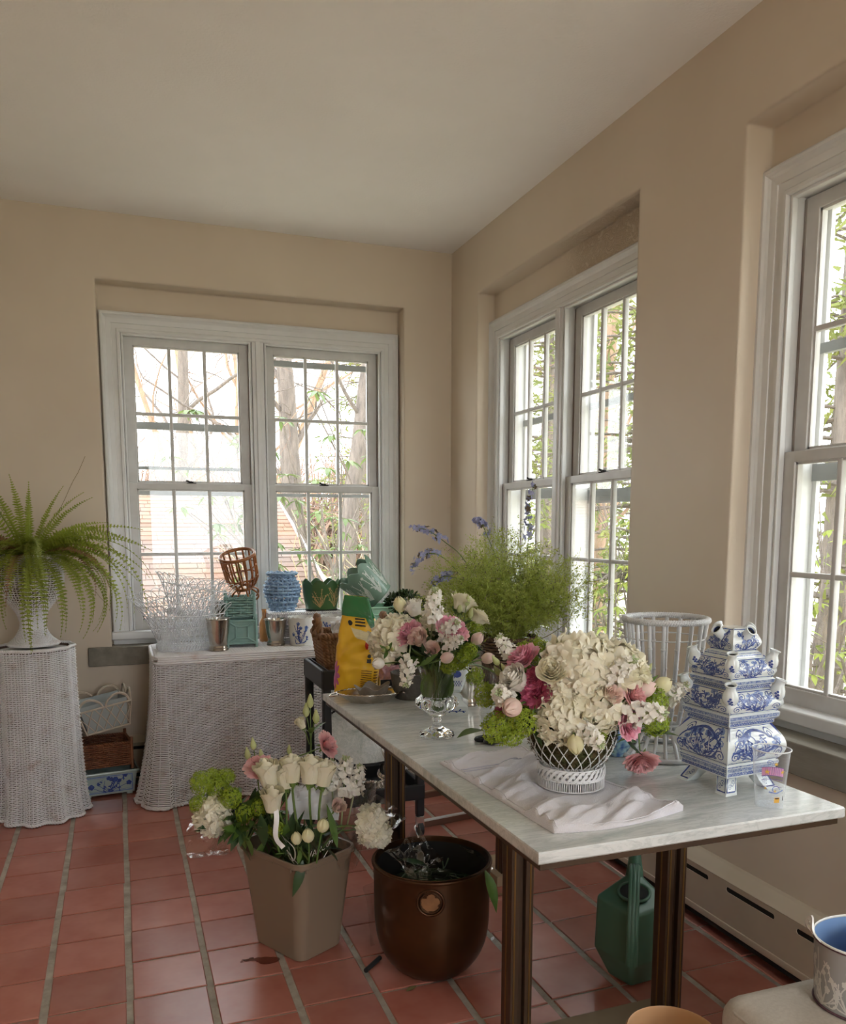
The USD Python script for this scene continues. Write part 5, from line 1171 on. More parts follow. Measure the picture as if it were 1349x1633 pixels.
n1, n2 = 150, 90; uu, ww = np.meshgrid(np.linspace(0, 1, n1), np.linspace(0, 1, n2), indexing="ij"); top = towel(uu, ww).reshape(-1, 3); bot = top.copy(); bot[:, 2] = TZ + .0006
rim = np.concatenate([np.arange(n2), np.arange(1, n1) * n2 + n2 - 1, (n1 - 1) * n2 + np.arange(n2 - 2, -1, -1), np.arange(n1 - 2, 0, -1) * n2]); k = len(top)
sidef = np.stack([rim, rim + k, np.roll(rim, -1) + k, np.roll(rim, -1)], 1)
t = thing("hand_towel", "rumpled white terry towel under the moss-lined wire basket", "towel")
obj("cloth", (np.vstack([top, bot]), np.vstack([grid_faces(n1, n2), grid_faces(n1, n2)[:, ::-1] + k, sidef[:, [0, 1, 2]], sidef[:, [0, 2, 3]]])), M_TOWEL, t, smooth=50)
m = MB()
for w_ in (.04, .96): s = np.linspace(.01, .99, 120); m.tube(towel(s, np.full(120, w_)) + [0, 0, .0004], .0016, 5)
for u_ in (.02, .98): s = np.linspace(.03, .97, 80); m.tube(towel(np.full(80, u_), s) + [0, 0, .0004], .0016, 5)
obj("hem", m.get(), M_TOWEL, t, smooth=True)
m = MB()
for r0 in (.17, .175, .20, .205): s = np.linspace(.05, .62, 60); m.tube(towel(np.full(60, r0) * (1 - 0 * s) + .02 * np.sin(3 * s), s) + [0, 0, .0012], .0011, 4)
obj("woven_band", m.get(), mat("towel_stripe", (.60, .58, .66), .9), t)

# small blue jar and pink carnation fallen on the table appear with the flowers
M_CLOI = mat("blue_green_jar_glaze", (0.05, 0.12, 0.30), 0.15, var=(0.30, 0.48, 0.50), scale=60, coat=.5, detail=1)
t = thing("ginger_jar", "small blue and turquoise patterned jar half hidden behind the moss basket", "jar", mat4((1.415, 2.12, TZ)))
v, f = lathe(smoothed([(.001, 0), (.030, .001), (.034, .010), (.052, .045), (.055, .075), (.042, .105), (.026, .115), (.026, .128)], 40), 48); obj("jar_body", (v, f), M_CLOI, t, smooth=True)
v, f = lathe([(.030, .122), (.031, .130), (.020, .142), (.007, .147), (.008, .155), (.001, .160)], 30); obj("jar_lid", (v, f), M_CLOI, t, smooth=True)

# white bamboo hurricane holder
M_BAMB = mat("white_painted_bamboo", (0.69, 0.70, 0.71), 0.4, var=(0.60, 0.60, 0.61), scale=14)
t = thing("bamboo_stand", "tall white bamboo vase stand with open upright canes beside the delft tower", "stand", mat4((1.555, 2.085, TZ), rz(.2)))
prof = lambda z: np.interp(z, [0, .075, .085, .10, .42], [.128, .080, .072, .082, .122])
for nm, z, rr, w in (("foot_ring", .008, .128, .0078), ("waist_ring", .082, .074, .007), ("lower_binding", .105, .083, .003), ("upper_binding", .365, .116, .0022)):
    m = MB(); m.tube(np.stack([rr * np.cos(an), rr * np.sin(an), np.full(48, z)], 1), w, 7, closed=True); obj(nm, m.get(), M_BAMB, t, smooth=True)
obj("wrapped_rim", braid(lambda s, tt: np.stack([.123 * np.cos(2 * PI * s), .123 * np.sin(2 * PI * s), np.full(np.shape(s), .42)], -1), 0, 320, .0062, .0046, 3, 70).get(), M_BAMB, t, smooth=True)
for k in range(18):
    a = 2 * PI * k / 18; z = np.linspace(.085, .42, 6); m = MB(); m.tube(np.stack([prof(z) * math.cos(a), prof(z) * math.sin(a), z], 1), .0062, 7)
    for zz in (.15, .25, .34): r = float(prof(zz)); m.tube([(r * math.cos(a), r * math.sin(a), zz - .003), (r * math.cos(a), r * math.sin(a), zz + .003)], .0074, 7)
    obj("upright_cane", m.get(), M_BAMB, t, smooth=True)
for k in range(22):
    a = 2 * PI * k / 22; m = MB(); m.tube([(.126 * math.cos(a), .126 * math.sin(a), .01), (.076 * math.cos(a), .076 * math.sin(a), .080)], .0058, 7); obj("foot_cane", m.get(), M_BAMB, t, smooth=True)
for z in (.030, .052): m = MB(); r = .128 - .052 * z / .075; m.tube(np.stack([r * np.cos(an), r * np.sin(an), np.full(48, z)], 1), .0022, 5, closed=True); obj("foot_binding", m.get(), M_BAMB, t, smooth=True)

# delft tulipiere
DR = rz(.066) @ np.diag([.84, .84, .92])
dl = thing("tulip_tower", "tall blue and white delft tower of stacked square tiers with bud spouts at the corners", "vase", mat4((1.545, 1.775, TZ), DR))
M_ROPE = mat("blue_scale_band", (0.10, 0.15, 0.36), 0.12, var=(0.42, 0.48, 0.60), scale=160, coat=.5, detail=1)
def tier(name, z0, prof, decals=True, seed=1, arch=False):
    pf = np.array([(r, z0 + z) for r, z in prof]); sm = smoothed(pf, 36)
    v, f = square_loft(np.vstack([[(.001, sm[0, 1])], sm, [(.001, sm[-1, 1])]]), 13); p = obj(name, (v, f), M_DELFT, dl, smooth=30)
    zr, rr = sm[:, 1], sm[:, 0]
    for k in range(4):
        R = rz(k * PI / 2)
        def F(u, w, R=R): r = np.interp(w, zr, rr); return np.stack([u * r, -r, w], -1) @ R.T
        lo, hi = zr[0] + .004, zr[-1] - .004; h = hi - lo
        d, mi = sprig(seed + k, 1.0, 1.0, 24, .105, 9); T_ = lambda g, a0=-.84, a1=.84: affinity.affine_transform(g, [a1 - a0, 0, 0, h, a0, lo])
        sc = unary_union([affinity.affine_transform(scroll(0, 0, .16, 1.6, s), [1, 0, 0, h * 1.1, x, lo + h * y]) for s, x, y in ((1, -.74, .22), (-1, .74, .22), (-1, -.55, .78), (1, .55, .78))])
        obj("blue_wash", decal(T_(mi), F, .0004, .08).get(), M_BLUE2, p); obj("blue_flowers", decal(T_(d).union(sc), F, .0007, .08).get(), M_BLUE, p)
        bands = [LineString([(-.97, lo + .001), (.97, lo + .001)]).buffer(.0012), LineString([(-.97, hi), (.97, hi)]).buffer(.0010), LineString([(-.955, lo), (-.955, hi)]).buffer(.008), LineString([(.955, lo), (.955, hi)]).buffer(.008)]
        if arch: q = np.linspace(0, PI, 20); bands.append(LineString(np.stack([.86 * np.cos(q), lo + h * .04 + h * .86 * np.sin(q)], 1)).buffer(.0035))
        obj("blue_lines", decal(unary_union(bands).intersection(sbox(-.985, lo - .01, .985, hi + .01)), F, .0006, .08).get(), M_BLUE, p)
    return p
def band(z0, prof, mt=None):
    pf = np.array([(r, z0 + z) for r, z in prof]); v, f = square_loft(np.vstack([[(.001, pf[0, 1])], pf, [(.001, pf[-1, 1])]]), 9); p = obj("band_moulding", (v, f), M_DELFT, dl, smooth=25)
    a, b = pf[1], pf[2]
    for k in range(4):
        R = rz(k * PI / 2); F = lambda u, w, R=R: np.stack([u * np.interp(w, pf[:, 1], pf[:, 0]), -np.interp(w, pf[:, 1], pf[:, 0]), w], -1) @ R.T
        for (i, mt_) in ((1, M_ROPE), (2, M_ROPE), (3, M_ROPE)):
            if mt_ and pf[i + 1, 1] - pf[i, 1] > .0035: lo, hi = pf[i, 1] + .001, pf[i + 1, 1] - .001; obj("scale_pattern", decal(sbox(-.97, lo, .97, hi), F, .0005, .1).get(), mt_, p)
        lo = pf[-2, 1]; zg = LineString([(-.95 + 1.9 * q / 44, pf[0, 1] - .004 + (.004 if q % 2 else 0)) for q in range(45)])
    return p
def zigzag(z, r, p):
    for k in range(4):
        R = rz(k * PI / 2); F = lambda u, w, R=R: np.stack([u * r, np.full(np.shape(u), -r), w], -1) @ R.T
        obj("zigzag_line", decal(LineString([(-.93 + 1.86 * q / 34, z + (.0045 if q % 2 else -.001)) for q in range(35)]).buffer(.0012, quad_segs=1).union(sbox(-.95, z - .0035, .95, z - .0022)), F, .0006).get(), M_BLUE, p)
# feet
for k in range(4):
    s = rz(k * PI / 2)
    m = MB(); q = np.array([[(.086, .046), (.118, .0)], ]); 
    rings = []
    for z, o, w in ((.052, .084, .046), (.040, .084, .043), (.024, .090, .042), (.010, .100, .043), (.0, .112, .046)):
        rings.append([(o - 2 * w * .5, -o, z), (o, -o, z), (o, -o + 2 * w * .5, z), (o - w, -o + w, z)])
    v = np.array(rings).reshape(-1, 3); f = np.vstack([grid_faces(5, 4, wrap=True), [[16, 17, 18], [16, 18, 19]]]); ft = obj("foot", (v @ s.T, f), M_DELFT, dl, smooth=25)
    for sd in range(2):
        F = (lambda u, w, s=s: np.stack([np.interp(w, [0, .01, .024, .04, .052], [.112, .100, .090, .084, .084]) - .042 * (1 - u), -np.interp(w, [0, .01, .024, .04, .052], [.112, .100, .090, .084, .084]), w], -1) @ s.T) if sd == 0 else (lambda u, w, s=s: np.stack([np.interp(w, [0, .01, .024, .04, .052], [.112, .100, .090, .084, .084]), -np.interp(w, [0, .01, .024, .04, .052], [.112, .100, .090, .084, .084]) + .042 * u, w], -1) @ s.T)
        g = sbox(.08, .006, .92, .044); obj("foot_panel", decal(g.difference(affinity.scale(g, .86, .86)).union(affinity.affine_transform(scroll(0, 0, .2, 1.5), [1, 0, 0, .05, .6, .026])).union(affinity.affine_transform(scroll(0, 0, .16, 1.5, -1), [1, 0, 0, .05, .35, .018])), F, .0006, .2).get(), M_BLUE, ft)
p = band(.048, [(.100, 0), (.102, .004), (.102, .016), (.108, .030), (.108, .036), (.104, .040)]); zigzag(.057, .102, p)
tier("lower_tier", .088, [(.104, 0), (.116, .016), (.123, .040), (.116, .066), (.098, .090), (.088, .100), (.088, .106)], seed=101, arch=True)
p = band(.193, [(.090, 0), (.094, .004), (.094, .012), (.104, .022), (.106, .034), (.100, .038)]); zigzag(.200, .094, p)
tier("middle_tier", .231, [(.098, 0), (.106, .010), (.112, .024), (.106, .044), (.090, .062), (.082, .066)], seed=121)
p = band(.296, [(.078, 0), (.082, .004), (.082, .010), (.090, .018), (.092, .028), (.086, .032)]); zigzag(.302, .082, p)
tier("upper_tier", .327, [(.084, 0), (.090, .010), (.094, .022), (.088, .042), (.072, .058), (.066, .060)], seed=141)
p = band(.386, [(.064, 0), (.062, .004), (.060, .010), (.056, .014), (.054, .016), (.052, .018)])
tier("top_tier", .402, [(.046, 0), (.054, .012), (.060, .026), (.052, .046), (.040, .062), (.034, .068)], seed=161)
sp = smoothed([(.004, 0), (.016, .004), (.0205, .016), (.018, .028), (.0125, .038), (.0125, .046), (.0155, .050), (.0150, .052), (.0105, .050), (.0095, .040)], 30)
def spout(z, r, ang, tilt, sc=1.0, tube_=False):
    pr = sp if not tube_ else smoothed([(.004, -.01), (.013, 0), (.0135, .02), (.0145, .036), (.0165, .040), (.0155, .042), (.0115, .040), (.010, .02)], 20)
    v, f = lathe(pr * sc, 28); R = rz(ang) @ ry(tilt); o = np.array([r * math.cos(ang), r * math.sin(ang), z]); s_ = obj("bud_spout", (v @ R.T + o, f), M_DELFT, dl, smooth=True)
    v, f = lathe([(.0103 * sc, .046 * sc if not tube_ else .034 * sc), (.001, .0455 * sc if not tube_ else .033 * sc)], 20); obj("spout_hollow", (v @ R.T + o, f), M_DARK, s_)
    rs = lambda w: np.interp(w, pr[:22, 1] * sc, pr[:22, 0] * sc)
    def G(u, w): r_ = rs(w) + .0002; return np.stack([r_ * np.cos(u), r_ * np.sin(u), w], -1) @ R.T + o
    pol = unary_union([affinity.rotate(affinity.scale(Point(a + dx, (.015 + dz) * sc).buffer(.17, 4), 1, .020, origin=(a + dx, (.015 + dz) * sc)), 0) for a in (0, PI / 2, PI, 1.5 * PI) for dx, dz in ((0, .008), (-.18, .003), (.16, .001), (-.05, -.003), (.24, -.006))] + [sbox(a - .02, .006 * sc, a + .02, .022 * sc) for a in (.06, PI / 2 + .06, PI + .06)])
    if tube_: pol = pol.union(sbox(0, .033 * sc, 2 * PI, .038 * sc))
    obj("blue_dots", decal(pol, G, .0003, .5).get(), M_BLUE, s_)
for k in range(4):
    a = PI / 4 + k * PI / 2
    spout(.262, .130, a, .30, 1.22); spout(.352, .108, a, .30, 1.12)
for k in range(4): spout(.438, .040, k * PI / 2 - PI / 2, .85, 1.1, True)
v, f = lathe([(.028, .470), (.028, .473), (.020, .473), (.018, .466)], 4); 
# clear plastic cup with a print
M_PLAS = raw_mat("clear_plastic", {"t": ("transparent_bsdf", {"color": (.97, .98, .99)}), "g": ("principled_bsdf", {"base_color": (.85, .87, .9), "roughness": .12}), "f": ("layer_weight", {"blend": .5}), "pw": ("math", {"math_type": "power", "value2": 2.0}), "ml": ("math", {"math_type": "multiply_add", "value2": .6, "value3": .07}), "m": ("mix_closure", {})}, [("f.facing", "pw.value1"), ("pw.value", "ml.value1"), ("ml.value", "m.fac"), ("t.BSDF", "m.closure1"), ("g.BSDF", "m.closure2")], "m.closure")
t = thing("plastic_cup", "clear plastic cup with a pink starry print at the front of the table", "cup", mat4((1.515, 1.585, TZ), rz(-.52)))
cr = lambda w: .033 + (.045 - .033) * w / .148
v, f = lathe([(.001, .004), (.030, .004), (.033, 0), (.0335, .004)] + [(cr(z), z) for z in np.linspace(.006, .144, 12)] + [(.047, .146), (.0475, .1485), (.045, .149)], 56); obj("cup_wall", (v, f), M_PLAS, t, smooth=40)
m = MB(); m.tube(np.stack([.0462 * np.cos(an), .0462 * np.sin(an), np.full(48, .1475)], 1), .0016, 6, closed=True); obj("rolled_lip", m.get(), mat("milky_plastic", (.8, .82, .84), .2), t, smooth=True)
G = lambda u, w: np.stack([cr(w) * np.sin(u / .04), -cr(w) * np.cos(u / .04), w], -1)
star = lambda x, y, r: Polygon([(x + (r if k % 2 == 0 else r * .42) * math.sin(k * PI / 5), y + (r if k % 2 == 0 else r * .42) * math.cos(k * PI / 5)) for k in range(10)])
q = np.linspace(-.030, .022, 14); bow = lambda y, c=8: np.stack([q, y - c * (q + .004) ** 2], 1)
ban = Polygon(np.vstack([bow(.112), bow(.090)[::-1]]))
def cp(pol, mt, nm, lift=.0003): obj(nm, decal(pol, G, lift, .012).get(), mt, t)
cp(ban, mat("pink_cup_ink", (.72, .36, .58), .4), "pink_banner_print")
cp(unary_union([LineString([(x, .111 - 8 * (x + .004) ** 2), (x, .092 - 8 * (x + .004) ** 2)]).buffer(.0005) for x in np.linspace(-.02, .016, 9)] + [LineString(bow(.112)).buffer(.0007), LineString(bow(.090)).buffer(.0007), LineString(bow(.080)).buffer(.0006), LineString(bow(.062)).buffer(.0005)]), mat("violet_cup_ink", (.20, .13, .38), .4), "violet_line_print", .0006)
cp(unary_union([star(-.017, .098, .007), star(.002, .119, .0055), star(.019, .098, .006), star(-.020, .055, .004), star(.004, .049, .0045)]), mat("yellow_cup_ink", (.85, .55, .10), .4), "star_print", .0008)
cp(unary_union([scroll(-.012, .122, .008, 1.2), scroll(.004, .052, .012, 1.0), LineString([(-.01, .046), (.008, .043), (.026, .05)]).buffer(.0016)]), mat("blue_cup_ink", (.25, .33, .65), .4), "blue_cloud_print")
cp(sbox(.004, .018, .019, .032), mat("amber_cup_ink", (.80, .45, .08), .4), "square_badge_print"); cp(sbox(.006, .028, .017, .031).union(sbox(.030, .022, .033, .034)), mat("black_cup_ink", (.03, .02, .02), .4), "dark_mark_print", .0006)

# ---------------------------------------------------------------- flowers
def petalmat(name, c, v=None, tr=.26, sc=30, r=.55): return mat(name, c, r, var=v, scale=sc, translucent=tr, spec=.3)
P_CREAM = petalmat("cream_petal", (0.87, 0.82, 0.66), (0.83, 0.78, 0.56))
P_WHITE = petalmat("white_petal", (0.91, 0.88, 0.82), (0.88, 0.85, 0.76))
P_IVORY = petalmat("ivory_hydrangea", (0.90, 0.86, 0.74), (0.87, 0.82, 0.62), sc=18)
P_BLUSH = petalmat("blush_petal", (0.88, 0.76, 0.64), (0.85, 0.58, 0.55), sc=26)
P_PINK = petalmat("pink_petal", (0.80, 0.31, 0.42), (0.86, 0.52, 0.60), sc=40)
P_SALMON = petalmat("salmon_pink_petal", (0.82, 0.40, 0.42), (0.88, 0.60, 0.58), sc=40)
P_HOT = petalmat("deep_pink_petal", (0.62, 0.12, 0.25), (0.72, 0.24, 0.36), sc=40)
P_LIME = petalmat("lime_floret", (0.36, 0.45, 0.04), (0.25, 0.36, 0.03), sc=60)
P_BUD = petalmat("green_white_bud", (0.60, 0.62, 0.32), (0.50, 0.55, 0.22))
P_TULIPC = petalmat("cream_tulip", (0.86, 0.80, 0.56), (0.82, 0.78, 0.44), sc=20)
P_DELPH = petalmat("delphinium_blue", (0.30, 0.31, 0.54), (0.46, 0.48, 0.66), sc=50)
G_STEM = mat("green_stem", (0.10, 0.17, 0.035), 0.5, var=(0.15, 0.22, 0.05), scale=20)
G_LEAF = mat("fresh_leaf", (0.060, 0.120, 0.022), 0.4, var=(0.10, 0.18, 0.035), scale=14, translucent=.25)
G_LEAFD = mat("dark_leaf", (0.030, 0.065, 0.024), 0.4, var=(0.05, 0.10, 0.035), scale=14, translucent=.15)
G_TUL = mat("tulip_leaf", (0.12, 0.22, 0.05), 0.4, var=(0.17, 0.28, 0.08), scale=9, translucent=.3)

def petal(a0, hw, r0, r1, h, curl, z0=0.0, ruf=0.0, nu=7, nv=6, rg=RNG, tipw=.75, cup=0.0):
    u = np.linspace(-1, 1, nu)[None, :]; v = np.linspace(0, 1, nv)[:, None]
    wv = np.sin(PI * (.18 + .50 * v)) ** .8 * (1 - (1 - tipw) * v ** 4)
    ang = a0 + u * hw * wv
    edge = v - .10 * v * u ** 2
    r = r0 + (r1 - r0) * v ** .9 + curl * np.clip(v - .55, 0, 1) ** 1.5 * (1 + .5 * u ** 2) - cup * np.sin(PI * v)
    z = z0 + h * edge - curl * .55 * np.clip(v - .7, 0, 1) ** 1.5 * (1 + u ** 2)
    if ruf:
        ph = rg.uniform(0, 6, 2); w = ruf * v ** 2 * (np.sin(5.5 * u + ph[0]) + .6 * np.sin(9 * u + ph[1])); r = r + w; z = z + w * .8
    R_ = np.broadcast_to(r, ang.shape); Z_ = np.broadcast_to(z, ang.shape)
    return np.stack([R_ * np.cos(ang), R_ * np.sin(ang), Z_], -1).reshape(-1, 3), grid_faces(nv, nu)
def calyx(m, z=0.0, n=5, L=.018, r=.008):
    for k in range(n):
        v, f = leaf_mesh(L, L * .4, .2, .6, 4); m.add(v @ (rz(2 * PI * k / n) @ ry(.35)).T + [0, 0, z], f)
def stem(t, L=.10, r=.0024, bend=.01, mt=G_STEM):
    m = MB(); q = np.linspace(0, 1, 6); m.tube(np.stack([bend * q ** 2, 0 * q, -L * q], 1), r, 6); obj("stem", m.get(), mt, t, smooth=True)
PARK = [0]
class Kind:
    """a flower kind: built once, then placed; the first placement moves the original"""
    def __init__(s, make): s.make, s.o = make, None
    def put(s, M, label, group=None, cat="flower"):
        if s.o is None: s.o = s.make(M, label, cat); (group and s.o.SetCustomDataByKey("group", group)); return s.o
        return dup(s.o, M, label, group)
def rose(mt, seed, opened=.5, n=7, name="rose", ruf=.0012, tall=0.0):
    def make(M, label, cat):
        t = thing(name, label, cat, M); rg = np.random.default_rng(seed); m = MB()
        for k in range(n):
            q = k / (n - 1); pc = 3 if k < 2 else 4 if k < 5 else 5
            for j in range(pc):
                v, f = petal(2 * PI * (j + .5 * (k % 2)) / pc + k * .6 + rg.uniform(-.15, .15), 1.45 - .45 * q, .003 + .012 * q, .004 + (.012 + .020 * opened) * q, .040 + tall - .006 * q + rg.uniform(-.002, .002), .004 + .030 * opened * q ** 2, .004 * (1 - q), ruf, rg=rg); m.add(v, f)
        obj("bloom", m.get(), mt, t, smooth=True); m = MB(); v, f = lathe([(.001, -.012), (.006, -.010), (.009, -.002), (.012, .004), (.001, .006)], 12); m.add(v, f); calyx(m, -.001); obj("calyx", m.get(), G_STEM, t, smooth=True); stem(t); return t
    return Kind(make)
def ruffled(mt, seed, name="lisianthus"):
    def make(M, label, cat):
        t = thing(name, label, cat, M); rg = np.random.default_rng(seed); m = MB()
        for k in range(6):
            q = k / 5
            for j in range(6):
                v, f = petal(2 * PI * j / 6 + k * .5 + rg.uniform(-.2, .2), .72, .003 + .004 * q, .012 + .024 * q, .030 - .016 * q ** 1.5, .012 * q, 0, .0030, 9, 6, rg, tipw=1.1); m.add(v, f)
        obj("bloom", m.get(), mt, t, smooth=True); m = MB(); calyx(m, -.002, 5, .022); v, f = lathe([(.001, -.012), (.004, -.010), (.006, .002), (.001, .006)], 10); m.add(v, f); obj("calyx", m.get(), G_STEM, t, smooth=True); stem(t, .10, .0018); return t
    return Kind(make)
def floret4(size, rg, cup=.35):
    m = MB()
    for k in range(4):
        u, w = np.meshgrid(np.linspace(0, 1, 4), np.linspace(-1, 1, 4), indexing="ij"); wd = np.sin(PI * (.15 + .72 * u)) ** .7; x = size * u * (1 - .12 * w ** 2); y = size * .56 * w * wd; z = size * (cup * u ** 2 - .22 * w ** 2 * u + .05 * rg.normal() * u)
        v = np.stack([x, y, z], -1).reshape(-1, 3) @ rz(k * PI / 2 + rg.uniform(-.1, .1)).T; m.add(v, grid_faces(4, 4))
    return m
def hydrangea(mt, seed, n=95, R=.062, fs=.0175, sq=.86):
    def make(M, label, cat):
        t = thing("hydrangea", label, cat, M); rg = np.random.default_rng(seed); m = MB()
        for k in range(n):
            z = 1 - 1.45 * (k + .5) / n; a = k * 2.39996; s = math.sqrt(max(0, 1 - z * z)); d = np.array([s * math.cos(a), s * math.sin(a), z]); c = d * R * rg.uniform(.88, 1.08) * [1, 1, sq]; v, f = floret4(fs * rg.uniform(.85, 1.2), rg).get(); m.add(v @ align(d + rg.normal(0, .22, 3), rg.uniform(0, 6)).T + c, f)
        obj("florets", m.get(), mt, t, smooth=True, kind="stuff"); m = MB()
        for k in range(18): d = rg.normal(0, 1, 3); d[2] = abs(d[2]) * .6; d /= np.linalg.norm(d); m.tube([(0, 0, -.05), d * R * .8], .0014, 4)
        m.tube([(0, 0, -.14), (0, 0, -.04)], .0035, 6); obj("stem", m.get(), G_STEM, t); return t
    return Kind(make)
def viburnum(seed, R=.030, n=140):
    def make(M, label, cat):
        t = thing("viburnum", label, cat, M); rg = np.random.default_rng(seed); m = MB()
        for k in range(n):
            z = 1 - 1.8 * (k + .5) / n; a = k * 2.39996; s = math.sqrt(max(0, 1 - z * z)); d = np.array([s * math.cos(a), s * math.sin(a), z]); c = d * R * rg.uniform(.8, 1.12); Rm = align(d + rg.normal(0, .3, 3), rg.uniform(0, 6))
            for q in range(5):
                an_ = 2 * PI * q / 5; e = .0062; p = np.array([[0, 0, 0], [e * .7 * math.cos(an_ - .45), e * .7 * math.sin(an_ - .45), .001], [e * math.cos(an_), e * math.sin(an_), .0022], [e * .7 * math.cos(an_ + .45), e * .7 * math.sin(an_ + .45), .001]]); m.add(p @ Rm.T + c, np.array([[0, 1, 2], [0, 2, 3]]))
        obj("florets", m.get(), P_LIME, t, kind="stuff"); m = MB()
        for k in range(14): d = rg.normal(0, 1, 3); d /= np.linalg.norm(d); m.tube([(0, 0, -.02), d * R * .85], .0008, 3)
        m.tube([(.01, 0, -.11), (0, 0, -.015)], .0018, 5); obj("stem", m.get(), G_STEM, t)
        for s in (-1, 1): v, f = leaf_mesh(.055, .034, .2, .5, 6); v[:, 1] += .004 * np.sin(v[:, 0] * 400); obj("leaf", (v @ (rz(.8 * s + .4) @ ry(.5)).T + [.004, 0, -.045], f), G_LEAF, t, smooth=True)
        return t
    return Kind(make)
def stock(seed, L=.10, n=26):
    def make(M, label, cat):
        t = thing("stock", label, cat, M); rg = np.random.default_rng(seed); m = MB()
        for k in range(n):
            q = k / n; a = k * 2.39996; d = np.array([math.cos(a), math.sin(a), .3 + q]); c = np.array([0, 0, L * q * .85]) + d * (.022 * (1 - .55 * q) + .003)
            v, f = floret4(.0165 * (1 - .45 * q), rg, .2).get(); m.add(v @ align(d + rg.normal(0, .3, 3), rg.uniform(0, 6)).T + c, f)
            if k % 2 == 0: v, f = floret4(.011 * (1 - .4 * q), rg, .5).get(); m.add(v @ align(d + rg.normal(0, .3, 3), 1).T + c + d * .003, f)
        obj("florets", m.get(), P_WHITE, t, smooth=True, kind="stuff"); m = MB()
        for k in range(9): a = k * 2.4; d = np.array([math.cos(a), math.sin(a), 1.0]); v, f = lathe([(.001, 0), (.003, .003), (.0025, .008), (.001, .010)], 7); m.add(v @ align(d).T + [0, 0, L * (.86 + .012 * k)] + d * .004, f)
        m.tube([(0, 0, -.10), (0, 0, L)], .0026, 6); obj("bud_tip", m.get(), mat("stock_bud", (.45, .52, .28), .5), t, smooth=True); return t
    return Kind(make)
def tulip(mt, seed, leaves=1, L=.052):
    def make(M, label, cat):
        t = thing("tulip", label, cat, M); rg = np.random.default_rng(seed); m = MB()
        for k in range(6):
            a0 = k * PI / 3; o = .0012 if k % 2 else 0; u = np.linspace(-1, 1, 7)[None, :]; v = np.linspace(0, 1, 9)[:, None]; w = np.sin(PI * np.clip(.12 + .88 * v, 0, .985)) ** .65 * .92
            prof = (.0195 + o) * np.sin(PI * np.clip(.10 + .865 * v, 0, 1)) ** .8 * (1 - .10 * u ** 2 * v) + .002; ang = a0 + u * w * .72; z = L * v + .0 * u
            m.add(np.stack([prof * np.cos(ang), prof * np.sin(ang), np.broadcast_to(z, ang.shape)], -1).reshape(-1, 3), grid_faces(9, 7))
        v, f = lathe([(.001, .004), (.013, .012), (.0155, .026), (.010, .043), (.001, .049)], 14); m.add(v, f)
        obj("bloom", m.get(), mt, t, smooth=True); m = MB(); q = np.linspace(0, 1, 6); m.tube(np.stack([.012 * q ** 2, 0 * q, -.12 * q], 1), .003, 7); obj("stem", m.get(), G_TUL, t, smooth=True)
        for s in range(leaves): v, f = leaf_mesh(.10, .024, .35, -.3, 7); obj("leaf", (v @ (rz(1.2 + 2.4 * s) @ ry(-1.0)).T + [.012 * .5, 0, -.085], f), G_TUL, t, smooth=True)
        return t
    return Kind(make)
def budspray(seed):
    def make(M, label, cat):
        t = thing("lisianthus_bud", label, cat, M); rg = np.random.default_rng(seed)
        for k, (x, y, z) in enumerate(((0, 0, .02), (.018, .006, -.005), (-.014, -.010, -.015))):
            m = MB(); v, f = lathe([(.001, -.004), (.006, 0), (.0085, .008), (.006, .018), (.0025, .028), (.001, .031)], 12, lambda T, Z, R: R * (1 + .08 * np.cos(5 * T + 60 * Z))); m.add(v + [x, y, z], f); obj("bud", m.get(), P_BUD, t, smooth=True)
            m = MB(); m.tube([(0, 0, -.06), (x * .6, y * .6, -.02), (x, y, z)], .0013, 5); obj("stalk", m.get(), G_STEM, t)
        for s in (-1, 1, 2): v, f = leaf_mesh(.045, .016, .25, .3, 6); obj("leaf", (v @ (rz(1.5 * s) @ ry(-.7)).T + [0, 0, -.045], f), G_LEAF, t, smooth=True)
        m = MB(); m.tube([(0, 0, -.16), (0, 0, -.055)], .0020, 6); obj("stem", m.get(), G_STEM, t, smooth=True); return t
    return Kind(make)
K = dict(rw=rose(P_CREAM, 1, .55), rw2=rose(P_WHITE, 2, .30), rt=rose(P_CREAM, 9, .28, 6, ruf=0.0, tall=.012), rb=rose(P_BLUSH, 3, .35, 6), lp=ruffled(P_PINK, 4), ls=ruffled(P_SALMON, 14), lh=ruffled(P_HOT, 5), hy=hydrangea(P_IVORY, 6), hy2=hydrangea(P_IVORY, 16, 105, .066, .0185), vb=viburnum(7), st=stock(8), tc=tulip(P_TULIPC, 10), tb=tulip(P_BLUSH, 11), tw=tulip(P_WHITE, 17), bd=budspray(12))

CAMP = np.array([0, 0, 1.5])
def spot(px, py, c, lift):
    """the point on a bouquet's dome: bearing and height from the photograph, at a real depth lift metres in front of the bouquet's centre"""
    M3 = np.stack([right, -up, fwd]); d = M3.T @ np.array([(px - 674.5) / F_PX, (py - 1006.3) / F_PX, 1.0]); return CAMP + d * (fwd.dot(np.asarray(c) - CAMP) - lift)
def bouquet(c, items, where, group_of, Rdome):
    c = np.asarray(c, float)
    for it in items:
        k, px, py, s, label = it[:5]; p0 = spot(px, py, c, 0.0); off = np.linalg.norm(p0 - c); lift = it[5] if len(it) > 5 else math.sqrt(max(0.0, Rdome ** 2 - (off * .85) ** 2)) * .85
        p = spot(px, py, c, lift); d = p - c; d = d / (np.linalg.norm(d) + 1e-9) + np.array([0, 0, .30])
        if len(it) > 6 and it[6] is not None: d = np.array(it[6], float)
        K[k].put(mat4(p, align(d, RNG.uniform(0, 6)), s), label + " " + where)
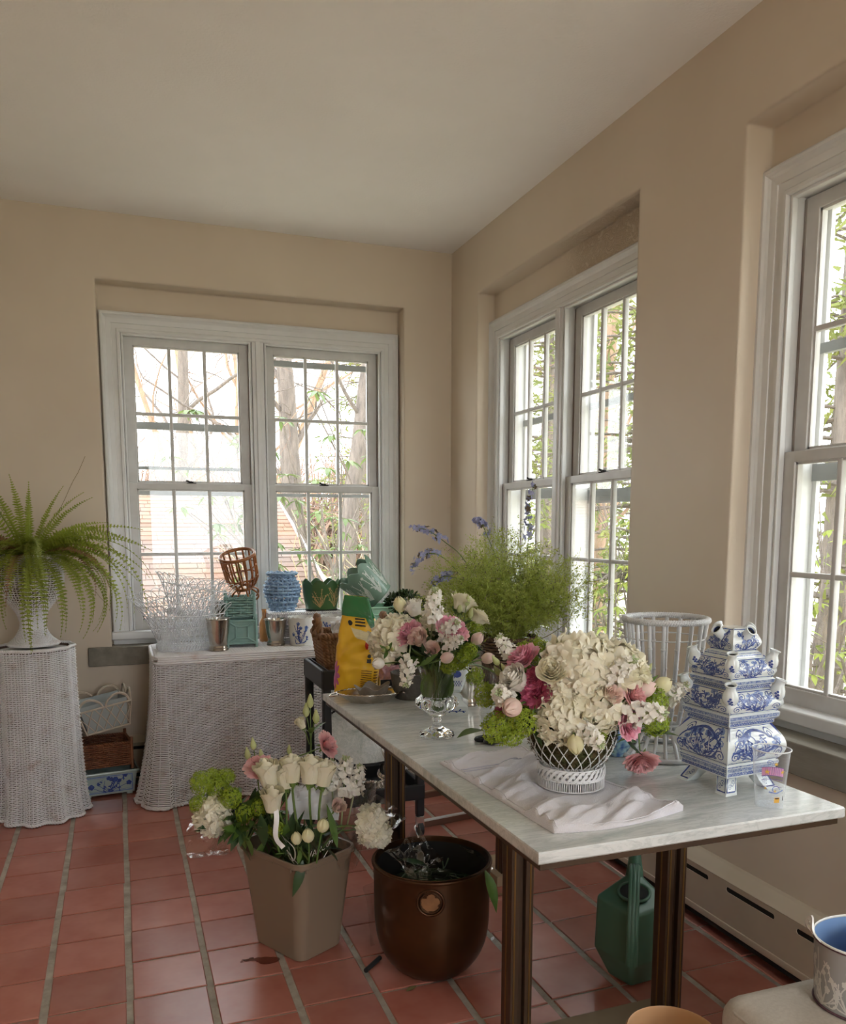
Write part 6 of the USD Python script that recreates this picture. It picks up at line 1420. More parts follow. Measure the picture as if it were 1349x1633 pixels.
def greens(name, label, cat, c, R, n, seed, L=.055, sq=.75, up_=.15, mt=(G_LEAF, G_LEAFD)):
    rg = np.random.default_rng(seed); t = thing(name, label, cat); m = MB(); c = np.asarray(c, float); base = c - [0, 0, R * .9]; nl = 0; st = [MB(), MB()]
    for k in range(n):
        d = rg.normal(0, 1, 3); d[2] = abs(d[2]) * .7 - .25 + up_; d /= np.linalg.norm(d); p = c + d * R * rg.uniform(.55, 1.0) * [1, 1, sq]; m.tube(smoothed([base, (base + p) / 2 + [0, 0, .02], p], 6), .0016, 4)
        for q in range(3):
            v, f = leaf_mesh(L * rg.uniform(.7, 1.3), L * .38, .25, rg.uniform(.1, .6), 5); dd = d + rg.normal(0, .55, 3); st[rg.integers(0, 2)].add(v @ basis(dd, rg.normal(0, .5, 3) + d).T + p, f)
    obj("stems", m.get(), G_STEM, t, kind="stuff"); obj("leaves", st[0].get(), mt[0], t, smooth=True, kind="stuff"); obj("dark_leaves", st[1].get(), mt[1], t, smooth=True, kind="stuff"); return t

# --- crystal urn and its bouquet
UX, UY = .978, 2.522
t = thing("crystal_urn", "lobed crystal urn vase on a scalloped foot near the marble table's left edge", "vase", mat4((UX, UY, TZ)))
outer = smoothed([(.001, .004), (.050, .002), (.057, .003), (.057, .011), (.046, .018), (.024, .030), (.015, .042), (.013, .052), (.019, .058), (.014, .066), (.028, .074), (.034, .082), (.052, .094), (.069, .110), (.070, .124), (.057, .136), (.053, .150), (.053, .180), (.056, .210), (.063, .232), (.065, .238)], 110)
inner = smoothed([(.062, .237), (.058, .225), (.050, .190), (.049, .150), (.050, .125), (.042, .105), (.020, .092), (.001, .088)], 40)
fn = lambda T, Z, R: R * (1 + np.interp(Z, [0, .004, .02, .04, .075, .085, .11, .135, .15, .20, .24], [.05, .05, .03, .0, .0, .03, .075, .05, .02, .012, 0]) * np.cos(10 * T))
lo_, hi_ = outer[outer[:, 1] <= .140], outer[outer[:, 1] >= .138]
fo = lambda n_: (lambda T, Z, R: np.where(np.arange(len(R))[:, None] < n_, fn(T, Z, R), R))
v, f = lathe(np.vstack([lo_, [(.049, .140)], inner[inner[:, 1] < .139]]), 120, fo(len(lo_))); obj("crystal_foot", (v, f), M_GLASS, t, smooth=50)
v, f = lathe(np.vstack([hi_, inner[inner[:, 1] >= .139]]), 120, fo(len(hi_))); obj("crystal_wall", (v, f), M_PANE, t, smooth=50)
t = thing("flower_stems", "green stems and leaves standing in the water of the crystal urn", "stems", mat4((UX, UY, TZ)))
rg = np.random.default_rng(31)
for k in range(20):
    a = rg.uniform(0, 2 * PI); r0, r1 = rg.uniform(0, .030), rg.uniform(.02, .048); b = a + rg.uniform(-1, 1); m = MB(); m.tube(smoothed([(r0 * math.cos(b), r0 * math.sin(b), .100), ((r0 + r1) / 2 * math.cos(a), (r0 + r1) / 2 * math.sin(a), .17), (r1 * math.cos(a), r1 * math.sin(a), .245)], 8), .0026, 6); obj("stem", m.get(), G_TUL if k % 2 else G_STEM, t, smooth=True)
for k in range(16): a = k * 2.4; v, f = leaf_mesh(.105, .038, .25, .15, 7); obj("leaf", (v @ (rz(a + 1.57) @ ry(-1.35 + rg.uniform(-.2, .2))).T + [.037 * math.cos(a), .037 * math.sin(a), .122], f), G_TUL, t, smooth=True)
C1 = np.array([UX, UY, 1.085])
IN1 = "in the crystal urn bouquet"
greens("urn_greenery", "dark green leaves filling the crystal urn bouquet between the blooms", "greenery", C1 + [0, 0, -.01], .12, 70, 51)
bouquet(C1, [
    ("hy2", 627, 1020, 1.22, "big ivory hydrangea head at the left"), ("rw", 733, 974, 1.40, "topmost cream rose, ruffled,"), ("rw", 757, 994, 1.15, "cream rose right of the topmost one"), ("tc", 640, 975, 1.0, "upright cream tulip at the top left", .02, (-.25, -.1, 1.0)), ("rw2", 664, 980, 1.25, "white rose beside the upright tulip"),
    ("st", 690, 985, 1.05, "full white stock spray high in the middle", .10, (-.1, -.5, 1)), ("st", 706, 1012, .95, "white stock below the full one", .10, (.2, -1, .6)), ("lp", 655, 1014, 1.25, "pink ruffled lisianthus beside the ivory hydrangea"), ("lp", 717, 1006, 1.30, "pink ruffled lisianthus at the right of the white stock"), ("ls", 730, 1012, .9, "half hidden salmon lisianthus touching the right pink one"),
    ("rb", 672, 1024, 1.25, "blush rose under the left pink lisianthus"), ("rb", 690, 1038, .95, "small blush rose lower and right of the other"), ("tb", 703, 1052, .85, "blush tulip bud low in the middle", .13, (.8, -.45, .35)), ("tw", 611, 1058, .85, "white and pink tulip pointing left", .09, (-1, -.4, .1)), ("st", 712, 1030, .75, "small white stock above the lime viburnum", .12, (.4, -1, .5)),
    ("st", 652, 1050, .95, "drooping white stock spray", .12, (-.35, -.6, -1)), ("tb", 754, 1026, .9, "blush tulip at the right", .05, (.45, -.3, .6)), ("tb", 768, 1052, .85, "pink-tipped tulip pointing right towards the large bouquet", .10, (1, -.3, .25)), ("bd", 742, 975, 1.1, "yellow-green lisianthus buds at the top right", .03, (.2, 0, 1)), ("bd", 726, 960, .8, "tall thin lisianthus buds rising over the roses", -.05, (.1, .2, 1)),
    ("vb", 736, 1052, 1.0, "lime viburnum head at the right"), ("vb", 757, 1078, .95, "lowest lime viburnum head, hanging,", .08, (.5, -.5, -.6)), ("vb", 716, 1062, .85, "lime viburnum head over the vase rim"), ("vb", 757, 1000, .8, "small lime viburnum head high at the right", .0), ("vb", 748, 1038, .85, "lime viburnum head between the two right tulips"), ("hy", 690, 1000, .95, "ivory hydrangea deep inside", -.02), ("bd", 618, 1035, .8, "green bud in front of the ivory hydrangea", .14, (-.3, -1, .4))], IN1, None, .13)

# --- moss basket and its bouquet
MX, MY = 1.125, 1.895
M_WWIRE = mat("white_coated_wire", (0.74, 0.74, 0.75), 0.35)
M_MOSS = mat("moss", (0.050, 0.060, 0.014), 0.95, var=(0.10, 0.055, 0.025), scale=28, bump=.9, bscale=110, bdist=.008, detail=6)
t = thing("moss_basket", "white wire basket lined with moss and standing on the towel", "basket", mat4((MX, MY, TZ + .006)))
mp_ = smoothed([(.074, .060), (.094, .080), (.112, .115), (.118, .150), (.116, .172)], 30)
mr = lambda z: np.interp(z, mp_[:, 1], mp_[:, 0])
for nm, r, z, w in (("base_ring", .088, .003, .0022), ("comb_ring", .088, .028, .0018), ("band_ring", .086, .058, .0024), ("rim_ring", float(mr(.165)), .165, .0024)):
    m = MB(); m.tube(np.stack([r * np.cos(an), r * np.sin(an), np.full(48, z)], 1), w, 6, closed=True); obj(nm, m.get(), M_WWIRE, t, smooth=True)
for k in range(22):
    a0 = 2 * PI * k / 22; m = MB()
    for s in (1, -1):
        q = np.linspace(0, 1, 14); z = .056 + .114 * q; aa = a0 + s * (.62 * q); m.tube(np.stack([(mr(z) + .0015) * np.cos(aa), (mr(z) + .0015) * np.sin(aa), z], 1), .0016, 5)
    obj("lattice_wire", m.get(), M_WWIRE, t, smooth=True)
for k in range(22):
    a0 = 2 * PI * k / 22; q = np.linspace(0, PI, 10); aa = a0 + .14 * np.cos(q); m = MB(); m.tube(np.stack([.119 * np.cos(aa), .119 * np.sin(aa), .165 + .022 * np.sin(q)], 1), .0014, 5); obj("rim_loop", m.get(), M_WWIRE, t, smooth=True)
for s in range(3):
    aa = np.linspace(0, 2 * PI, 241)[:-1]; m = MB(); p = np.stack([(.0885 + .0022 * np.cos(11 * aa + 2 * PI * s / 3)) * np.cos(aa), (.0885 + .0022 * np.cos(11 * aa + 2 * PI * s / 3)) * np.sin(aa), .043 + .0115 * np.sin(11 * aa + 2 * PI * s / 3)], 1); v, f = flat_tube(p, .0075, .0016, np.stack([np.cos(aa), np.sin(aa), 0 * aa], 1), True); obj("plaited_strip", (v, f), M_WWIRE, t, smooth=30)
m = MB()
for k in range(46): a = 2 * PI * k / 46; q = np.linspace(0, PI, 8); aa = a + .040 * np.cos(q); m.tube(np.stack([.088 * np.cos(aa), .088 * np.sin(aa), .004 + .026 * np.sin(q) ** .5], 1), .0013, 4)
obj("comb_wires", m.get(), M_WWIRE, t, kind="stuff")
T_, Z_ = np.meshgrid(np.linspace(0, 2 * PI, 121)[:-1], np.linspace(0, 1, 40), indexing="xy"); zz = .060 + .115 * Z_; rr = mr(zz) - .006
P0 = np.stack([rr * np.cos(T_), rr * np.sin(T_), zz], -1); rr = rr + (meshkit.fbm(P0 * 60, 4, 3) - .5) * .022 - .003; P0 = np.stack([rr * np.cos(T_), rr * np.sin(T_), zz], -1).reshape(-1, 3); k = len(P0); P0 = np.vstack([P0, [[0, 0, .06], [0, 0, .165]]])
f = grid_faces(40, 120, wrap=True); j = np.arange(120); f = np.vstack([f, np.stack([np.full(120, k), (j + 1) % 120, j], 1), np.stack([np.full(120, k + 1), 39 * 120 + j, 39 * 120 + (j + 1) % 120], 1)]); ml = obj("moss_lining", (P0, f), M_MOSS, t, smooth=True)
rg = np.random.default_rng(61); m = MB()
for k in range(2600):
    a = rg.uniform(0, 2 * PI); z = rg.uniform(.062, .172); r = mr(z) + rg.uniform(-.012, .003); d = np.array([math.cos(a), math.sin(a), rg.uniform(-.6, .6)]) + rg.normal(0, .5, 3); d /= np.linalg.norm(d); c = np.array([r * math.cos(a), r * math.sin(a), z]); s_ = np.cross(d, rg.normal(0, 1, 3)); s_ /= np.linalg.norm(s_); L = rg.uniform(.004, .013)
    m.add([c - s_ * .0012, c + s_ * .0012, c + d * L], [[0, 1, 2]])
obj("moss_strands", m.get(), M_MOSS, ml, kind="stuff")
C2 = np.array([MX, MY, 1.035])
IN2 = "in the large moss basket bouquet"
greens("basket_greenery", "green leaves filling the large moss basket bouquet between the blooms", "greenery", C2 + [0, 0, -.02], .165, 100, 52, L=.06)
bouquet(C2, [
    ("hy2", 897, 1140, 1.06, "ivory hydrangea low at the front"), ("hy2", 925, 1062, 1.30, "largest ivory hydrangea at the top"), ("hy", 978, 1068, 1.25, "ivory hydrangea at the top right"), ("hy", 952, 1120, 1.12, "ivory hydrangea right of the lowest one"), ("hy", 905, 1098, .85, "ivory hydrangea in the very middle"),
    ("rw2", 834, 1092, 1.50, "large white rose with a pointed centre at the left"), ("rw", 886, 1080, 1.25, "white rose with a spiral centre in the middle", .15), ("rw", 1006, 1080, 1.15, "cream rose at the right", .115), ("rt", 988, 1094, 1.1, "half closed cream rose right of the middle", .15, (.4, -.5, .8)), ("lp", 838, 1056, 1.25, "pink ruffled lisianthus high at the left"), ("lh", 860, 1106, 1.15, "deep pink lisianthus behind the large white rose"), ("lh", 855, 1085, .9, "second deep pink lisianthus tucked above the first"), ("lh", 806, 1132, .8, "small deep pink lisianthus at the lower left"), ("ls", 1006, 1112, 1.0, "salmon pink lisianthus at the right", .14), ("lp", 998, 1156, 1.0, "pink lisianthus at the lower right over the rim", .145),
    ("vb", 860, 1040, 1.15, "lime viburnum head at the top behind the pink lisianthus", .02), ("vb", 838, 1040, .9, "small lime viburnum head at the top left", .0), ("vb", 776, 1108, 1.05, "lime viburnum head at the far left", .02), ("vb", 795, 1160, 1.35, "large lime viburnum head drooping at the lower left", .10, (-.6, -.4, -.4)), ("vb", 835, 1150, 1.2, "lime viburnum head above the basket rim at the left", .14), ("vb", 815, 1170, 1.0, "lowest lime viburnum head at the left", .12, (-.5, -.5, -.6)), ("vb", 946, 1166, 1.1, "lime viburnum head on the rim at the front"), ("vb", 1042, 1118, 1.15, "lime viburnum head at the far right", .06), ("vb", 1044, 1152, 1.15, "lime viburnum head lowest at the far right", .06), ("vb", 1022, 1140, .95, "lime viburnum head behind the right white stock", .04),
    ("st", 806, 1110, .95, "white stock at the left", .09, (-.6, -.8, .3)), ("st", 992, 1140, 1.1, "white stock at the right front", .15, (.6, -.8, .2)), ("st", 965, 1085, 1.0, "white stock at the upper right", .16, (.4, -.8, .7)), ("st", 925, 1160, .9, "white stock at the front over the rim", .17, (.1, -1, -.3)), ("st", 1060, 1118, .85, "white stock at the far right edge", .02, (.8, .1, .4)), ("st", 820, 1050, .8, "small white stock at the upper left", .03, (-.6, -.1, .7)),
    ("tc", 916, 1172, .95, "cream tulip hanging down over the basket rim", .19, (-.1, -.5, -1)), ("tb", 1012, 1102, 1.15, "peach tulip lying to the right", .12, (1, -.1, .25)), ("tc", 1045, 1098, 1.0, "cream tulip bud pointing right", .05, (1, 0, .35)), ("tb", 826, 1124, 1.1, "blush tulip below the large white rose", .15, (-.9, -.5, -.1)), ("rb", 970, 1112, .95, "small blush rose at the right of the middle", .165), ("bd", 800, 1068, 1.0, "pale lisianthus buds at the upper left", .05, (-.6, -.1, .8)), ("bd", 1028, 1078, .8, "lisianthus buds at the upper right", .02, (.6, .1, .8))], IN2, None, .165)
t = K["ls"].put(mat4(spot(1022, 1208, (1.36, 1.90, .83), 0), align((-.35, -.8, -.75)), 1.25), "salmon pink lisianthus hanging upside down from the large bouquet over the marble")
for k in range(3):
    a = spot(*((1035, 1172), (772, 1165), (790, 1075))[k], C2, .05); d = np.array(((.8, -.2, .1), (-.9, -.2, .1), (-.8, 0, .5))[k]); v, f = leaf_mesh(.085, .045, .25, .4, 7); o = obj("viburnum_leaf", (v @ basis(d).T + a, f), G_LEAF, smooth=True)
    tag(o, ("broad green leaf sticking out at the right of the large bouquet", "broad green leaf at the lower left tip of the large bouquet", "narrow green leaf at the upper left of the large bouquet")[k], "leaf")

# --- wicker pot with the airy green plant
PP = np.array([1.535, 3.12, TZ])
t = thing("wicker_pot", "brown open-weave wicker pot holding the airy green plant on the marble table", "pot", mat4(PP))
S = round_S([(.092, 0), (.105, .06), (.112, .14), (.116, .235)])
obj("weave", weave(S, 30, 9, .005, .005, .62, 1.0).get(), mat("grey_brown_wicker", (.15, .085, .05), .7, var=(.09, .05, .03), scale=30), t, smooth=True, kind="stuff")
m = MB()
for k in range(40):
    for s in (1, -1): q = np.linspace(0, 1, 6); m.tube(S((k / 40 + s * .06 * q) % 1.0, .05 + .57 * q), .0034, 5)
obj("lattice", m.get(), _mats["grey_brown_wicker"], t, kind="stuff"); obj("rim_braid", braid(S, 1.0, 150, .005, .0045, 2, 36).get(), _mats["grey_brown_wicker"], t, smooth=True)
v, f = lathe([(.001, 0), (.088, 0), (.105, .15), (.108, .215), (.001, .215)], 30); obj("liner", (v, f), M_SOIL, t)
G_AIR = mat("airy_foliage", (0.33, 0.40, 0.06), 0.55, var=(0.46, 0.52, 0.12), scale=10, translucent=.35, world=True)
G_AIRD = mat("dry_seed_head", (0.16, 0.12, 0.075), 0.7)
t = thing("airy_plant", "big cloud of fine yellow-green stems and tiny leaves in the brown wicker pot", "plant", mat4(PP + [0, 0, .215]))
rg = np.random.default_rng(71); lv = [[], []]; sm_ = MB()
for k in range(300):
    a = rg.uniform(0, 2 * PI); out = rg.uniform(.05, 1.2) ** .75; d = np.array([math.cos(a) * out, math.sin(a) * out * .7, 1.0]); L = rg.uniform(.30, .46) * (1 - .08 * out)
    w = limb([.055 * math.cos(a) * rg.random(), .055 * math.sin(a) * rg.random(), 0], d, L, 10, .06, -.045 * out - .01, rg); sm_.tube(w, np.linspace(.0016, .0007, 11), 3, cap=False)
    for b in range(11):
        i = rg.integers(3, 11); w2 = limb(w[i], (w[i] - w[i - 1]) * 20 + rg.normal(0, .7, 3), rg.uniform(.04, .10), 4, .2, -.03, rg); sm_.tube(w2, .0006, 3, cap=False)
        for q in range(13):
            c = w2[rg.integers(1, 5)] + rg.normal(0, .007, 3); dd = rg.normal(0, 1, 3) + [0, 0, .3]; dd /= np.linalg.norm(dd); s_ = np.cross(dd, rg.normal(0, 1, 3)); s_ /= np.linalg.norm(s_); Lf = rg.uniform(.006, .014); lv[0 if rg.random() < .93 else 1].append([c - s_ * .0024, c + s_ * .0024, c + dd * Lf])
obj("stems", sm_.get(), G_AIR, t, kind="stuff")
for nm, li, mt in (("leaflets", lv[0], G_AIR), ("seed_heads", lv[1], G_AIRD)): v = np.array(li).reshape(-1, 3); obj(nm, (v, np.arange(len(v)).reshape(-1, 3)), mt, t, kind="stuff")
m = MB()
for p in ([(.05, -.05, .0), (.14, -.06, .02), (.26, -.04, .08), (.30, -.03, .15)], [(.08, -.03, .02), (.20, .0, -.02), (.26, 0, -.06)]): m.tube(smoothed(p, 14), np.linspace(.0018, .001, 14), 5)
obj("bare_twig", m.get(), G_AIRD, t)
def delph(label, pts, r=.020):
    t = thing("delphinium", label, "flower"); p = smoothed(pts, 24); m = MB(); m.tube(p, np.linspace(.0024, .0012, 24), 6); obj("stem", m.get(), G_STEM, t, smooth=True); rg = np.random.default_rng(int(abs(pts[-1][0]) * 1000)); m = MB(); m2 = MB()
    for k in range(30):
        i = 12 + k * 12 // 30; c = p[min(i, 23)]; d = rg.normal(0, 1, 3); d /= np.linalg.norm(d); mm_ = MB()
        for q in range(5): v, f = leaf_mesh(.0165, .0115, .15, .2, 4); mm_.add(v @ (rz(2 * PI * q / 5) @ ry(-.35)).T, f)
        v, f = mm_.get(); sc = 1.15 - .5 * (k / 30); (m if rg.random() < .85 else m2).add(v * sc @ align(d, rg.uniform(0, 6)).T + c + d * .013 * sc, f)
    obj("florets", m.get(), P_DELPH, t, smooth=True, kind="stuff")
    if m2.n: obj("faded_florets", m2.get(), G_AIRD, t, smooth=True, kind="stuff")
B = PP + [0, 0, .22]
q = lambda px, py, l=0.0: spot(px, py, PP + [0, 0, .4], l)
delph("blue delphinium spike bending out to the left of the airy plant, the lower of two", [B, q(745, 930, .0), q(700, 885, .06), q(668, 890, .08), q(655, 912, .08)])
delph("pale blue delphinium spike reaching left of the airy plant, the upper of two", [B, q(745, 900, 0), q(710, 865, .04), q(680, 845, .05), q(657, 842, .05)])
delph("tall blue-grey delphinium spike standing above the airy plant", [B, q(838, 940), q(842, 860), q(845, 800, -.02), q(852, 772, -.02)])
delph("short blue delphinium spike at the top left of the airy plant", [B, q(800, 920), q(775, 850), q(765, 832), q(758, 830)])
delph("faded mauve delphinium spike low at the left of the airy plant", [B, q(760, 940, .05), q(720, 920, .1), q(700, 922, .1), q(692, 930, .1)])

# ---------------------------------------------------------------- things on the floor
M_BIN = mat("taupe_plastic", (0.215, 0.155, 0.105), 0.42, bump=.10, bscale=260, bdist=.0008)
BR = rz(.50); BC = np.array([.553, 2.815, 0]); BM = mat4(BC, BR)
t = thing("waste_bin", "taupe plastic waste bin used as a flower bucket on the tile floor", "bin", BM)
def rrect(hx, hy, r, z, n=10):
    c = []
    for (sx, sy, a0) in ((1, 1, 0), (-1, 1, PI / 2), (-1, -1, PI), (1, -1, 1.5 * PI)):
        a = a0 + np.linspace(0, PI / 2, n); c.append(np.stack([sx * (hx - r) + r * np.cos(a), sy * (hy - r) + r * np.sin(a), np.full(n, z)], 1))
    return np.concatenate(c)
rg_ = [rrect(.001, .001, .0005, .004), rrect(.096, .124, .035, .0), rrect(.102, .130, .038, .006), rrect(.131, .172, .045, .350), rrect(.133, .174, .046, .352), rrect(.138, .180, .048, .356), rrect(.139, .181, .048, .372), rrect(.136, .178, .047, .376), rrect(.130, .171, .045, .374), rrect(.128, .169, .044, .35), rrect(.099, .127, .036, .010), rrect(.001, .001, .0005, .009)]
obj("bin_body", (np.vstack(rg_), grid_faces(len(rg_), 40, wrap=True)), M_BIN, t, smooth=40)
m = MB()
for q in (0, 13, 20, 27, 36): p = rg_[5][q]; m.rbox(p + [-.003, -.003, -.012], p + [.003, .003, .002], .001)
obj("rim_rib", m.get(), M_BIN, t)
C3 = BC + [0, 0, .44]; IN3 = "in the taupe bin"
B_ = lambda px, py, l=0.0: spot(px, py, C3, l)
def longstem(kind, px, py, s, label, lift, d, r=.0028):
    p = B_(px, py, lift); K[kind].put(mat4(p, align(d, RNG.uniform(0, 6)), s), label + " " + IN3)
stm = thing("flower_stems", "cut stems and leaves standing together in the taupe bin", "stems"); rg = np.random.default_rng(81)
def st_to(p, mt=G_STEM, r=.0026, leaves=3, L=.07):
    base = BC + BR @ np.array([rg.uniform(-.07, .07), rg.uniform(-.10, .10), .06]); mid = BC + BR @ np.array([rg.uniform(-.09, .09), rg.uniform(-.13, .13), .33]); w = smoothed([base, mid, p], 14); m = MB(); m.tube(w, r, 6); obj("stem", m.get(), mt, stm, smooth=True)
    for k in range(leaves): i = rg.integers(8, 13); v, f = leaf_mesh(L * rg.uniform(.7, 1.2), L * .42, .25, .35, 6); obj("leaf", (v @ basis((w[i] - w[i - 1]) / np.linalg.norm(w[i] - w[i - 1]) * .6 + rg.normal(0, .55, 3)).T + w[i], f), G_LEAFD if rg.random() < .6 else G_LEAF, stm, smooth=True)
FL3 = [("vb", 322, 1248, 1.25, "lime viburnum head at the top far left", .10, (-.6, -.4, .6)), ("vb", 318, 1283, 1.05, "lime viburnum head lowest at the far left", .10, (-.8, -.5, .0)), ("vb", 345, 1255, 1.15, "lime viburnum head second from the left", .10, (-.4, -.5, .7)), ("vb", 368, 1272, 1.15, "lime viburnum head above the white hydrangea", .13, (-.2, -.8, .4)), ("vb", 360, 1240, 1.0, "lime viburnum head high at the left", .05, (-.3, -.2, .9)), ("vb", 340, 1238, .9, "small lime viburnum head highest at the left", .06, (-.4, -.2, .9)), ("vb", 390, 1298, .95, "dark lime viburnum head low in the foliage", .12, (-.1, -1, .2)), ("vb", 414, 1288, .9, "dark lime viburnum head beside the single low rose", .12, (0, -1, .3)), ("vb", 440, 1322, .9, "lime viburnum head under the low rose", .14, (0, -1, .2)),
    ("ls", 415, 1228, 1.35, "pink lisianthus left of the white roses", .09, (-.2, -.5, .8)), ("ls", 517, 1190, 1.25, "pink lisianthus highest at the right", .06, (.6, -.5, .4)), ("bd", 406, 1205, 1.3, "green lisianthus buds above the left pink bloom", .07, (-.1, 0, 1)), ("bd", 495, 1140, 1.5, "tallest lisianthus buds", .03, (0, 0, 1)), ("bd", 462, 1212, 1.1, "dark lisianthus buds behind the white roses", .02, (0, .1, 1)), ("rt", 483, 1160, .75, "small cream lisianthus bud", .04, (-.4, -.2, .8)),
    ("rt", 431, 1252, 1.77, "white rose, leftmost of the row of five,", .14, (-.22, -.02, 1)), ("rt", 455, 1256, 1.59, "white rose second from the left of the row", .12, (-.06, .05, 1)), ("rt", 466, 1246, 1.71, "white rose in the centre of the row of five", .13, (0, .02, 1)), ("rt", 494, 1248, 1.77, "white rose fourth from the left of the row", .14, (.06, .03, 1)), ("rt", 514, 1252, 1.65, "cream rose, rightmost of the row of five,", .13, (.2, .0, 1)), ("rt", 435, 1292, 1.65, "single cream rose hanging lower than the row", .16, (-.06, -.12, 1)),
    ("hy", 340, 1302, 1.0, "white hydrangea in clear film at the left", .11, (-.7, -.6, .3)), ("hy2", 590, 1316, 1.0, "cream hydrangea leaning out at the right", .08, (.8, -.5, .1)), ("hy", 605, 1330, .7, "lower part-faded hydrangea at the far right", .09, (.8, -.4, -.2)),
    ("st", 530, 1262, 1.15, "white stock at the left inside the clear sleeve", .06, (-.05, -.1, 1)), ("st", 548, 1262, 1.25, "white stock in the middle of the clear sleeve", .06, (.05, -.1, 1)), ("st", 564, 1268, 1.1, "white stock at the right inside the clear sleeve", .05, (.2, -.1, 1)),
    ("tc", 492, 1342, .95, "closed cream tulip low inside the printed sleeve", .20, (-.1, -.2, 1)), ("tc", 513, 1326, .95, "closed cream tulip high inside the printed sleeve", .20, (.15, -.2, 1)), ("tc", 474, 1346, .85, "half hidden cream tulip at the left of the printed sleeve", .18, (-.1, 0, 1)), ("rb", 536, 1290, 1.0, "blush rose low in front of the white stocks", .12, (.2, -.6, .6))]
for k, px, py, s, lb, lf, d in FL3:
    p = B_(px, py, lf); K[k].put(mat4(p, align(d, RNG.uniform(0, 6)), s), lb + " " + IN3); dn = np.array(d, float); dn /= np.linalg.norm(dn); st_to(p - dn * .10 * s, leaves=2)
for k in range(26):      # broad tulip and other leaves rising from the bin
    a = B_(rg.uniform(395, 565), rg.uniform(1318, 1352), rg.uniform(.02, .15)); v, f = leaf_mesh(rg.uniform(.10, .17), rg.uniform(.028, .045), .35, rg.uniform(-.2, .3), 8); obj("leaf", (v @ basis(np.array([rg.normal(0, .35), rg.normal(-.1, .3), 1.0])).T + a - [0, 0, .06], f), G_TUL if k % 3 == 0 else G_LEAFD, stm, smooth=True)
greens("bin_foliage", "dark leafy stems spilling over the left side of the taupe bin", "greenery", B_(390, 1310, .06) + [0, 0, -.01], .10, 34, 83, L=.07, mt=(G_LEAF, G_LEAFD))
v, f = leaf_mesh(.12, .035, .2, .9, 8); o = obj("drooping_leaf", (v @ basis((-.3, -.4, -1), (0, -1, .2)).T + BC + BR @ np.array([-.105, -.155, .385]), f), G_LEAFD, smooth=True); tag(o, "dark leaf hanging over the front rim of the taupe bin", "leaf")
def film_mat(name, a, tint): return raw_mat(name, {"t": ("transparent_bsdf", {"color": tint}), "g": ("glossy_bsdf", {"color": (1, 1, 1), "roughness": .10}), "f": ("layer_weight", {"blend": .5}), "pw": ("math", {"math_type": "power", "value2": 2.5}), "ml": ("math", {"math_type": "multiply_add", "value2": .35, "value3": a}), "m": ("mix_closure", {})}, [("f.facing", "pw.value1"), ("pw.value", "ml.value1"), ("ml.value", "m.fac"), ("t.BSDF", "m.closure1"), ("g.BSDF", "m.closure2")], "m.closure")
M_FILM = film_mat("clear_film", .09, (.93, .94, .93))
def sleeve(label, base, axis, r0, r1, L, seed, cover=.75, print_=False):
    t = thing("clear_sleeve", label, "sleeve"); R = align(axis); n, k = 40, 18; s, h = np.meshgrid(np.linspace(0, 1, n), np.linspace(0, 1, k), indexing="xy"); a = PI * 2 * cover * (s - .5) - PI / 2
    P0 = np.stack([np.cos(a), np.sin(a), h * 3], -1); cr_ = (meshkit.fbm(P0 * 3.2, 3, seed) - .5)
    def F(s, h): a = PI * 2 * cover * (np.asarray(s) - .5) - PI / 2; r = r0 + (r1 - r0) * np.asarray(h); return np.stack([r * np.cos(a), r * np.sin(a), L * np.asarray(h)], -1)
    v = F(s, h) + np.stack([np.cos(a), np.sin(a), 0 * a], -1) * (cr_ * .022)[..., None]; v = v.reshape(-1, 3) @ R.T + base; obj("film", (v, grid_faces(k, n)), M_FILM, t, smooth=True)
    return t, (lambda s, h: F(s, h) @ R.T + base)
b = B_(548, 1345, .04); sleeve("clear plastic sleeve round the white stocks at the right of the taupe bin", b + [0, 0, -.08], np.array([.10, -.02, 1]), .045, .090, .30, 91, .9)
b = B_(490, 1365, .06); t, F = sleeve("printed clear sleeve with white line drawing round the cream tulips in the taupe bin", b + [0, 0, -.05], np.array([.02, -.08, 1]), .062, .100, .16, 92, .62)
M_WPRINT = mat("white_print", (.85, .84, .80), .6)
ln = [LineString(smoothed([(.42, .05), (.34, .35), (.22, .62), (.17, .98)], 20)), LineString(smoothed([(.17, .98), (.30, .80), (.31, .55), (.27, .42), (.22, .5), (.17, .98)], 24)), LineString(smoothed([(.17, .98), (.24, .8), (.25, .6), (.27, .42)], 16)), LineString(smoothed([(.36, .02), (.30, .30), (.24, .45)], 12)), LineString(smoothed([(.50, .0), (.47, .16), (.58, .36), (.66, .62)], 16)), LineString(smoothed([(.66, .62), (.60, .4), (.59, .2), (.61, .02)], 16)), LineString(smoothed([(.44, .22), (.50, .02), (.53, -.02)], 10)), LineString(smoothed([(.65, .80), (.69, .86), (.71, .78)], 10))]
for q in ln: obj("line_print", decal(q.buffer(.0075, quad_segs=2), F, .0035, .1).get(), M_WPRINT, t)
tx = meshkit.text_mesh("VANCO", 1.0, .05, bold=True); v = np.array(tx.vertices); wx = v[:, 0].max(); vv = F(.44 + .24 * v[:, 0] / wx, .56 + .14 * v[:, 1] + .20 * v[:, 0] / wx); obj("sleeve_lettering", (vv + np.array([-.003, -.0095, .0]), tx.faces), M_WPRINT, t)
b = B_(372, 1345, .10); sleeve("crumpled clear film round the white hydrangea at the left of the taupe bin", b, np.array([-.85, -.35, .55]), .035, .085, .14, 93, .85)
b = B_(580, 1345, .05); sleeve("crumpled clear film behind the cream hydrangea at the right of the taupe bin", b, np.array([.75, .2, .8]), .03, .07, .16, 94, .8)
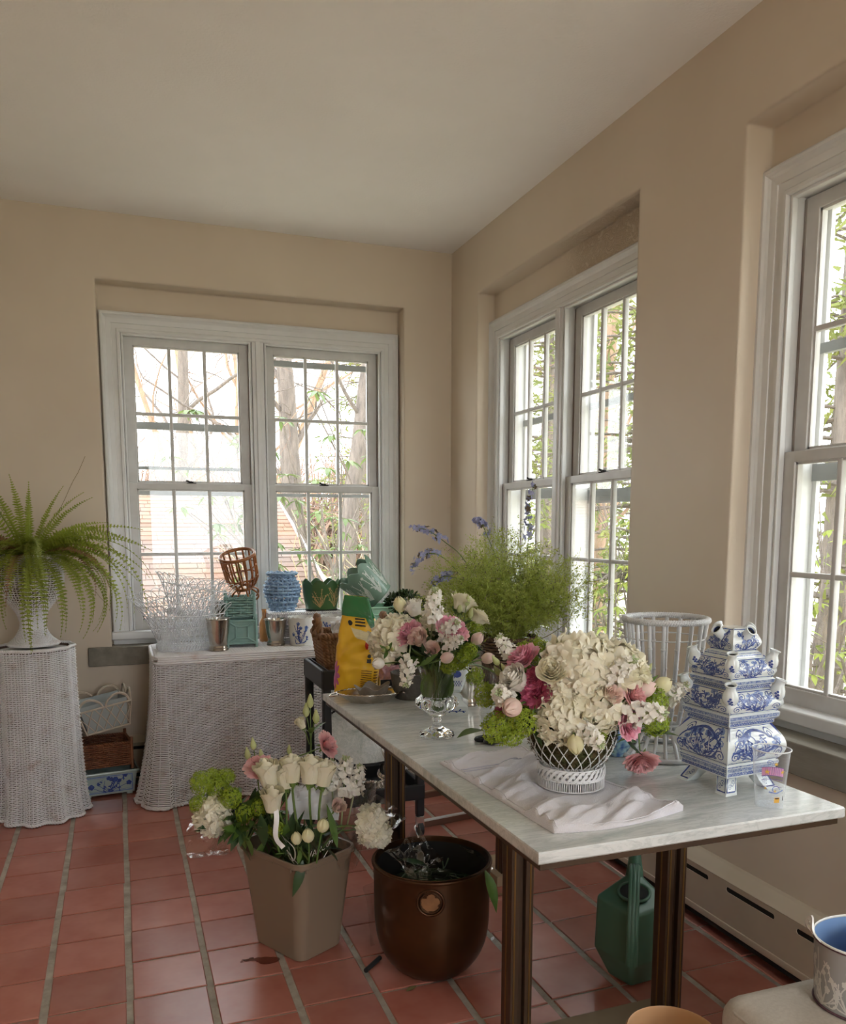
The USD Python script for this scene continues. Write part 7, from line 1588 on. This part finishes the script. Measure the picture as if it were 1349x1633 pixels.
q = smoothed([B_(436, 1268, .17), B_(441, 1300, .185), B_(440, 1335, .19), B_(452, 1352, .19)], 24); v, f = flat_tube(q, .017, .0008, fwd * -1 + np.stack([.4 * np.sin(np.linspace(0, 6, 24)), 0 * np.zeros(24), np.zeros(24)], 1)); o = obj("ribbon", (v, f), mat("white_ribbon", (.76, .74, .72), .4, sheen=.3), smooth=True); tag(o, "white satin ribbon hanging below the row of white roses", "ribbon")
crumpled("wrapping_paper", "white wrapping paper behind the row of white roses in the taupe bin", "paper", B_(500, 1280, .03), (.09, .06, .02), 18, M_PAPER, R=rz(-.4) @ rx(1.35))

# copper bowl
M_COPP = mat("aged_copper", (0.090, 0.040, 0.015), 0.38, .7, var=(0.055, 0.024, 0.010), scale=5, bump=.06, bscale=30, bdist=.002, detail=6)
WX, WY = .948, 2.490
t = thing("copper_bowl", "large round aged copper planter with a medallion on the floor beside the bin", "planter", mat4((WX, WY, 0)))
pr = smoothed([(.001, 0), (.085, .001), (.110, .008), (.150, .045), (.180, .10), (.193, .17), (.196, .26), (.198, .372), (.203, .380), (.203, .388), (.196, .390), (.190, .380), (.186, .26), (.172, .12), (.10, .04), (.001, .03)], 90)
v, f = lathe(pr, 96); obj("bowl_body", (v, f), M_COPP, t, smooth=40)
m = MB(); v, f = lathe([(.001, .05), (.10, .05), (.155, .10), (.178, .20), (.184, .375)], 64); obj("black_liner", (v, f), M_DARK, t, smooth=40)
dv = np.array([-WX, -WY, 0]) / np.hypot(WX, WY); dv = rz(-.02) @ dv; RM = align(np.array([dv[0], dv[1], .0])); oM = np.array([dv[0] * .1955, dv[1] * .1955, .322])
m = MB()
for r, w, h in ((.042, .0046, .001), (.033, .0026, .002)): qa = np.linspace(0, 2 * PI, 41)[:-1]; m.tube(np.stack([r * np.cos(qa), r * np.sin(qa), np.full(40, h)], 1) @ RM.T + oM, w, 7, closed=True)
md = obj("medallion_ring", m.get(), M_COPP, t, smooth=True)
rg = np.random.default_rng(17); qa = np.linspace(0, 2 * PI, 31)[:-1]; pol = Polygon(np.stack([.0245 * np.cos(qa) * (1 + .08 * rg.normal(0, 1, 30)), .0245 * np.sin(qa) * (1 + .08 * rg.normal(0, 1, 30))], 1)).buffer(0).difference(sbox(-.020, .012, -.006, .03)).difference(sbox(.010, .014, .024, .03)).union(sbox(-.010, .012, .012, .019)); v, f = extrude(affinity.scale(pol, 1.18, 1.18, origin=(0, 0)), .0012).get(); obj("torn_label", (v @ RM.T + oM + dv * .0012, f), mat("torn_kraft_label", (.24, .11, .04), .8, var=(.18, .075, .026), scale=40), md, label="torn brown label")
def filmwad(label, c, size, seed, R=None, mt=None):
    return crumpled("clear_wrap", label, "film", np.asarray(c), size, seed, mt or M_FILM, 22, .3, R, 1.1)
M_FILM2 = film_mat("shiny_clear_film", .10, (.90, .91, .91))
filmwad("crumpled clear wrap standing up inside the copper bowl", (WX - .045, WY + .05, .385), (.085, .07, .075), 5, rx(.5) @ rz(.5), M_FILM2)
filmwad("shiny folded clear wrap lying at the front inside the copper bowl", (WX - .03, WY - .04, .365), (.07, .045, .035), 8, rx(.35) @ ry(-.25), M_FILM2)
filmwad("clear wrap hanging over the right rim of the copper bowl", (WX + .165, WY - .02, .375), (.06, .05, .035), 11, rz(.6) @ ry(.9), M_FILM2)
filmwad("clear wrap slipping down the left side of the copper bowl", (WX - .205, WY - .06, .27), (.10, .06, .02), 14, rz(-.9) @ ry(1.45))
for k, (x, y, z, d, u_, L, W, lb) in enumerate(((.120, -.168, .395, (.30, -.45, -1.0), (.2, -1, .4), .14, .038, "long green leaf hanging out over the right front rim of the copper bowl"), (-.07, -.115, .350, (1, .05, .12), (0, 0, 1), .13, .03, "green leaf lying along the front inside the copper bowl"), (-.0, .03, .34, (-.6, .4, .3), (0, 0, 1), .12, .04, "dark leaf deep inside the copper bowl"))):
    v, f = leaf_mesh(L, W, .25, .5, 9); o = obj("cut_leaf", (v @ basis(d, u_).T + [WX + x, WY + y, z], f), G_LEAF if k < 2 else G_LEAFD, smooth=True); tag(o, lb, "leaf")
t = thing("stem_trimmings", "dark heap of trimmed stems inside the copper bowl", "trimmings"); rg = np.random.default_rng(19); m = MB()
for k in range(60): a = rg.uniform(0, 2 * PI); r = .10 * math.sqrt(rg.random()); m.tube(limb([WX + r * math.cos(a), WY + r * math.sin(a), rg.uniform(.26, .335)], [rg.normal(), rg.normal(), rg.normal(0, .15)], rg.uniform(.04, .07), 3, .2, 0, rg), .0025, 4)
v, f = lathe([(.001, .30), (.17, .28)], 30); m.add(v + [WX, WY, 0], f); obj("cut_stems", m.get(), G_LEAFD, t, kind="stuff")

# watering can
M_CAN = mat("green_plastic", (0.068, 0.155, 0.105), 0.34, var=(0.082, 0.175, 0.12), scale=4)
KX, KY = 1.552, 2.195
can_a = math.atan2(-KY, -KX)                                  # the handle's corner faces the viewer
t = thing("watering_can", "green plastic watering can under the marble table beside its right front leg", "watering can", mat4((KX, KY, 0), rz(can_a)))
sp_ = lambda r, p: m3.Manifold.sphere(r, 20).translate(p)
body = m3.Manifold.batch_hull([sp_(.018, p) for p in [(.095, 0, .10), (-.095, 0, .10), (0, .105, .10), (0, -.105, .10), (.050, 0, .018), (-.05, 0, .018), (0, .06, .018), (0, -.06, .018), (.088, 0, .255), (-.09, 0, .275), (0, .10, .265), (0, -.10, .265)]] + [sp_(.022, (-.055, 0, .325))])
obj("can_body", body, M_CAN, t, smooth=35)
m = MB(); m.tube(smoothed([(-.05, 0, .30), (-.075, 0, .36), (-.10, 0, .41)], 10), np.linspace(.034, .016, 10), 16); m.tube(smoothed([(-.093, 0, .395), (-.105, 0, .425)], 4), .0175, 16); obj("spout", m.get(), M_CAN, t, smooth=40)
hp_ = smoothed([(-.062, 0, .335), (-.03, 0, .375), (.03, 0, .368), (.085, 0, .315), (.118, 0, .24), (.125, 0, .17), (.110, 0, .10)], 40); m = MB(); tg, a_, b_ = frames(hp_); m.tube(hp_, .0105, 12); m.tube(hp_ + [0, .010, 0], .009, 10); m.tube(hp_ - [0, .010, 0], .009, 10); obj("handle", m.get(), M_CAN, t, smooth=40)
nrm = np.array([.42, 0, 1.0]); nrm /= np.linalg.norm(nrm); RH = align(nrm); oH = np.array([.022, 0, .3085])
qa = np.linspace(0, 2 * PI, 41)[:-1]; m = MB(); m.tube(np.stack([.040 * np.cos(qa), .050 * np.sin(qa), 0 * qa], 1) @ RH.T + oH, .0055, 8, closed=True); obj("filler_rim", m.get(), M_CAN, t, smooth=True)
pol = affinity.scale(Point(0, 0).buffer(1, 16), .039, .049); v, f = extrude(pol, .0015).get(); obj("filler_hole", (v @ RH.T + oH, f), M_DARK, t)

# upholstered bench and blue planter
M_LINEN = mat("cream_linen", (0.52, 0.47, 0.40), 0.9, var=(0.46, 0.41, 0.34), scale=120, bump=.5, bscale=420, bdist=.001, sheen=.15)
def onz(px, py, z):
    M3 = np.stack([right, -up, fwd]); d = M3.T @ np.array([(px - 674.5) / F_PX, (py - 1006.3) / F_PX, 1.0]); return CAMP + d * ((z - 1.5) / d[2])
bz = .46; c0 = onz(1138, 1580, bz)
t = thing("upholstered_bench", "cream linen upholstered bench seat at the lower right corner", "bench", mat4((c0[0], c0[1], 0), rz(-.02)))
m = MB(); seat = rounded((0.0, -1.0, bz - .115), (.62, 0.0, bz), .050, 20); v = np.array(seat.vertices); m.add(v, seat.faces); obj("seat_cushion", m.get(), M_LINEN, t, smooth=40)
m = MB(); m.tube(np.array([(.010, -.95, bz - .022), (.010, -.06, bz - .022), (.022, -.026, bz - .021), (.06, -.010, bz - .022), (.56, -.010, bz - .022)]), .0035, 8); obj("piping", m.get(), M_LINEN, t, smooth=True)
m = MB(); m.rbox((.02, -.98, bz - .16), (.60, -.02, bz - .10), .008); obj("seat_rail", m.get(), M_BARK, t)
for (x, y) in ((.05, -.05), (.57, -.05), (.05, -.95), (.57, -.95)): m = MB(); m.tube([(x, y, 0), (x, y, bz - .14)], [.016, .024], 12); obj("leg", m.get(), M_BARK, t, smooth=True)
M_SKY = mat("sky_blue_paint", (0.22, 0.36, 0.62), 0.35, var=(.25, .39, .65), scale=4); M_GREYT = mat("grey_tole", (0.34, 0.335, 0.325), 0.4); M_VIOL = mat("plum_edge", (.10, .045, .06), .4)
pc = onz(1392, 1600, bz); pc[2] = bz + .001
t = thing("blue_planter", "oval grey metal planter painted with white vines, sky blue inside, on the linen bench", "planter", mat4(pc, rz(-.35)))
ov = lambda R: np.array([1.0, .80, 1.0]) * R
prp = [(.001, .002), (.118, .0), (.122, .004), (.130, .145), (.133, .149), (.133, .153), (.129, .152), (.119, .008), (.001, .008)]
v, f = lathe(prp[:4], 80); obj("outer_wall", (v * [1, .8, 1], f), M_GREYT, t, smooth=40); v, f = lathe(prp[6:], 80); obj("inner_wall", (v * [1, .8, 1], f), M_SKY, t, smooth=40)
qa = np.linspace(0, 2 * PI, 81)[:-1]; m = MB(); m.tube(np.stack([.1315 * np.cos(qa), .1052 * np.sin(qa), np.full(80, .151)], 1), .003, 6, closed=True); obj("pale_rim", m.get(), M_PORC, t, smooth=True)
m = MB(); m.tube(np.stack([.1325 * np.cos(qa), .1060 * np.sin(qa), np.full(80, .147)], 1), .0018, 5, closed=True); obj("plum_line", m.get(), M_VIOL, t, smooth=True); m = MB(); m.tube(np.stack([.1235 * np.cos(qa), .0988 * np.sin(qa), np.full(80, .003)], 1), .003, 5, closed=True); obj("plum_line", m.get(), M_VIOL, t, smooth=True)
F = lambda u, w: np.stack([(.1215 + .0088 * w / .149) * np.cos(u / .125), .8 * (.1215 + .0088 * w / .149) * np.sin(u / .125), w], -1)
for k in range(6):
    d, mi = sprig(300 + k, .13, .135, 13, .060, 2); u0 = (PI * .72 + k * .55) * .125; obj("white_vine", decal(d.union(mi), lambda u, w, u0=u0: F(u + u0, w + .006), .0007, .02).get(), mat("white_vine_paint", (.66, .64, .60), .5), t)
for s in (-1, 1):
    q = smoothed([(s * .131, -.012, .150), (s * .150, -.014, .175), (s * .146, 0, .198), (s * .150, .014, .175), (s * .131, .012, .150)], 30); v, f = flat_tube(q, .010, .004, np.array([1.0, 0, .1])); hd = obj("leaf_handle", (v, f), M_PORC, t, smooth=40)
    v, f = leaf_mesh(.05, .020, .1, .2, 6); obj("leaf_crest", (v @ (rz(0 if s > 0 else PI) @ ry(-1.25)).T + [s * .136, 0, .150], f), M_PORC, hd, smooth=True)
v, f = lathe([(.001, .0), (.05, .0), (.075, .02), (.080, .13), (.076, .131), (.07, .02), (.001, .006)], 40); o = thing("blue_liner", "pale blue inner pot standing inside the blue planter", "pot", mat4(pc + [.02, -.005, .009])); obj("liner_body", (v * [1, .85, 1], f), mat("pale_blue_paint", (.36, .50, .70), .35), o, smooth=40)

# peach bowl at the bottom edge, board under the table, box and rails behind
rc = onz(1073, 1650, .30)
t = thing("peach_pot", "peach glazed pot at the bottom edge, in front of the table's right leg", "pot", mat4((rc[0], rc[1], 0)))
v, f = lathe(smoothed([(.001, 0), (.070, 0), (.080, .02), (.100, .16), (.106, .285), (.111, .297), (.109, .302), (.103, .298), (.096, .17), (.075, .03), (.001, .025)], 60), 64); obj("pot_body", (v, f), mat("peach_glaze", (.66, .38, .19), .25, var=(.70, .44, .24), scale=4, coat=.3), t, smooth=True)
a, b_ = onz(905, 1622, .012), onz(1058, 1587, .012); m = MB(); m.rbox((a[0] - .25, a[1] - .42, 0), (b_[0], a[1], .012), .003); o = obj("floor_board", m.get(), mat("tan_board", (.30, .235, .155), .8, var=(.25, .19, .12), scale=6)); tag(o, "flat tan board lying on the tiles below the front of the marble table", "board")
t = thing("cardboard_box", "small tan cardboard box on the floor behind the copper bowl", "box", mat4((1.50, 3.10, 0), rz(.05))); m = MB(); m.rbox((-.08, -.12, 0), (.10, .10, .045), .002); obj("box_body", m.get(), mat("kraft_card", (.42, .31, .19), .85), t); m = MB(); m.box((-.08, -.012, .045), (.10, .012, .0456)); obj("tape_strip", m.get(), mat("kraft_tape", (.36, .25, .14), .4), t)
for k, (px, py, px1, lb) in enumerate(((672, 1308, 765, "white-topped metal floor rail just behind the copper bowl"), (672, 1263, 722, "farther metal floor rail near the heater behind the table"))):
    a, b_ = onz(px, py, .04), onz(px1, py - (px1 - px) * .19, .04); t = thing("floor_rail", lb, "rail"); d = (b_ - a) / np.linalg.norm(b_ - a); m = MB(); v, f = flat_tube(np.array([[a[0], a[1], .036], [b_[0], b_[1], .036]]), .022, .006, [0, 0, 1]); obj("rail_top", (v, f), M_TRIM if k == 0 else mat("tan_rail", (.36, .22, .15), .5), t); v, f = flat_tube(np.array([[a[0], a[1], .0165], [b_[0], b_[1], .0165]]), .016, .033, [0, 0, 1]); obj("rail_web", (v, f), mat("brown_rail", (.20, .10, .07), .6), t)
p = onz(590, 1540, .01); m = MB(); m.tube([onz(583, 1548, .009), onz(606, 1527, .009)], .008, 8); o = obj("rubber_rod", m.get(), M_DARK, smooth=30); tag(o, "short black rod lying on the tiles at the left foot of the copper bowl", "rod")
for k, (px, py, L, a, mt, lb) in enumerate(((648, 1581, .045, .4, mat("dull_leaf", (.17, .15, .06), .6), "dull green fallen leaf on the tile in front of the copper bowl"), (560, 1512, .03, 1.0, M_FERND, "thin curled brown stem scrap on the tile between bin and copper bowl"), (803, 1428, .03, 2.0, M_FERND, "small brown leaf scrap on the tile behind the left table leg"), (784, 1500, .03, .9, M_PAPER, "white paper scrap at the right of the copper bowl"))):
    p = onz(px, py, .003); v, f = leaf_mesh(L, L * .45 if k != 1 else .004, .2, -.1, 6); o = obj("fallen_leaf" if k != 3 else "paper_scrap", (v @ rz(a).T + p, f), mt, smooth=True); tag(o, lb, "leaf" if k != 3 else "paper")
wet = unary_union([affinity.scale(Point(x, y).buffer(r), 1.3, .8) for x, y, r in ((0, 0, .016), (.02, .012, .010), (.03, -.006, .014), (-.02, .008, .008), (.05, .0, .012), (.075, -.02, .03), (.1, -.04, .04), (-.03, -.005, .006))]); v, f = extrude(affinity.scale(wet, .7, .7, origin=(0, 0)), .0006).get(); pw = onz(395, 1532, .0); o = obj("water_spill", (v + [pw[0], pw[1], .0016], f), raw_mat("water_film", {"t": ("transparent_bsdf", {"color": (.78, .68, .66)}), "g": ("glossy_bsdf", {"color": (1, 1, 1), "roughness": .03}), "m": ("mix_closure", {"fac": .06})}, [("t.BSDF", "m.closure1"), ("g.BSDF", "m.closure2")], "m.closure")); tag(o, "small wet spill on the tiles at the left foot of the taupe bin", "water")
